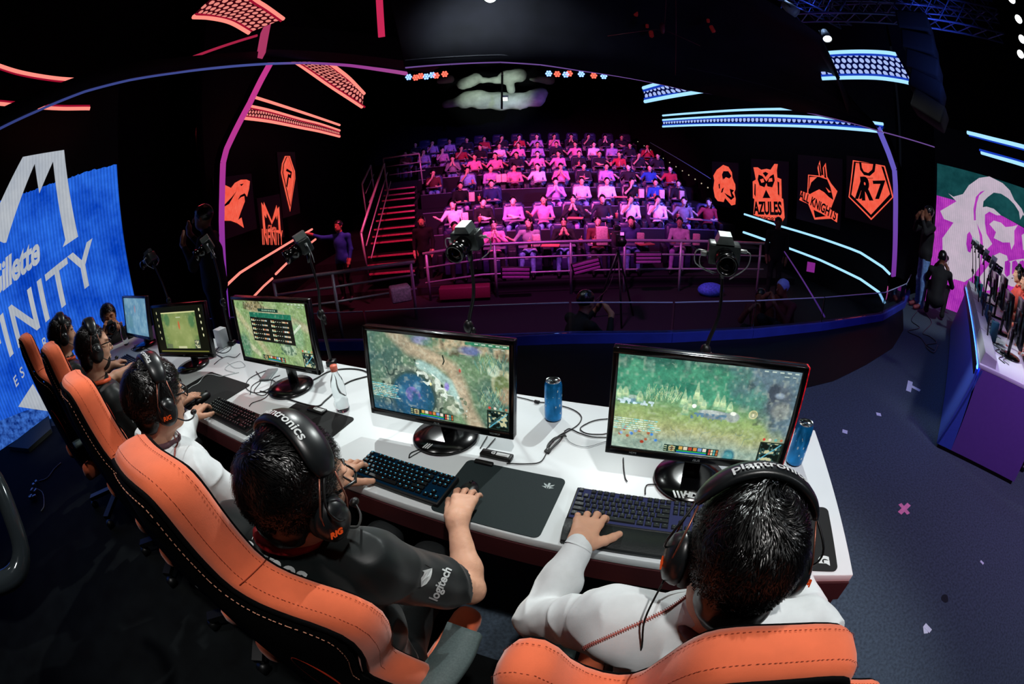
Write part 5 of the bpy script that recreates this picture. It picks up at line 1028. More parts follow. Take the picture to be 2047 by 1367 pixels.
def strands(h,whorl,n,L,parent,m=M_hair,lift=.012,top_only=.0,swirl=.8,seed=1,width=.0011,cap=(.081,.101,.094),cen=(0,-.014,.032),zmin=-.10,front=.07,spike=.0,rad=1.):
    rg=np.random.RandomState(seed); A=np.array(cap); Cn=np.array(cen)
    u=rg.normal(size=(n*3,3)); u/=np.linalg.norm(u,axis=1)[:,None]
    P=u*A; z=P[:,2]+Cn[2]; y=P[:,1]+Cn[1]
    ok=(z>zmin+.55*np.maximum(0,y+.02))&~((y>front-.03)&(z<.075)); u=u[ok][:n]; n=len(u)
    w=np.array(whorl,float); w/=np.linalg.norm(w)
    Ln=L*(.6+.6*rg.rand(n)); 
    Ln=np.where((u[:,2]*A[2]+Cn[2])<.02,Ln*.45,Ln)
    segs=6; pts=[]; cur=u.copy(); cl=np.stack([vnoise(u[:,0],u[:,1],u[:,2],9,seed+i) for i in range(3)],1)
    lf=lift*(.5+.8*rg.rand(n))
    for s_ in range(segs+1):
        f=s_/segs; r=1+(lf*np.sin(PI*min(1,f*.9+.05))+spike*f*rg.rand(n))/.09
        pts.append(cur*A*r[:,None]+Cn)
        d=cur-w*np.sum(cur*w,1)[:,None]; dist=np.linalg.norm(d,axis=1)+1e-6; d/=dist[:,None]
        sw=np.cross(w,d); a=swirl*np.exp(-(dist/.5)**2)*1.2; t=d*np.cos(a)[:,None]+sw*np.sin(a)[:,None]+cl*.55+rg.normal(size=(n,3))*.06+np.array([0,0,-.15*f])
        t-=cur*np.sum(t*cur,1)[:,None]; t/=np.linalg.norm(t,axis=1)[:,None]+1e-9
        cur=cur+t*(Ln/segs/.09)[:,None]; cur/=np.linalg.norm(cur,axis=1)[:,None]
    pts=np.array(pts); M=np.array(h.M()); V=[]; 
    for s_ in range(segs+1):
        p=pts[s_]; tg=(pts[min(s_+1,segs)]-pts[max(s_-1,0)]); sd=np.cross(tg,p-Cn); sd/=np.linalg.norm(sd,axis=1)[:,None]+1e-9; ww=width*(1-.85*(s_/segs)**2); V.append(p-sd*ww); V.append(p+sd*ww)
    V=np.array(V).transpose(1,0,2).reshape(-1,3); V=V@M[:3,:3].T+M[:3,3]; k=2*(segs+1); q=[]
    base=np.arange(n)*k
    for s_ in range(segs): q.append(np.stack([base+2*s_,base+2*s_+1,base+2*s_+3,base+2*s_+2],1))
    return V,np.concatenate(q)
def hair(h,parent,whorl,n=5000,L=.055,m=M_hair,seed=1,name='hair',scalp=True,side=.0,**kw):
    sd=SDF(.003*1.0); r=(h.e.x,h.e.y,h.e.z); k=h.sc
    sd.ell(h.p(0,-.014,.032),(.081*k,.101*k,.094*k),r,.01); sd.ell(h.p(0,-.045,-.035),(.068*k,.058*k,.075*k),r,.02)
    sd.ell(h.p(0,.105,-.03),(.09*k,.06*k,.10*k),r,.006,-1); sd.ell(h.p(0,.06,-.09),(.12*k,.075*k,.075*k),r,.006,-1); sd.ell(h.p(0,-.06,-.155),(.1*k,.1*k,.05*k),r,.006,-1)
    v1,q1=sd.mesh(lambda x,y,z:.002*vnoise(x,y,z,60,seed)); v2,q2=strands(h,whorl,n,L,None,m,seed=seed,**kw)
    V=np.concatenate([v1,v2]); Q=np.concatenate([q1[:,::-1],q2+len(v1)]); me=bpy.data.meshes.new(name); me.vertices.add(len(V)); me.vertices.foreach_set('co',V.astype(np.float32).ravel()); me.loops.add(Q.size); me.loops.foreach_set('vertex_index',Q.astype(np.int32).ravel()); me.polygons.add(len(Q)); me.polygons.foreach_set('loop_start',np.arange(0,Q.size,4,dtype=np.int32)); me.polygons.foreach_set('use_smooth',np.ones(len(Q),bool)); me.update(); return link(name,me,m,parent)
def hand(sd,w,fwd,up,side,curl=(.5,.6,.4),spread=.09,thumb=.7,sc=1.,tcurl=.3,th_up=-.25,lifts=(0,0,0,0)):
    """w wrist, fwd along the palm, up back of hand, side=+1 thumb on +x (right of fwd x up)"""
    f=np.array(fwd,float); f/=np.linalg.norm(f); u=np.array(up,float); u-=f*(u@f); u/=np.linalg.norm(u); x=np.cross(f,u)*side; w=np.array(w,float); P=lambda a,b,c: w+(x*a+f*b+u*c)*sc
    k=.010
    sd.cap(P(0,-.01,0),P(0,.02,0),.024*sc,.026*sc,.02)
    for a in (-.027,-.009,.009,.026): sd.cap(P(a*.65,.015,0),P(a,.082,.003),.015*sc,.0125*sc,.014)
    Ls=[.060,.074,.080,.072]; X=[-.030,-.0105,.0100,.029]; 
    for i in range(4):
        a=X[i]; L=Ls[i]; yaw=(a/.03)*spread; d=np.array([math.sin(yaw),math.cos(yaw),0]); p=np.array([a,.084-.004*abs(i-2),.004]); rr=.0092 if i else .0080; ang=-.08+lifts[i]; 
        for j,(fr,c) in enumerate(zip((.46,.30,.24),curl)):
            ang-=c if j else c*.6; q=p+np.array([d[0]*math.cos(ang),d[1]*math.cos(ang),math.sin(ang)])*L*fr
            r1=rr*(1-.07*j); r2=rr*(1-.07*(j+1)); sd.cap(P(*p),P(*q),r1*sc,r2*sc,.004 if j else .007); p=q
    p=np.array([.028,.018,-.006]); yaw=thumb; ang=th_up
    for j,L in enumerate((.036,.030,.023)):
        q=p+np.array([math.sin(yaw)*math.cos(ang),math.cos(yaw)*math.cos(ang),math.sin(ang)])*L; sd.cap(P(*p),P(*q),(.0160,.0125,.0108)[j]*sc,(.0128,.0110,.0092)[j]*sc,.012 if j==0 else .005); p=q; yaw-=tcurl
def arm_mesh(el,wr,sh,hk,h=.0022,ru=.043,rf=.040,rw=.025,side=1,upper=.45):
    sd=SDF(h); el=np.array(el,float); wr=np.array(wr,float); sh=np.array(sh,float); a=el+(sh-el)*upper; m=el+(wr-el)*.28
    sd.cap(a,el,ru,rf*.93,.03); sd.cap(el,m,rf*.92,rf*1.03,.02); sd.cap(m,wr,rf*1.0,rw,.02); sd.ell(wr,(rw*1.12,rw,rw*.95),(0,0,0),.015)
    hand(sd,wr,side=side,**hk); return sd.mesh(lambda x,y,z:.0006*vnoise(x,y,z,90))
def join(parts):
    V=[];Q=[];n=0
    for v,q in parts: V.append(v); Q.append(q+n); n+=len(v)
    return np.concatenate(V),np.concatenate(Q)
def folds(seed,amp=.006,f=9,el=None):
    def d(x,y,z):
        a=vnoise(x,y,z,f,seed); b=vnoise(x*1.2,y*1.2,z*.7,f*2.1,seed+3); r=1-abs(a)*2.2; return -amp*np.clip(r,0,1)**2+amp*.5*b
    return d
def decal(parent,target,txt,o,xdir,nrm,size,m,name='lettering',off=.003,bold=0.,shear=0.,sx=1.,fn=None,spacing=1.):
    """print lettering on the cloth by projecting it on the surface"""
    me=target.data; bv=BVHTree.FromPolygons([v.co.copy() for v in me.vertices],[tuple(p.vertices) for p in me.polygons]); M=frame(o,xdir,nrm); b=MB()
    if fn: fn(b,M)
    else: b.text(txt,size,M,bold=bold,shear=shear,sx=sx,spacing=spacing)
    bmesh.ops.subdivide_edges(b.bm,edges=b.bm.edges[:],cuts=1); nz=M.to_3x3()@Vector((0,0,1)); nz.normalize()
    for v in b.bm.verts:
        h=bv.ray_cast(v.co+nz*.15,-nz,.4)
        if h[0] is not None: v.co=h[0]+nz*off
    return b.build(name,m,parent,fix=False)
def headset(label,h,world_root,txt=True,rig=True,mic='r'):
    """on-ear headset; built in the wearer's local frame"""
    root=thing('headset',label,'headset',world_root.location,world_root.rotation_euler.z); M=h.M(); R=.104
    def arc(a,r=R,y=0): return Vector((r*math.sin(a),y,.035+r*math.cos(a)*1.02))
    rows=[]; m_=mat('headset_leather','#16191b',rough=.32,noise=.1,scale=60,spec=.6)
    for i in range(29):
        a=-1.12+2.24*i/28; e=1-abs(a/1.12)**6*.5; row=[]
        for k in range(12):
            t=2*PI*k/12; row.append(M@(arc(a,R+.008+.012*e*math.sin(t),.033*e*math.cos(t)-.002)))
        rows.append(row)
    b=MB(); b.loft(rows); b.build('headband',m_,root)
    if txt:
        cu=bpy.data.curves.new('t','FONT'); cu.body='plantronics'; cu.size=.024; cu.offset=.0004; t=bpy.data.objects.new('t',cu); me=bpy.data.meshes.new_from_object(t); xs=[v.co.x for v in me.vertices]; xm=(max(xs)+min(xs))/2
        sg=-1 if txt=='rev' else 1
        for v in me.vertices: a=(v.co.x-xm)/(R+.02); yy=(v.co.y-.007)*1.05-.015; v.co=M@arc(a*1.25,R+.0095+.012*math.sqrt(max(0,1-(yy/.034)**2)),yy-.002)
        bpy.data.objects.remove(t); bpy.data.curves.remove(cu); link('lettering',me,M_wh,root)
    for sx in (-1,1):
        q=M@T4((sx*.099,.0,-.012),(0,sx*PI/2,0)); b=MB(); 
        b.lathe([(0,.028),(.022,.027),(.034,.02),(.040,.006),(.041,-.002),(.036,-.008),(0,-.008)],28,q@Matrix.Diagonal((1.15,.95,1,1))); c=b.build('earcup',m_,root)
        b=MB(); b.lathe([(.024,-.008),(.042,-.008),(.044,-.016),(.038,-.024),(.024,-.022)],28,q@Matrix.Diagonal((1.15,.95,1,1))); b.build('ear_cushion',mat('cushion_black','#0a0b0c',rough=.6),c)
        b=MB(); b.tube([M@arc(sx*1.12,R+.006,.018),M@Vector((sx*.112,.03,.03)),M@Vector((sx*.118,.026,.0))],.0018,5); b.tube([M@arc(sx*1.12,R+.006,-.018),M@Vector((sx*.113,-.035,.02)),M@Vector((sx*.12,-.024,-.03))],.0018,5); b.build('wire_arm',mat('wire_copper','#9a6050',rough=.35,metal=.8,noise=0),root)
        b=MB(); b.tube(bez([M@arc(sx*1.1,R+.01,-.01),M@Vector((sx*.125,-.03,.045)),M@Vector((sx*.132,-.012,.012)),M@Vector((sx*.124,.012,-.004))],14),.0022,5); b.build('wire_loop',Mcab,root)
        if rig:
            q2=M@T4((sx*.1275,-.0,-.016),(0,sx*PI/2,0)); Mx=frame(M@Vector((sx*.122,-.014,-.02)),M.to_3x3()@Vector((0,-sx*.35 if 0 else sx*1,.0)),M.to_3x3()@Vector((sx,-.0,0))); b=MB(); b.text('RIG',.018,Mx@T4((0,0,.006),(0,0,.0)),bold=.0003,depth=.001); b.build('logo',glow('rig_orange','#d0481c',.6),c)
    sx=1 if mic=='r' else -1
    b=MB(); b.tube(bez([M@Vector((sx*.112,.015,-.03)),M@Vector((sx*.105,.06,-.06)),M@Vector((sx*.07,.105,-.075)),M@Vector((sx*.035,.125,-.075))],14),.0025,6); b.ell(M@Vector((sx*.03,.127,-.075)),(.009,.012,.009)); b.build('microphone_boom',Mcab,root)
    b=MB(); b.tube(bez([M@Vector((-.115,-.01,-.05)),M@Vector((-.125,-.03,-.12)),M@Vector((-.11,-.02,-.2)),M@Vector((-.12,.05,-.32))],16),.0018,5); b.build('cable',Mcab,root)
    return root
def person(label,s,t,yaw,P,skin=M_skin,top='jersey',hairkw=None,glasses=True,hs=None,detail=True,h_arm=.0022,hand_r=None,hand_l=None,collar=M_collar,face=True,cat='person',loc=None,mtop=None):
    root=thing('person',label,cat,loc or DS(s,t,0),YAW+yaw)
    H=HF(P['head'],*P.get('hrot',(0,-.25,0)),sc=P.get('hs',1.)); nb=np.array(P['neck'],float)
    parts=[]
    sd=SDF(.003 if detail else .0045); head_sdf(sd,H); sd.cap(H.p(0,-.02,-.05),nb,.055,.062,.025); sd.cap(nb,nb+np.array([0,.02,-.06]),.060,.055,.02)
    parts.append(sd.mesh())
    jo=P
    for sd_,nm in ((1,'R'),(-1,'L')):
        hk=jo.get('hand'+nm,dict(fwd=(0,1,-.05),up=(0,0,1)))
        parts.append(arm_mesh(jo['el'+nm],jo['wr'+nm],jo['sh'+nm],hk,h=h_arm if jo.get('vis'+nm,1) else .004,side=-sd_,upper=.5,rf=.034 if top=='sweater' else .040))
    body=sdf_obj('body',join(parts),skin,root)
    if face: face_bits(H,root,glasses=glasses)
    # --- garment
    sh=[np.array(jo['shL'],float),np.array(jo['shR'],float)]; mid=(sh[0]+sh[1])/2; hp=np.array(jo.get('hip',(mid[0],mid[1]-.02,.50)),float); ch=mid+np.array([0,-.005,-.10])
    sd=SDF(.004 if detail else .006); k=.05
    ax=sh[1]-sh[0]; yw=math.atan2(ax[1],ax[0]); half=np.linalg.norm(ax)/2
    sd.ell(ch,(half*.93,.115,.16),(jo.get('lean',-.1),0,yw),k); sd.cap(sh[0]*.8+sh[1]*.2+np.array([0,0,.0]),sh[1]*.8+sh[0]*.2,.062,.062,k)
    sd.cap(ch,hp,.135,.14,k); sd.ell(hp+np.array([0,.0,0]),(.185,.13,.11),(0,0,yw),k); sd.ell((ch+hp)/2+np.array([0,.02,-.02]),(.165,.13,.15),(0,0,yw),k)
    sd.cap(nb+np.array([0,-.005,-.02]),nb+np.array([0,.005,.012]),.072,.066,.02)
    for a in sh: sd.ell(a,(.066,.066,.066),(0,0,0),k)
    cuffs=[]
    for sg,nm in ((1,'R'),(-1,'L')):
        a=np.array(jo['sh'+nm],float); e=np.array(jo['el'+nm],float); w=np.array(jo['wr'+nm],float)
        if top=='sweater':
            sd.cap(a,e,.062,.052,.04); m=e+(w-e)*.5; sd.cap(e,m,.052,.046,.03); q=e+(w-e)*.88; sd.cap(m,q,.046,.037,.02); sd.cap(q,w+(q-w)*.25,.036,.037,.006)
            cuffs.append((w+(q-w)*.02,w+(q-w)*.40))
        else:
            q=a+(e-a)*jo.get('slv',.72); sd.cap(a,q,.066,.064,.04); sd.cap(q+(q-a)*.02,q+(e-a)*.30,.056,.056,.004,-1)
            d=(e-a)/np.linalg.norm(e-a); sd.cap(q+d*.075,q+d*.2,.11,.11,.001,-1)
    sd.cap(nb+np.array([0,.015,.03]),nb+np.array([0,.03,.1]),.056,.07,.006,-1)
    fo=folds(sum(map(ord,label))%50,.007 if top=='sweater' else .0055,10)
    gar=sdf_obj({'jersey':'jersey','sweater':'sweater'}[top],sd.mesh(fo),mtop or (M_jersey if top=='jersey' else M_sweat),root)
    for a_,q_ in cuffs:
        a_=Vector(a_); q_=Vector(q_); qm=(q_-a_).to_track_quat('Z','Y').to_matrix().to_4x4(); qm.translation=a_; Lc=(q_-a_).length; b=MB(); b.lathe([(.029,.002),(.033,-.002),(.0355,.003),(.0362,Lc*.35),(.0352,Lc*.4),(.0368,Lc*.45),(.0385,Lc)],24,qm); b.build('cuff',mtop or M_sweat,root)
    if collar:
        b=MB(); pts=[]
        for i in range(24):
            a=2*PI*i/24; pts.append(Vector(nb)+Vector((.067*math.sin(a),.069*math.cos(a)+.006,.012-.018*math.cos(a))))
        b.tube(pts,.012,8,closed=True); b.build('collar',collar,root)
    # --- trousers and shoes
    sd=SDF(.006 if detail else .009); hipc=hp
    for sg in (-1,1):
        hj=hipc+np.array([sg*.09,.03,-.01]); kn=np.array(jo.get('kn'+('R' if sg>0 else 'L'),(hipc[0]+sg*.14,hipc[1]+.43,.53)),float); an=kn+np.array([sg*.01,-.02,-kn[2]+.09]); sd.cap(hj,kn,.088,.062,.03); sd.cap(kn,an,.06,.045,.03)
    sd.ell(hipc+np.array([0,0,-.02]),(.18,.13,.09),(0,0,yw),.04); sdf_obj('trousers',sd.mesh(folds(3,.006,8)),M_pants,root)
    for sg in (-1,1):
        kn=np.array(jo.get('kn'+('R' if sg>0 else 'L'),(hipc[0]+sg*.14,hipc[1]+.43,.53)),float); an=kn+np.array([sg*.01,-.02,-kn[2]+.06]); sd=SDF(.006); sd.cap(an,an+np.array([0,.14,-.02]),.042,.034,.03); sd.ell(an+np.array([0,.05,-.03]),(.045,.13,.028),(0,0,0),.02); sdf_obj('shoe',sd.mesh(),mat('shoe_dark','#101114',rough=.6),root)
    if hairkw is not None: hair(H,root,**hairkw)
    hsr=headset(hs[0],H,root,**hs[1]) if hs else None
    return root,H,gar,hsr
HK=lambda **k:dict(dict(fwd=(0,1,-.12),up=(0,0,1)),**k)
# player A: white sweater, nearest
PA_=dict(hs=1.0,head=(-.01,-.31,1.135),hrot=(.0,-.42,.06),neck=(-.015,-.345,1.0),shL=(-.185,-.345,.955),shR=(.185,-.335,.955),elL=(-.375,-.225,.70),wrL=(-.333,-.03,.793),elR=(.33,-.2,.72),wrR=(.26,-.03,.785),hip=(0,-.38,.52),
 handL=HK(fwd=(.02,1,-.02),curl=(.35,.65,.45),spread=.16,thumb=.75,tcurl=.1,sc=1.07,th_up=-.2,lifts=(.12,.16,.16,.14)),handR=HK(fwd=(0,1,0)),visR=0)
pA,HA,gA,_=person('person in a white sweater seen from behind, hand on the nearest keyboard',.47,0,0,PA_,top='sweater',hairkw=dict(whorl=(.22,-.42,.85),n=16000,L=.06,seed=4,swirl=2.2,lift=.012,width=.00065,spike=.012),hs=('black padded headset with white lettering on the nearest player at the bottom right',dict(txt=True,mic='l')),collar=mat('collar_plum','#5a3a42',rough=.8),face=False,glasses=False)
# player B
PB_=dict(hs=.95,head=(.05,-.435,1.18),hrot=(-.12,-.2,.10),neck=(.01,-.468,1.065),shL=(-.185,-.50,1.0),shR=(.15,-.41,1.0),elL=(-.35,-.27,.73),wrL=(-.312,-.06,.793),elR=(.235,-.205,.715),wrR=(.128,-.045,.792),hip=(-.02,-.46,.52),
 handL=HK(fwd=(-.12,1,-.04),curl=(.3,.55,.4),spread=.14,thumb=.85,tcurl=.05,sc=1.05,th_up=-.25,lifts=(.1,.12,.14,.12)),handR=HK(fwd=(-.20,1,.06),curl=(.28,.5,.35),spread=.12,thumb=.35,tcurl=.0,lifts=(.1,.1,.05,.1)),knL=(-.20,-.03,.55),knR=(.0,-.05,.55),slv=.8)
pB,HB,gB,_=person('person in a black jersey and glasses, right hand on a mouse, white print on sleeve',1.27,0,0,PB_,hairkw=dict(whorl=(-.25,-.62,.7),n=15000,L=.06,seed=9,swirl=.6,lift=.012,width=.0007,spike=.010),hs=('black headset with white lettering and orange earcup mark on the black jersey player',dict(txt=True)))
# player C
PC_=dict(hs=.92,head=(.10,-.40,1.185),hrot=(-.05,-.15,.05),neck=(.06,-.44,1.04),shL=(-.11,-.42,.975),shR=(.215,-.41,.965),elL=(-.36,-.25,.75),wrL=(-.505,-.07,.795),elR=(.26,-.26,.75),wrR=(.07,-.03,.785),hip=(.03,-.45,.52),
 handL=HK(fwd=(-.55,1,.0),curl=(.3,.6,.4),spread=.12,thumb=.9,lifts=(.15,.15,.15,.15)),handR=HK(fwd=(0,1,0)),visR=0)
pC,HC_,gC,_=person('person in a white sweatshirt with wavy black hair and glasses, third player from the right',2.05,0,0,PC_,top='sweater',hairkw=dict(whorl=(.1,-.35,.9),n=14000,L=.065,seed=14,swirl=.9,lift=.015,width=.0009,spike=.010),hs=('black headset with an orange earcup mark on the player with wavy hair',dict(txt=True)),collar=mat('collar_plum'),h_arm=.0028)
# player D
PD_=dict(hs=.95,head=(.05,-.375,1.215),hrot=(-.02,-.12,.0),neck=(.03,-.41,1.05),shL=(-.17,-.40,.98),shR=(.19,-.38,.98),elL=(-.36,-.2,.76),wrL=(-.42,.0,.80),elR=(.20,-.29,.74),wrR=(.18,-.03,.79),hip=(0,-.43,.52),
 handL=HK(fwd=(0,1,-.1)),handR=HK(fwd=(.05,1,-.03),curl=(.12,.25,.2),spread=.12,thumb=.5,lifts=(.05,.05,.05,.05)),slv=.72)
pD,HD,gD,_=person('bearded person in glasses and black jersey with orange lanyard, seen in profile on the left',2.98,0,0,PD_,hairkw=dict(whorl=(0,-.5,.8),n=5000,L=.035,seed=21,swirl=.6,lift=.007,width=.0008),hs=('black headset on the bearded player in profile on the left',dict(txt=False,rig=False)),h_arm=.003,collar=M_lany,skin=M_skin)
# player E
PE_=dict(hs=.95,head=(.0,-.42,1.21),hrot=(.0,-.15,.05),neck=(0,-.45,1.05),shL=(-.18,-.43,.98),shR=(.18,-.43,.98),elL=(-.33,-.22,.74),wrL=(-.3,-.02,.79),elR=(.22,-.2,.84),wrR=(.13,.02,.82),hip=(0,-.46,.52),handR=HK(fwd=(-.3,1,0)))
pE,HE,gE,_=person('farthest seated person, dark head and orange collar in front of the blue screen',3.86,0,0,PE_,hairkw=dict(whorl=(0,-.4,.85),n=5000,L=.05,seed=31,swirl=.8,lift=.015,width=.001,spike=.012),hs=('black headset on the farthest seated player at the left',dict(txt=False,rig=False)),detail=False,h_arm=.004,collar=M_lany,glasses=False)
# beard, lanyard, tattoo-like shading on D
M_beard=mat('beard_dark','#1c120e',rough=.8,noise=.3,scale=200)
sd=SDF(.003); r_=(HD.e.x,HD.e.y,HD.e.z)
sd.ell(HD.p(0,.037,-.066),(.0545,.0555,.056),r_,.01); sd.ell(HD.p(0,.075,-.0),(.09,.09,.046),r_,.006,-1); sd.ell(HD.p(0,.105,-.058),(.026,.03,.014),r_,.004,-1); sd.ell(HD.p(0,-.05,-.04),(.09,.05,.09),r_,.01,-1); sdf_obj('beard',sd.mesh(lambda x,y,z:.0015*vnoise(x,y,z,160)),M_beard,pD)
# lettering on the clothes
decal(pB,gB,'G',(.165,-.30,.85),(0,1,.35),(.43,-.49,.84),.08,M_wh,bold=.004)
decal(pB,gB,'logitech',(.208,-.282,.82),(0,1,.35),(.43,-.49,.84),.027,M_wh,bold=.0008)
decal(pB,gB,'Saines',(-.02,-.53,1.025),(.97,.2,-.12),(.65,-.27,.65),.07,M_wh,bold=.002,shear=.15)
decal(pB,gB,'MYER DSU',(-.045,-.508,1.045),(.97,.12,-.1),(.65,-.27,.65),.016,M_wh)
decal(pD,gD,'G',(.24,-.33,.91),(0,1,0),(1,-.1,.2),.06,M_wh,bold=.003)
decal(pD,gD,'logitech',(.24,-.31,.865),(0,1,0),(1,-.1,.2),.02,M_wh)
# raglan seams on the white tops (red overlock stitches)
def seam(parent,gar,pts,nz,m,r=.0016,zig=.004):
    me=gar.data; bv=BVHTree.FromPolygons([v.co.copy() for v in me.vertices],[tuple(p.vertices) for p in me.polygons]); P=bez(pts,60); nz=Vector(nz).normalized(); Q=[]
    for i,p in enumerate(P):
        h=bv.ray_cast(p+nz*.15,-nz,.4)
        if h[0] is not None: Q.append((h[0]+h[1].normalized()*.0015*(1 if h[1].dot(nz)>0 else -1)))
    b=MB(); b.tube(Q,r,5)
    for i in range(1,len(Q)-1):
        d=(Q[i+1]-Q[i-1]).normalized(); s_=d.cross(nz).normalized()*zig; b.tube([Q[i]-s_,Q[i]+s_],r*.55,4,False)
    b.build('seam',m,parent)
M_rs=mat('seam_red','#b06058',rough=.8,noise=0)
seam(pA,gA,[(-.05,-.30,1.05),(-.10,-.34,1.02),(-.16,-.37,.97),(-.215,-.385,.90)],(-.2,-.5,.9),M_rs)
seam(pC,gC,[(.11,-.39,1.06),(.15,-.41,1.03),(.20,-.43,.97),(.23,-.43,.88)],(.2,-.5,.9),M_rs)
# wrist bracelet on player A
b=MB(); w=Vector(PA_['wrL']); d=(Vector(PA_['wrL'])-Vector(PA_['elL'])).normalized(); q=d.to_track_quat('Z','Y').to_matrix().to_4x4(); q.translation=w-d*.012
b.tube([q@Vector((.0285*math.cos(a),.0285*math.sin(a),.002*math.sin(4*a))) for a in [k*2*PI/24 for k in range(24)]],.0022,6,closed=True)
b.box(q@Vector((-.0,.029,0)),(.012,.006,.012),None,.002); o=b.build('bracelet',mat('bracelet','#3a2a26',rough=.5),pA)
# ================================================================ OPPOSING DESK AND STAGE CREW
Q0=np.array([3.26,1.45]); E_=np.array([.845,.535]); E_/=np.linalg.norm(E_); Mn=np.array([.535,-.845]); Mn/=np.linalg.norm(Mn); YO=math.atan2(E_[1],E_[0])
def OD(a,b,z=0): g=Q0+a*E_+b*Mn; return Vector((g[0],g[1],z))   # a along the desk, b from the audience side towards its players
def obox(b,a0,a1,b0,b1,z0,z1,bev=0): b.box(OD((a0+a1)/2,(b0+b1)/2,(z0+z1)/2),(abs(a1-a0),abs(b1-b0),z1-z0),Euler((0,0,YO)),bev)
L2=4.1
M_vio=mat('side_purple_lit','#6a4a98',rough=.5,noise=.04); M_blup=mat('front_vinyl_blue','#3c58b8',rough=.5,noise=.05); M_wedge=mat('wedge_grey','#b4b8ba',rough=.5,noise=.05,scale=5)  # violet: purple light put into the white end panel's colour
od=thing('gaming_desk','opposing white gaming desk with a blue-lit front and purple-lit end panel','desk',OD(2,.4,0)); bpy.context.view_layer.update()
b=MB(); obox(b,0,L2,0,.78,.71,.74,.002); reloc(b.build('desktop',M_white),od)
b=MB(); _q=[OD(.0,.03,.70),OD(L2,.03,.70),OD(L2,-.14,.03),OD(.0,-.14,.03)]; _n=Vector((Mn[0],Mn[1],0))*.02; b._add(_q+[p+_n for p in _q],[(0,3,2,1),(4,5,6,7),(0,1,5,4),(1,2,6,5),(2,3,7,6),(3,0,4,7)]); b._add([OD(0,.0,.70),OD(0,.02,.03),OD(-.0,-.14,.03),OD(.02,.0,.70),OD(.02,.02,.03),OD(.02,-.14,.03)],[(0,1,2),(3,5,4),(0,3,4,1),(1,4,5,2),(2,5,3,0)]); reloc(b.build('front_panel',M_blup),od)
b=MB(); obox(b,.0,.025,.02,.78,.03,.709); reloc(b.build('side_panel',M_vio),od)
b=MB(); obox(b,L2-.025,L2,.02,.78,.03,.709); reloc(b.build('side_panel',M_vio),od)
b=MB(); obox(b,.03,L2-.03,-.012,.0,.690,.705); reloc(b.build('light_strip',glow('strip_blue','#3468ff',9.)),od)
b=MB(); obox(b,0,L2,-.034,-.024,.655,.735); reloc(b.build('front_lip',M_bplastic),od)
b=MB(); obox(b,0,L2,-.12,.76,.0,.03); reloc(b.build('plinth',M_black),od)
# sloping cover panels along the audience edge
for i in range(5):
    a0=.03+.81*i; t=thing('sloping_cover','grey sloping cover panel on the opposing desk, %s from the near end'%['first','second','third','fourth','fifth'][i],'cover panel',OD(a0+.39,.09,.741),YO); b=MB()
    pts=[(-.385,0,0),(.385,0,0),(.385,-.16,.0),(-.385,-.16,.0),(-.385,-.02,.09),(.385,-.02,.09),(.385,-.15,.06),(-.385,-.15,.06)]
    b._add([Vector(p)+Vector((0,.08,0)) for p in pts],[(0,1,2,3),(4,7,6,5),(0,4,5,1),(2,6,7,3),(0,3,7,4),(1,5,6,2)]); b.build('panel',M_wedge,t)
names=['nearest','second','middle','fourth','farthest']
DR=YO-YAW
M_pink=mat('jersey_salmon','#f0584c',rough=.6,noise=.08)
def local_o(x,y,z,a): return OD(a+x,.78-y,z)
for i in range(5):
    a=.62+.82*i
    m=copy_tree([mC,mB,mC,mB,mC][i]); m.location=OD(a,.40,.741); m.rotation_euler=(0,0,YO+.0); m['label']='black monitor seen from behind on the opposing desk, %s of five'%names[i]
    k=copy_tree(kD); k.location=OD(a,.66,.741); k.rotation_euler=(0,0,YO); k['label']='black keyboard on the opposing desk, %s of five'%names[i]
    top=OD(a+.1,.02,1.40)+Vector((0,0,.0)); f=face_cam('small camera on a stand over the opposing desk, %s of five'%names[i],top,OD(a,1.0,1.15))
    foot=OD(a+.1,.12,.755); goose('camera stand on the opposing desk, %s of five'%names[i],f,(f.lerp(foot,.3)+Vector((.01,0,0)),f.lerp(foot,.6)),foot)
    tw=thing('cooling_tower','slim teal box standing on the opposing desk, %s of five'%names[i],'box',OD(a+.28,.2,.741),YO+.2); b=MB(); b.box((0,0,.09),(.05,.09,.18),None,.006); b.build('case',mat('teal_box','#1c5a68',rough=.4),tw)
    P=[OD(a-.3,.3,.744),OD(a-.22,.24,.744),OD(a-.1,.3,.745),OD(a-.02,.22,.744),OD(a+.1,.28,.744),OD(a+.2,.2,.744),OD(a+.3,.3,.745)]; b=MB(); b.tube(bez(P,40),.004,6); b.tube(bez([p+Vector((.03,-.04,0.002)) for p in P[::-1]],40),.003,5); tag(b.build('cable',Mcab),'black cables trailing over the opposing desk, %s stretch'%names[i],'cable')
bottle('clear water bottle on the opposing desk between two monitors',OD(.98,.42,.741),mat('cap_salmon'))
PO=dict(head=(0,-.30,1.20),hrot=(0,-.1,0),neck=(0,-.35,1.03),shL=(-.18,-.36,.97),shR=(.18,-.36,.97),elL=(-.32,-.2,.74),wrL=(-.27,-.02,.79),elR=(.32,-.2,.74),wrR=(.27,-.02,.79),hip=(0,-.42,.52),visR=0,visL=0)
po,HO,go,hso=person('person in a salmon jersey and headset behind the opposing desk, nearest of five',0,0,0,PO,hairkw=dict(whorl=(0,-.4,.85),n=3000,L=.045,seed=41,width=.0015),hs=('black headset on the nearest player of the opposing desk',dict(txt=False,rig=False)),detail=False,h_arm=.005,glasses=False,collar=M_collar,mtop=M_pink)
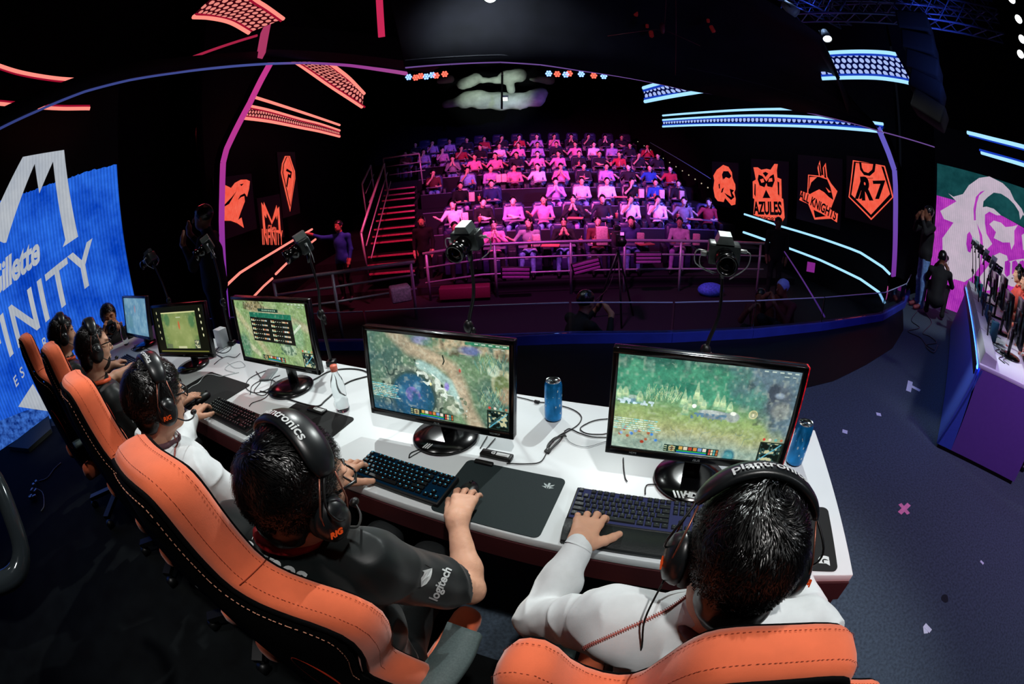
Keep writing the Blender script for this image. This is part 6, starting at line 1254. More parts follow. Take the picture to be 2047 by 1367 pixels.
for i,a in enumerate((.62,1.44,2.26,3.08,3.86)):
    for o,lab in ((po,'person in a salmon jersey and headset behind the opposing desk, %s of five'),(hso,'black headset on the %s player of the opposing desk')):
        q=o if i==0 else copy_tree(o); q.location=OD(a,.66,0); q.rotation_euler=(0,0,YO); q['label']=lab%['nearest','second','third','fourth','fifth'][i]
    c=copy_tree(chairs[2]); c.location=OD(a,1.27,0); c.rotation_euler=(0,0,YO); c['label']='orange-edged gaming chair behind the %s opposing player'%['nearest','second','third','fourth','fifth'][i]
# cables on the carpet by the opposing desk
def fcable(label,px,r=.006,m=Mcab):
    b=MB(); b.tube(bez([onz(x,y,.008) for x,y in px],len(px)*6),r,6); tag(b.build('floor_cable',m),label,'cable')
fcable('black cable snaking over the carpet by the standing man, leftmost',[(1835,620),(1822,640),(1838,655),(1815,662),(1840,675),(1852,690),(1868,700)])
fcable('black cable loop on the carpet toward the opposing desk corner',[(1850,625),(1862,645),(1845,665),(1858,672),(1872,685),(1850,690),(1866,705),(1875,690)])
# ---------------------------------------------------------------- standing and crouching people
def figure(label,P,loc,rz,top=M_jersey,legs=M_pants,skin=M_skin2,hairm=M_hair,shoem=None,h=.011,cat='person',long=True,name='person',hairlen=.0):
    """dressed figure from joints, one continuous body surface"""
    root=thing(name,label,cat,loc,rz); build_figure(P,root,top,legs,skin,hairm,shoem,h,long,hairlen); return root
def body_parts(P,h,long,hairlen=0.):
    A=lambda k:np.array(P[k],float); H=HF(P['head'],*P.get('hrot',(0,0,0)),sc=1.0); sd=SDF(h)
    nb=A('neck'); shL,shR,hp=A('shL'),A('shR'),A('hip'); mid=(shL+shR)/2; yw=math.atan2(*(shR-shL)[[1,0]])
    sd.ell(H.p(0,-.01,.02),(.078,.097,.105),(H.e.x,H.e.y,H.e.z),.02); sd.ell(H.p(0,.035,-.05),(.055,.06,.065),(H.e.x,H.e.y,H.e.z),.02); sd.cap(H.p(0,.1,.01),H.p(0,.115,-.02),.010,.014,.01)
    for sx in (-1,1): sd.ell(H.p(sx*.08,0,-.005),(.010,.02,.032),(H.e.x,H.e.y,H.e.z),.008)
    sd.cap(H.p(0,-.01,-.06),nb,.052,.06,.03)
    sd.cap(shL*.8+shR*.2,shR*.8+shL*.2,.065,.065,.05); sd.ell(mid+(hp-mid)*.3,(.165,.115,.17),(0,0,yw),.05); sd.cap(mid+(hp-mid)*.3,hp,.13,.14,.05)
    for s in 'LR':
        sh,el,wr,hd=A('sh'+s),A('el'+s),A('wr'+s),A('hd'+s); sd.ell(sh,(.06,.06,.06),(0,0,0),.04); sd.chain([sh,el,wr],[.055,.045,.028] if long else [.052,.04,.026],.03); sd.cap(wr,hd,.03,.034,.02)
        d=(hd-wr)/max(np.linalg.norm(hd-wr),1e-6); sd.cap(hd,hd+d*.07,.026,.018,.015)
        hj=hp+np.array([math.cos(yw),math.sin(yw),0])*(.09 if s=='R' else -.09); kn,an,to=A('kn'+s),A('an'+s),A('to'+s); sd.chain([hj,kn,an],[.088,.06,.045],.04); sd.cap(an,to,.045,.035,.03)
    def cls(c):
        sk=np.zeros(len(c),int); 
        def dist(a,b):
            a=np.array(a);b=np.array(b); d=b-a; t=np.clip(((c-a)@d)/max(d@d,1e-9),0,1); return np.linalg.norm(c-a-t[:,None]*d,axis=1)
        D=np.stack([np.minimum(dist(H.p(0,0,.05),H.p(0,0,-.08))-.09,dist(nb,H.p(0,0,-.06))-.05), np.minimum(dist(shL,shR)-.07,dist(mid,hp)-.14),
            np.minimum.reduce([dist(P['kn'+s],hp)-.09 for s in 'LR']+[dist(P['kn'+s],P['an'+s])-.055 for s in 'LR']),
            np.minimum.reduce([dist(P['an'+s],P['to'+s])-.045 for s in 'LR'])],1)
        arm=np.minimum.reduce([dist(P['sh'+s],np.array(P['el'+s]))-.05 for s in 'LR']); fore=np.minimum.reduce([dist(P['el'+s],P['wr'+s])-.036 for s in 'LR']); hnd=np.minimum.reduce([dist(P['wr'+s],P['hd'+s])-.034-.03 for s in 'LR'])
        D[:,1]=np.minimum(D[:,1],arm)
        if long: D[:,1]=np.minimum(D[:,1],fore)
        else: D[:,0]=np.minimum(D[:,0],fore)
        D[:,0]=np.minimum(D[:,0],hnd); return D.argmin(1)
    return H,sd,cls
def build_figure(P,root,top,legs,skin,hairm,shoem,h,long,hairlen=0.):
    H,sd,cls=body_parts(P,h,long); v=sd.mesh(lambda x,y,z:.004*vnoise(x,y,z,14)); o=sdf_obj('body',v,[skin,top,legs,shoem or M_bplastic],root,cols=cls)
    r=(H.e.x,H.e.y,H.e.z); hh=SDF(min(h,.008)); hh.ell(H.p(0,-.018,.035),(.088,.105,.098),r,.02); 
    if hairlen>0: hh.ell(H.p(0,-.06,-.03-hairlen/2),(.085,.06,.09+hairlen/2),r,.03)
    hh.ell(H.p(0,.10,-.04),(.1,.092,.115),r,.008,-1); hh.ell(H.p(0,.05,-.12-hairlen),(.12,.09,.07),r,.01,-1)
    ho=sdf_obj('hair',hh.mesh(lambda x,y,z:.004*vnoise(x,y,z,40)),hairm,root); return o,ho
def stand(**k):
    P=dict(head=(0,.02,1.62),neck=(0,-.01,1.46),shL=(-.19,-.01,1.40),shR=(.19,-.01,1.40),elL=(-.23,.0,1.12),wrL=(-.22,.1,.9),hdL=(-.21,.13,.84),elR=(.23,0,1.12),wrR=(.22,.1,.9),hdR=(.21,.13,.84),hip=(0,0,.95),knL=(-.1,.02,.5),anL=(-.11,-.02,.09),toL=(-.12,.12,.045),knR=(.1,.02,.5),anR=(.11,-.02,.09),toR=(.12,.12,.045)); P.update(k); return P
M_jeans=mat('jeans_blue','#6a90c4',rough=.85,noise=.35,scale=20,bump=.1); M_shoer=mat('sneaker_red','#7a3038',rough=.6,noise=.4,scale=30); M_blk=mat('shirt_black','#07080a',rough=.85,noise=.2)
w=onz(1833,617,0)
figure('standing man in black shirt and blue jeans, both hands raised to his face',stand(elL=(-.26,.16,1.30),wrL=(-.13,.2,1.52),hdL=(-.08,.17,1.58),elR=(.26,.16,1.30),wrR=(.13,.2,1.52),hdR=(.08,.17,1.58)),w,math.radians(60),M_blk,M_jeans,M_skind,M_hair,M_shoer)
def dslr(label,loc,aim,s=1.):
    r=face_cam(label,Vector((0,0,0)),(Vector(aim)-Vector(loc))); t=bpy.data.objects[-1] if 0 else None
    o=[x for x in bpy.data.objects if x.get('label')==label][0]; o.location=loc; o.scale=(s,s,s); return o
CR=dict(head=(0,.10,.98),hrot=(0,-.1,0),neck=(0,.04,.82),shL=(-.18,.02,.76),shR=(.18,.02,.76),elL=(-.26,.2,.58),wrL=(-.12,.36,.82),hdL=(-.06,.34,.88),elR=(.26,.2,.58),wrR=(.12,.36,.82),hdR=(.06,.34,.88),hip=(0,-.12,.34),knL=(-.17,.28,.50),anL=(-.16,.10,.09),toL=(-.17,.26,.045),knR=(.17,.30,.50),anR=(.17,.12,.09),toR=(.18,.28,.045))
w=onz(1890,610,0); lp_=Vector((w.x+.15,w.y-.1,0)); lp_=ond(1882,530,7.9); lp_.z=0
figure('crouching camera operator in black in front of the magenta wall screen',CR,lp_,math.radians(-60),M_blk,M_blk,M_skind,M_hair)
f=Vector((math.cos(math.radians(30)),math.sin(math.radians(30)),0)); q=Euler((0,0,math.radians(-60))).to_matrix()@Vector((0,.42,.95)); dslr('camera rig held by the crouching operator',lp_+q,lp_+q*2+Vector((.6,-.2,-.8)),1.3)
# photographer at the far left, facing us
pw=ond(218,634,4.72); pl=Vector((pw.x,pw.y,0)); rz=math.atan2(-(0-pl.x),(0-pl.y)) 
CR2=dict(CR); 
for k in CR2:
    if k!='hrot' : CR2[k]=tuple(np.array(CR2[k],float)+np.array([0,-.1,(pw.z-.98) if k[:2] not in('kn','an','to') else 0]))
pr,Hp,gp,_=person('photographer in black crouching at the far end of the desk, camera at his face',0,0,0,dict(head=(0,0,pw.z),hrot=(0,-.12,.08),neck=(0,-.05,pw.z-.16),shL=(-.19,-.05,pw.z-.22),shR=(.19,-.05,pw.z-.22),elL=(-.26,.12,pw.z-.38),wrL=(-.09,.17,pw.z-.12),elR=(.26,.12,pw.z-.38),wrR=(.10,.17,pw.z-.11),hip=(0,-.14,pw.z-.66),knL=(-.17,.25,.46),knR=(.17,.25,.46),
 handL=dict(fwd=(.35,-.05,.5),up=(-.6,.7,.2),curl=(.5,.7,.5),thumb=.5),handR=dict(fwd=(-.35,-.05,.5),up=(.6,.7,.2),curl=(.5,.7,.5),thumb=.5)),skin=M_skin2,top='sweater',mtop=M_blk,hairkw=dict(whorl=(0,-.4,.85),n=4000,L=.04,seed=51,width=.0012,spike=.012,lift=.012),glasses=False,detail=False,h_arm=.0035,collar=None,loc=(pl.x,pl.y,0))
pr.rotation_euler=(0,0,rz); q=Euler((0,0,rz)).to_matrix()
dslr('black camera with a long lens held to the face of the photographer on the left',Vector((pl.x,pl.y,0))+q@Vector((.0,.17,pw.z-.07)),Vector((pl.x,pl.y,0))+q@Vector((-.05,1.5,pw.z-.1)),.95)
# dark operator between the purple post and the blue screen
w=ond(418,500,4.6); 
figure('operator in black standing left of the purple post with hands raised',stand(elL=(-.28,.1,1.2),wrL=(-.12,.24,1.42),hdL=(-.08,.24,1.48),elR=(.26,.14,1.28),wrR=(.12,.24,1.5),hdR=(.08,.22,1.56)),Vector((w.x,w.y,0)),math.radians(110),M_blk,M_blk,M_skind,M_hair)
# people in the pit
w=ond(1158,606,4.75); figure('crouching man in black in the pit just beyond the glass barrier',dict(CR),Vector((w.x,w.y,-1.0+(w.z-.98+1.0))) if 0 else Vector((w.x,w.y,w.z-.98)),math.radians(-60),M_blk,M_blk,M_skin2,M_hair)
w=ond(677,452,9.4); figure('man in a blue shirt standing by the stairs with one arm on the handrail',stand(elR=(.42,.05,1.42),wrR=(.66,.08,1.52),hdR=(.72,.09,1.54)),Vector((w.x,w.y,w.z-1.62)),math.radians(170),mat('shirt_blue','#1c50a8',rough=.8),M_blk,M_skin2,M_hair)
w=ond(1556,446,9.6); figure('guard in a dark suit and white collar standing under the blue light strip',stand(),Vector((w.x,w.y,w.z-1.62)),math.radians(150),M_blk,M_blk,M_skind,M_hair)
w=ond(1573,575,6.6); figure('hunched crew member in the right of the pit wearing a pale cap',dict(CR),Vector((w.x,w.y,w.z-.98)),math.radians(100),mat('shirt_maroon','#5a2020',rough=.8),M_blk,M_skind,mat('cap_blue','#8aa0e0',rough=.7))
w=ond(1522,590,7.2); figure('crew member seated low in the pit beside the one in the cap',dict(CR),Vector((w.x,w.y,w.z-.98)),math.radians(140),mat('shirt_maroon'),M_blk,M_skind,M_hair)
# tripod camera in the pit
t=thing('tripod_camera','broadcast camera on a tripod in the pit below the audience railing','camera',onz(1232,640,-1.0)); b=MB()
for k in range(3): a=2*PI*k/3+.5; b.tube([(0,0,1.25),(.42*math.cos(a),.42*math.sin(a),0)],.018,6)
b.build('tripod',M_bplastic,t); b=MB(); b.box((0,0,1.45),(.16,.36,.22),None,.02); b.tube([(0,-.16,1.45),(0,-.34,1.45)],.06,12); b.box((.0,.1,1.62),(.1,.16,.08),None,.01); b.build('camera_body',M_bplastic,t); b=MB(); b.box((.02,-.185,1.56),(.06,.02,.05)); b.build('tally_light',glow('tally','#e070e0',1.5),t)
b=MB(); pA_=ond(1245,555,8.2); b.tube(bez([onz(1232,640,-1.)+Vector((0,0,1.1)),ond(1218,570,7.5),ond(1190,602,6.0)],16),.008,5); tag(b.build('cable',Mcab),'thin cable from the tripod camera toward the crouching man','cable')
# LED wash panels on the railing
Mwp=mat('panel_magenta','#a860a8',rough=.4,noise=.1)
for i,(c,rz_) in enumerate([((1031,545),0.05),((1174,534),-.25),((1308,524),.0)]):
    w=ond(*c,9.0); w=Vector((w.x,8.75,w.z)); t=thing('wash_panel','ribbed magenta stage light hanging on the audience railing, %s of three'%['left','middle','right'][i],'stage light',w,rz_*.3); R=Euler((0,rz_,0)).to_matrix()
    b=MB(); b.box((0,0,0),(.60,.1,.24),R,.02); b.build('housing',M_bplastic,t)
    for k in range(3): b=MB(); b.box(R@Vector((0,-.06,-.075+.075*k)),(.54,.03,.052),R,.006); b.build('rib',Mwp,t)
# shapes on the pit floor
o=MB(); w=onz(1420,590,-1.); o.ell(Vector((w.x,w.y,-.88)),(.32,.22,.16)); tag(o.build('bag',mat('bag_blue','#3f6ad0',rough=.7,noise=.4,bump=.4)),'crumpled blue bag on the pit floor behind the nearest camera','bag')
o=MB(); w=ond(772,628,6.); o.ell(Vector((w.x,w.y,-.93)),(.22,.14,.07)); tag(o.build('bag',mat('bag_blue')),'small blue bag on the pit floor left of the central camera','bag')
b=MB(); w=onz(930,590,-.9); b.box(Vector((w.x,w.y,-.82)),(1.05,.3,.25),None,.02); tag(b.build('road_case',mat('case_red','#7c2c40',rough=.6)),'red-lit low case on the pit floor behind the central camera stand','case')
b=MB(); w=ond(800,586,7.6); b.box(w,(.34,.3,.26),Euler((0,0,.4)),.03); tag(b.build('carton',mat('carton_pink','#c878b0',rough=.7,noise=.4)),'pale crumpled carton by the end of the lower railing','box')
b=MB(); w=ond(1621,534,8.6); b.box(w,(.16,.01,.18),Euler((0,0,-.6))); tag(b.build('notice',mat('notice_magenta','#c048b0',emit='#a030a0',es=.5)),'small square magenta notice on the dark wall at the right','notice')
b=MB(); b.tube([ond(1568,503,8.3),ond(1605,560,7.2),ond(1648,633,6.0)],.012,6); tag(b.build('stay_cable',mat('stay_violet','#8a50b0',rough=.4,emit='#7040a0',es=.35)),'thin straight violet-lit stay running down to the right end of the stage','cable')
b=MB(); b.prism([(-.0,-.3),(.16,-.25),(.22,.0),(.18,.25),(0.05,.42)],-.02,.02,frame(ond(1772,588,7.3),(.6,.45,.0),(-.6,-.8,0))); tag(b.build('curved_panel',mat('panel_pink','#e878b8',rough=.5,emit='#e060b0',es=.6)),'curved pink lit panel at the right end of the stage barrier','panel')
# dark things at the far left: glossy armrest, cable tangle
t=thing('office_chair','glossy curved arm of an empty office chair at the left edge','chair',onz(-60,1200,0)); bpy.context.view_layer.update(); bpy.context.view_layer.update(); g=Vector(t.location)
b=MB(); Pz=[ond(-40,915,1.25),ond(-5,965,1.22),ond(22,1030,1.2),ond(42,1095,1.2),ond(36,1140,1.2),ond(5,1165,1.2),ond(-60,1180,1.2)]; b.tube(bez([p-g for p in Pz],20),[.03]*4+[.035]*12+[.02]*9 if 0 else .028,10); b.build('arm',mat('arm_gloss','#2a3034',rough=.12,noise=0,metal=.4),t)
b=MB(); b.tube([Pz[6]-g,Pz[6]-g+Vector((-.3,-.3,-.05))],.02,8); b.build('bracket',M_bplastic,t); 
fcable('grey cable on the dark floor behind the farthest chairs',[(122,925),(108,938),(95,955),(78,962)],.006,mat('cable_grey'))
fcable('thin cable curling on the dark floor at the left',[(70,975),(85,985),(88,1010),(82,1022)],.005,mat('cable_grey'))
b=MB()
for k in range(7): w=onz(70+rng.uniform(-10,14),985+rng.uniform(-22,14),.03); b.box(w,(.05,.03,.03),Euler((0,0,k)),.006)
tag(b.build('connector_box',mat('connector_metal')),'cluster of small metal plugs on the dark floor at the left','connectors')
b=MB(); 
for q_,zz in (([(20,900),(100,838),(105,865),(60,905)],.02),):
    pts=[onz(x,y,0) for x,y in q_]; b.prism([(p.x,p.y) for p in pts],.004,.05)
tag(b.build('floor_riser',mat('riser_grey','#39413f',rough=.7)),'low grey platform edge in front of the blue wall screen','platform')
# ================================================================ AUDIENCE HALL
def aty(x,y,Y):
    v=ray(x,y); t=Y/v[1]; return Vector((v[0]*t,Y,v[2]*t+HC))
YR=[10.2+1.8*k for k in range(8)]
ROWS=[
 [(992,452,'pink'),(1067,441,'grey'),(1134,442,'black'),(1182,444,'maroon'),(1252,445,'navy print'),(1359,440,'pale'),(908,448,'dark')],
 [(928,407,'white'),(974,403,'black'),(1042,401,'lilac'),(1111,400,'pink'),(1136,396,'dark'),(1219,398,'dark'),(1246,395,'white'),(1296,396,'white'),(1354,398,'grey'),(1396,400,'red')],
 [(919,364,'black'),(982,363,'navy'),(1127,363,'lilac'),(1163,367,'pale'),(1223,363,'white'),(1252,361,'black'),(1308,362,'blue'),(1345,364,'dark')],
 [(865,341,'maroon'),(968,334,'pale blue'),(1009,334,'lilac'),(1061,331,'pink'),(1091,332,'white'),(1141,333,'pink'),(1168,330,'dark'),(1196,331,'lilac'),(1216,333,'dark'),(1276,333,'blue'),(1297,335,'red')],
 [(904,309,'grey'),(956,307,'pink'),(993,309,'pink'),(1081,308,'dark'),(1114,308,'pink'),(1128,307,'pink'),(1166,307,'dark'),(1191,308,'dark'),(1209,309,'red'),(1250,307,'dark'),(1268,309,'dark')],
 [(857,295,'maroon'),(875,297,'lilac'),(952,289,'pink'),(964,292,'red'),(986,288,'dark'),(1018,289,'pale'),(1058,287,'pink'),(1083,286,'lilac'),(1094,287,'dark'),(1124,285,'pink'),(1144,286,'white'),(1164,287,'lilac'),(1172,287,'dark'),(1271,292,'red')],
 [(854,284,'dark'),(863,277,'lilac'),(904,276,'lilac'),(932,273,'dark'),(985,272,'red'),(1006,270,'dark'),(1047,271,'red'),(1082,270,'lilac'),(1116,273,'pink'),(1130,268,'dark'),(1149,271,'dark'),(1196,272,'dark'),(1222,273,'dark')]]
ZR=[aty(1100,np.mean([r[1] for r in R]),YR[i]).z-1.19 for i,R in enumerate(ROWS)]; ZR.append(ZR[-1]+.42)
SHC={'pink':'#f090b8','grey':'#8a8490','black':'#0c0c10','maroon':'#5a1c30','navy print':'#2a3468','pale':'#e0d0dc','dark':'#1c1824','white':'#f0e8ee','lilac':'#b898d0','navy':'#1c2450','blue':'#3c60b0','pale blue':'#90a8e0','red':'#b83040'}
SHM={k:mat('shirt_'+k.replace(' ','_'),c,rough=.85,noise=.2,scale=12) for k,c in SHC.items()}
def sit(**k):
    P=dict(head=(0,.04,1.20),neck=(0,-.02,1.03),shL=(-.19,-.03,.97),shR=(.19,-.03,.97),elL=(-.25,.06,.72),wrL=(-.14,.28,.70),hdL=(-.1,.33,.72),elR=(.25,.06,.72),wrR=(.14,.28,.70),hdR=(.1,.33,.72),hip=(0,-.05,.50),knL=(-.12,.40,.52),anL=(-.13,.48,.12),toL=(-.13,.6,.06),knR=(.12,.40,.52),anR=(.13,.48,.12),toR=(.13,.6,.06)); P.update(k); return P
POS=[sit(),sit(hrot=(.3,-.1,0),wrR=(.05,.18,1.02),hdR=(.03,.15,1.10),elR=(.24,.12,.80)),sit(hrot=(0,-.25,.1),wrL=(-.06,.2,.95),hdL=(-.04,.2,1.02),wrR=(.06,.2,.95),hdR=(.04,.2,1.02),elL=(-.27,.1,.76),elR=(.27,.1,.76)),
 sit(hrot=(-.25,-.05,.12),elR=(.34,.05,.78),wrR=(.42,.22,.86),hdR=(.46,.28,.9)),sit(hrot=(.15,.0,-.1),wrL=(.02,.2,.80),hdL=(.08,.2,.82),wrR=(-.02,.22,.76),hdR=(-.08,.22,.77))]
PM=[]
for i,P in enumerate(POS):
    r=bpy.data.objects.new('tmp',None); o,ho=build_figure(P,None,M_blk,M_blk,M_skin2,M_hair,M_bplastic,.013,i%2==0,hairlen=[0,.12,0,.16,0][i]); PM.append((o.data,ho.data)); bpy.data.objects.remove(o); bpy.data.objects.remove(ho); bpy.data.objects.remove(r)
ordn=['first','second','third','fourth','fifth','sixth','seventh','eighth','ninth','tenth','eleventh','twelfth','thirteenth','fourteenth']
rown=['front row behind the railing','second row','third row','fourth row','fifth row','sixth row','seventh row','back row']
skins=[mat('skin_lit','#f4cdb8',rough=.5),mat('skin_rosy','#e8b49c',rough=.5),mat('skin_mid','#d8a488',rough=.5)]
sr_=random.Random(5)
PX=[]
for k,R in enumerate(ROWS):
    R=sorted(R); xs=[aty(x,y,YR[k]).x for x,y,c in R]
    for it in range(200):
        for j in range(len(xs)-1):
            g=xs[j+1]-xs[j]
            if g<.80: d_=(.80-g)/2; xs[j]-=d_; xs[j+1]+=d_
    PX.append(xs)
    for j,((x,y,c),wx) in enumerate(zip(R,xs)):
        i=2 if (x,y)==(992,452) else sr_.choice([0,0,3,4,4,1,2,3])
        t=thing('spectator','seated spectator in a %s top, %s, %s from the left'%(c,rown[k],ordn[j]),'person',(wx,YR[k],ZR[k]),PI-math.atan2(wx,YR[k])+sr_.uniform(-.15,.15),'seated spectators in the audience')
        for nm,d in (('body',PM[i][0]),('hair',PM[i][1])):
            o=bpy.data.objects.new(nm,d); COL.objects.link(o); o.parent=t
            if nm=='body':
                for si,m in ((0,sr_.choice(skins)),(1,SHM[c]),(2,sr_.choice([M_blk,M_jeans,SHM['dark'],SHM['lilac']]))): o.material_slots[si].link='OBJECT'; o.material_slots[si].material=m
# tiers
M_tier=mat('tier_carpet','#100c18',rough=.9,noise=.3)
for k in range(8):
    b=MB(); y0=YR[k]-.75; y1=YR[k]+1.05 if k<7 else 25.9; b.box(((-5.2+7.3)/2,(y0+y1)/2,(ZR[k]-1.0)/2),(12.6,y1-y0-.002,ZR[k]+1.0)); struct(b.build('floor',M_tier))
# recliners
M_seat=mat('recliner_violet','#2c2a52',rough=.35,noise=.3,scale=14,spec=.6,bump=.1); M_seatb=mat('recliner_dark','#15131f',rough=.5)
def make_seat():
    t=thing('recliner_seat','x','seat',(0,0,0),0,'cinema recliner seats in tiered rows')
    b=MB(); b.box((0,.12,.36),(.56,.62,.2),None,.06); b.box((0,.44,.30),(.54,.1,.3),None,.03); b.build('cushion',M_seat,t)
    b=MB(); b.box((0,-.26,.74),(.6,.18,.68),Euler((.18,0,0)),.06); b.box((0,-.30,1.02),(.5,.16,.2),Euler((.18,0,0)),.05); b.build('backrest',M_seat,t)
    for sx in (-1,1): b=MB(); b.box((sx*.36,.08,.42),(.13,.75,.42),None,.03); b.build('armrest',M_seatb,t)
    b=MB(); b.box((0,.42,.70),(.5,.26,.025),None,.01); b.build('tray',mat('tray_grey','#6a6478',rough=.35),t); return t
ps=make_seat(); first=True
for k in range(8):
    xL=-1.9-.36*k if k else -1.6; xR=5.7+.16*k; n=int((xR-xL)/.92)
    occ=sorted(PX[k]) if k<len(PX) else []
    if not occ: occ=[xL+.5]
    seats=list(occ); lo=min(xL+.46,occ[0]); hi=max(xR-.46,occ[-1]); pts=[lo-.85]+occ+[hi+.85]
    for p,q in zip(pts[:-1],pts[1:]):
        m=int((q-p-.4)/.86)
        for e in range(1,m): seats.append(p+(q-p)*e/m) if m>1 else None
    seats=sorted(x for x in seats)
    for j,x in enumerate(seats):
        s=ps if first else copy_tree(ps); first=False; mt=x in occ
        s.location=(x,YR[k]+.10,ZR[k]); s.rotation_euler=(0,0,PI-math.atan2(x,YR[k])*.6); s['label']='%s dark violet recliner seat, %s, %s from the left'%('occupied' if mt else 'empty',rown[k],ordn[min(j,13)])
    # counter in front of the row
    if k: 
        b=MB(); 
        b.box(((xL+xR)/2,YR[k]-.72,ZR[k]+.24),(xR-xL-.4,.04,.47)); t=b.build('row_partition',M_tier); tag(t,'low dark partition with a thin lit top edge, %s'%rown[k],'partition')
        b=MB(); b.box(((xL+xR)/2,YR[k]-.72,ZR[k]+.485),(xR-xL-.4,.05,.015)); e=b.build('top_edge',mat('edge_metal','#9a90b8',rough=.3,metal=.5),t)
# snacks
M_bag=mat('paper_bag','#f4c8c0',rough=.8,noise=.25,scale=30); M_cup=mat('cup_pink','#f08878',rough=.6,noise=.1)
SN=[('b',942,372,2),('b',928,413,1),('b',1071,460,0),('c',1057,463,0),('c',958,416,1),('c',957,377,2),('c',944,346,3),('b',996,342,3),('b',1007,342,3),('b',1282,366,2),('b',1323,369,2),('b',1363,371,2),('b',1281,455,0),('b',1393,453,0),('B',1203,456,0),('c',1235,466,0),('c',1161,464,0),('c',1188,462,0),('c',1233,411,1),('c',1356,411,1),('c',1167,339,3),('c',1309,371,2),('c',1157,312,4),('c',1221,314,4),('c',1238,315,4),('c',1193,292,5),('t',1241,374,2),('t',1100,470,0),('t',1150,414,1),('t',1390,414,1),('t',1290,470,0)]
cnt={}
for (ty,x,y,k) in sorted(SN,key=lambda a:(a[3],a[1])):
    w=aty(x,y,YR[k]-.5); nm={'b':'paper_bag','c':'paper_cup','B':'paper_bag','t':'snack_tray'}[ty]; key=(nm,k); cnt[key]=cnt.get(key,0)+1
    what={'b':'pale paper bag','c':'salmon paper cup','B':'big paper bag','t':'snack tray'}[ty]
    z=ZR[k]+.72; t=thing(nm,'%s on a seat tray, %s, %s from the left'%(what,rown[k],ordn[cnt[key]-1]),{'b':'bag','B':'bag','c':'cup','t':'tray'}[ty],(w.x,YR[k]-.5,z),sr_.uniform(-.3,.3))
    b=MB()
    if ty=='c': b.lathe([(0,0),(.036,0),(.047,.14),(.05,.145),(0,.15)],12); b.build('cup',M_cup,t); b=MB(); b.tube([(0,0,.14),(.02,0,.22)],.005,5); b.build('straw',M_bag,t)
    elif ty in 'bB': s=1. if ty=='b' else 1.5; b.box((0,0,.14*s),(.17*s,.1*s,.28*s),Euler((0,0,.1)),.02); b.build('bag',M_bag,t)
    else: b.box((0,0,.02),(.4,.24,.035),None,.01); b.build('tray',mat('tray_salmon','#d87868',rough=.6),t)
    if ty=='B': b=MB(); b.tube([(-.09,0,.4),(-.08,0,.52)],.01,5); b.tube([(.09,0,.4),(.08,0,.52)],.01,5); b.build('handle',M_bag,t)
# railing in front of the audience
M_rail=mat('rail_steel','#c0b8c8',rough=.4,metal=.4,noise=.1)
def railing(label,px_top,Y,posts,zb,zmids,ysl=0):
    T=[aty(x,y,Y+ysl*i) if not callable(Y) else Y(x,y) for i,(x,y) in enumerate(px_top)]; t=thing('railing',label,'railing',(sum(p.x for p in T)/len(T),sum(p.y for p in T)/len(T),zb)); bpy.context.view_layer.update(); g=Vector(t.location)
    b=MB(); b.tube([p-g for p in T],.035,8); b.build('top_rail',M_rail,t)
    for dz in zmids: b=MB(); b.tube([p-g-Vector((0,0,dz)) for p in T],.022,6); b.build('middle_rail',M_rail,t)
    for f in posts:
        n=len(T)-1; i=min(n-1,int(f*n)); p=T[i].lerp(T[i+1],f*n-i)-g; b=MB(); b.tube([(p.x,p.y,0),p],.03,8); b.build('post',M_rail,t)
    return t
railing('long railing in front of the first audience row, lit pink to blue',[(845,508),(960,490),(1100,484),(1200,481.5),(1300,481),(1420,483),(1530,487)],9.0,[.01,.2,.40,.58,.75,.985],-1.0,[.30,.62])
railing('lower red-lit railing crossing in front of the stairs',[(547,563),(664,546),(827,524)],lambda x,y:onz(x,y,.12) if 0 else ond(x,y,{547:8.0,664:7.6,827:8.2}[x]),[.0,.5,.98],-1.0,[.24,.5])
# stairs
st=thing('staircase','narrow red-lit staircase climbing left of the audience seats','stairs',(-2.6,9.7,-1.0)); bpy.context.view_layer.update(); g=Vector(st.location)
M_step=mat('step_black','#0b070b',rough=.6); M_nose=mat('step_nosing','#d06080',rough=.4,noise=.2)
SY=[539,521,504,477,464,450,433,420,409,394,384,373]; SXL=[735,733,736,742,745,748,752,756,760,764,767,769]
for i,(y,xl) in enumerate(zip(SY,SXL)):
    Yi=9.5+.36*i; a=aty(829,y,Yi)-g; c=aty(xl,y+(829-xl)*.10,Yi)-g; zz=(a.z+c.z)/2
    b=MB(); b.box(((a.x+c.x)/2,a.y+.18,zz-.03),(abs(a.x-c.x),.36,.06)); s=b.build('step',M_step,st); b=MB(); b.box(((a.x+c.x)/2,a.y-.012,zz-.015),(abs(a.x-c.x),.03,.04)); b.build('nosing',M_nose,s)
    b=MB(); b.box(((a.x+c.x)/2,a.y+.34,zz-.2),(abs(a.x-c.x),.02,.4)); b.build('riser',M_step,s)
def hrail(label,px,D,post=None):
    P=[ond(x,y,D[0]+(D[1]-D[0])*i/(len(px)-1)) for i,(x,y) in enumerate(px)]; t=thing('handrail',label,'handrail',P[-1]); bpy.context.view_layer.update(); g=Vector(t.location); b=MB(); b.tube([p-g for p in P],.03,8); b.build('top_rail',M_rail,t)
    for k in (1,2): b=MB(); b.tube([p-g+Vector((.08*k,0,-.28*k)) for p in P],.016,6); b.build('middle_rail',M_rail,t)
    for p in (P[0],P[-1]): b=MB(); b.tube([p-g,p-g-Vector((-.05,0,1.0))],.024,6); b.build('post',M_rail,t)
hrail('steep magenta handrail running down the left side of the staircase',[(768,327),(722,466)],(13.4,9.5))
hrail('short red-lit handrail higher up, left of the staircase',[(741,331),(724,368)],(14.,13.))
hrail('thin red-lit rail at the top landing of the staircase',[(838,307),(766,317)],(14.5,14.5))
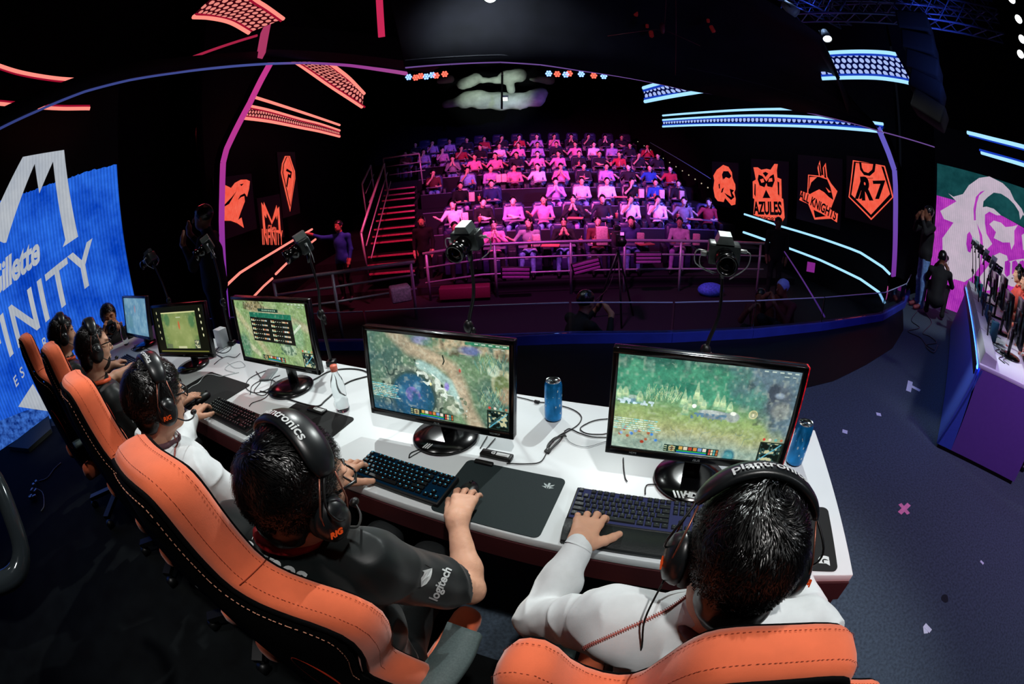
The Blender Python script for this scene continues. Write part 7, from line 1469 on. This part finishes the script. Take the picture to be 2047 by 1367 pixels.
# spots of aisle lights going up on the right
b=0
for i in range(12):
    f=i/11; w=ond(1275+140*f,283+92*f,22-9*f); q=MB(); q.ell(w,(.02,.02,.02)); tag(q.build('aisle_light',glow('aisle','#f0e0c0',.7)),'tiny warm aisle light climbing the right side of the audience','aisle light','row of aisle lights right of the audience')
q=MB(); q.tube([ond(1300,285,19),ond(1420,357,13)],.012,5); tag(q.build('handrail',mat('stay_grey','#5a5a70',rough=.4,emit='#404060',es=.3)),'thin dark handrail line above the aisle lights on the right','handrail')
w=aty(843,442,10.3); figure('standing usher with long dark hair at the foot of the seats beside the stairs',stand(),Vector((w.x,w.y,w.z-1.62)),PI,M_blk,M_blk,M_skin,M_hair,hairlen=.15)
# ================================================================ LIGHTS
def area(name,loc,aim,size,power,col,spread=math.radians(120),shape='DISK'):
    l=bpy.data.lights.new(name,'AREA'); l.shape=shape; l.size=size; l.energy=power; l.color=col; l.spread=spread
    o=bpy.data.objects.new(name,l); COL.objects.link(o); o.location=loc; o.rotation_euler=(Vector(aim)-Vector(loc)).to_track_quat('-Z','Y').to_euler(); return o
def spot(name,loc,aim,power,col,deg=40,blend=.4,r=.08):
    l=bpy.data.lights.new(name,'SPOT'); l.energy=power; l.color=col; l.spot_size=math.radians(deg); l.spot_blend=blend; l.shadow_soft_size=r
    o=bpy.data.objects.new(name,l); COL.objects.link(o); o.location=loc; o.rotation_euler=(Vector(aim)-Vector(loc)).to_track_quat('-Z','Y').to_euler(); return o
w=bpy.data.worlds.new('world'); scn.world=w; w.use_nodes=True; w.node_tree.nodes['Background'].inputs[0].default_value=(.01,.012,.02,1); w.node_tree.nodes['Background'].inputs[1].default_value=.25
# white key lights on the near desk (front-of-stage truss), from the audience side
spot('key_desk_a',(2.2,4.6,4.4),DS(1.0,.1,.8),620,(.93,1.,.98),44,.5,.06)
spot('key_desk_b',(-1.2,4.9,4.4),DS(2.6,.1,.8),520,(.93,1.,.98),44,.5,.06)
spot('key_desk_c',(.6,-.6,5.2),DS(.9,-.2,.9),420,(1.,.98,.95),50,.6,.1)
spot('key_desk_d',(-2.4,.6,5.),DS(3.0,-.2,.9),120,(1.,.98,.95),50,.6,.1)
# opposing desk
spot('key_far_desk',(2.6,4.9,4.6),(5.2,2.4,.8),1500,(.95,1.,1.),50,.5,.08)
spot('floor_wash',(3.4,-1.6,5.),(2.6,.6,0),420,(.85,.93,1.),62,.7,.2)
spot('floor_wash_blue',(4.,5.,4.8),(4.2,2.4,0),70,(.4,.6,1.),60,.7,.2)
# audience colour wash: magenta from the left, blue-violet from the right
spot('audience_magenta',(-3.5,6.4,4.6),(1.0,15.,1.2),6200,(1.,.10,.42),46,.7,.2)
spot('audience_magenta_b',(.5,7.6,4.7),(1.0,13.,.8),3000,(1.,.14,.6),74,.6,.2)
spot('audience_blue',(6.6,7.,4.8),(3.4,15.,1.0),4600,(.2,.16,1.),54,.5,.2)
spot('rail_wash',(.4,6.,4.6),(1.5,9.2,-.6),900,(.9,.12,.7),75,.5,.2)
spot('stairs_wash',(-2.,7.7,4.2),(-3.4,10.,.2),1000,(1.,.08,.22),60,.5,.2)
spot('duct_light',(0,12,3.),ond(990,190,21.),1700,(.85,1.,.9),24,.6,.2)
spot('plinth_blue_light',(2.2,1.6,4.5),(3.,3.9,0),170,(.22,.34,1.),70,.6,.3)
spot('truss_blue_light',(5.,2.2,3.),ond(1750,20,8.3),500,(.1,.2,1.),60,.5,.3)
spot('canopy_haze_fill',(-.1,4.35,4.45),(0,5.2,3.3),200,(.82,.95,1.),110,1.,.1)  # added spot on the cloth standing in for glowing haze
spot('canopy_blue_fill',(4.6,2.2,2.2),(2.6,5.2,3.4),60,(.2,.3,1.),70,.8,.3)  # extra blue spot without a fixture, tints the right of the cloth
spot('crew_fill',(4.6,1.2,4.6),(6.6,4.6,.6),600,(.8,.88,1.),34,.6,.1)  # added fill for the standing man's jeans, no fixture behind it
spot('photographer_fill',(-1.6,4.7,4.2),(-3.8,2.8,.9),360,(1.,.95,.92),13,.6,.1)  # fill put in to brighten the photographer's face, no lamp built
spot('desk_end_red_fill',(1.75,-.8,.9),(.86,.5,.62),30,(1.,.08,.1),20,.5,.05)  # unseen red spot added to brighten the desk's right corner
area('red_spill',(-4.8,5.6,3.2),(-2.5,3.5,.7),.8,5,(1.,.08,.12))
area('end_panel_magenta_fill',(3.0,-.2,2.6),(3.5,1.1,.3),.6,14,(.6,.16,1.))  # added lamp tinting the far desk's end panel, not the screen's light
scn.view_settings.view_transform='Standard'; scn.view_settings.look='None'; scn.view_settings.gamma=1; scn.view_settings.exposure=0; scn.view_settings.use_curve_mapping=False
scn.cycles.max_bounces=6; scn.cycles.diffuse_bounces=2; scn.cycles.glossy_bounces=3; scn.cycles.transmission_bounces=6; scn.cycles.transparent_max_bounces=8
scn.cycles.caustics_reflective=False; scn.cycles.caustics_refractive=False; scn.cycles.use_denoising=True; scn.cycles.sample_clamp_indirect=4
scn.cycles.use_adaptive_sampling=True; scn.cycles.adaptive_threshold=.02
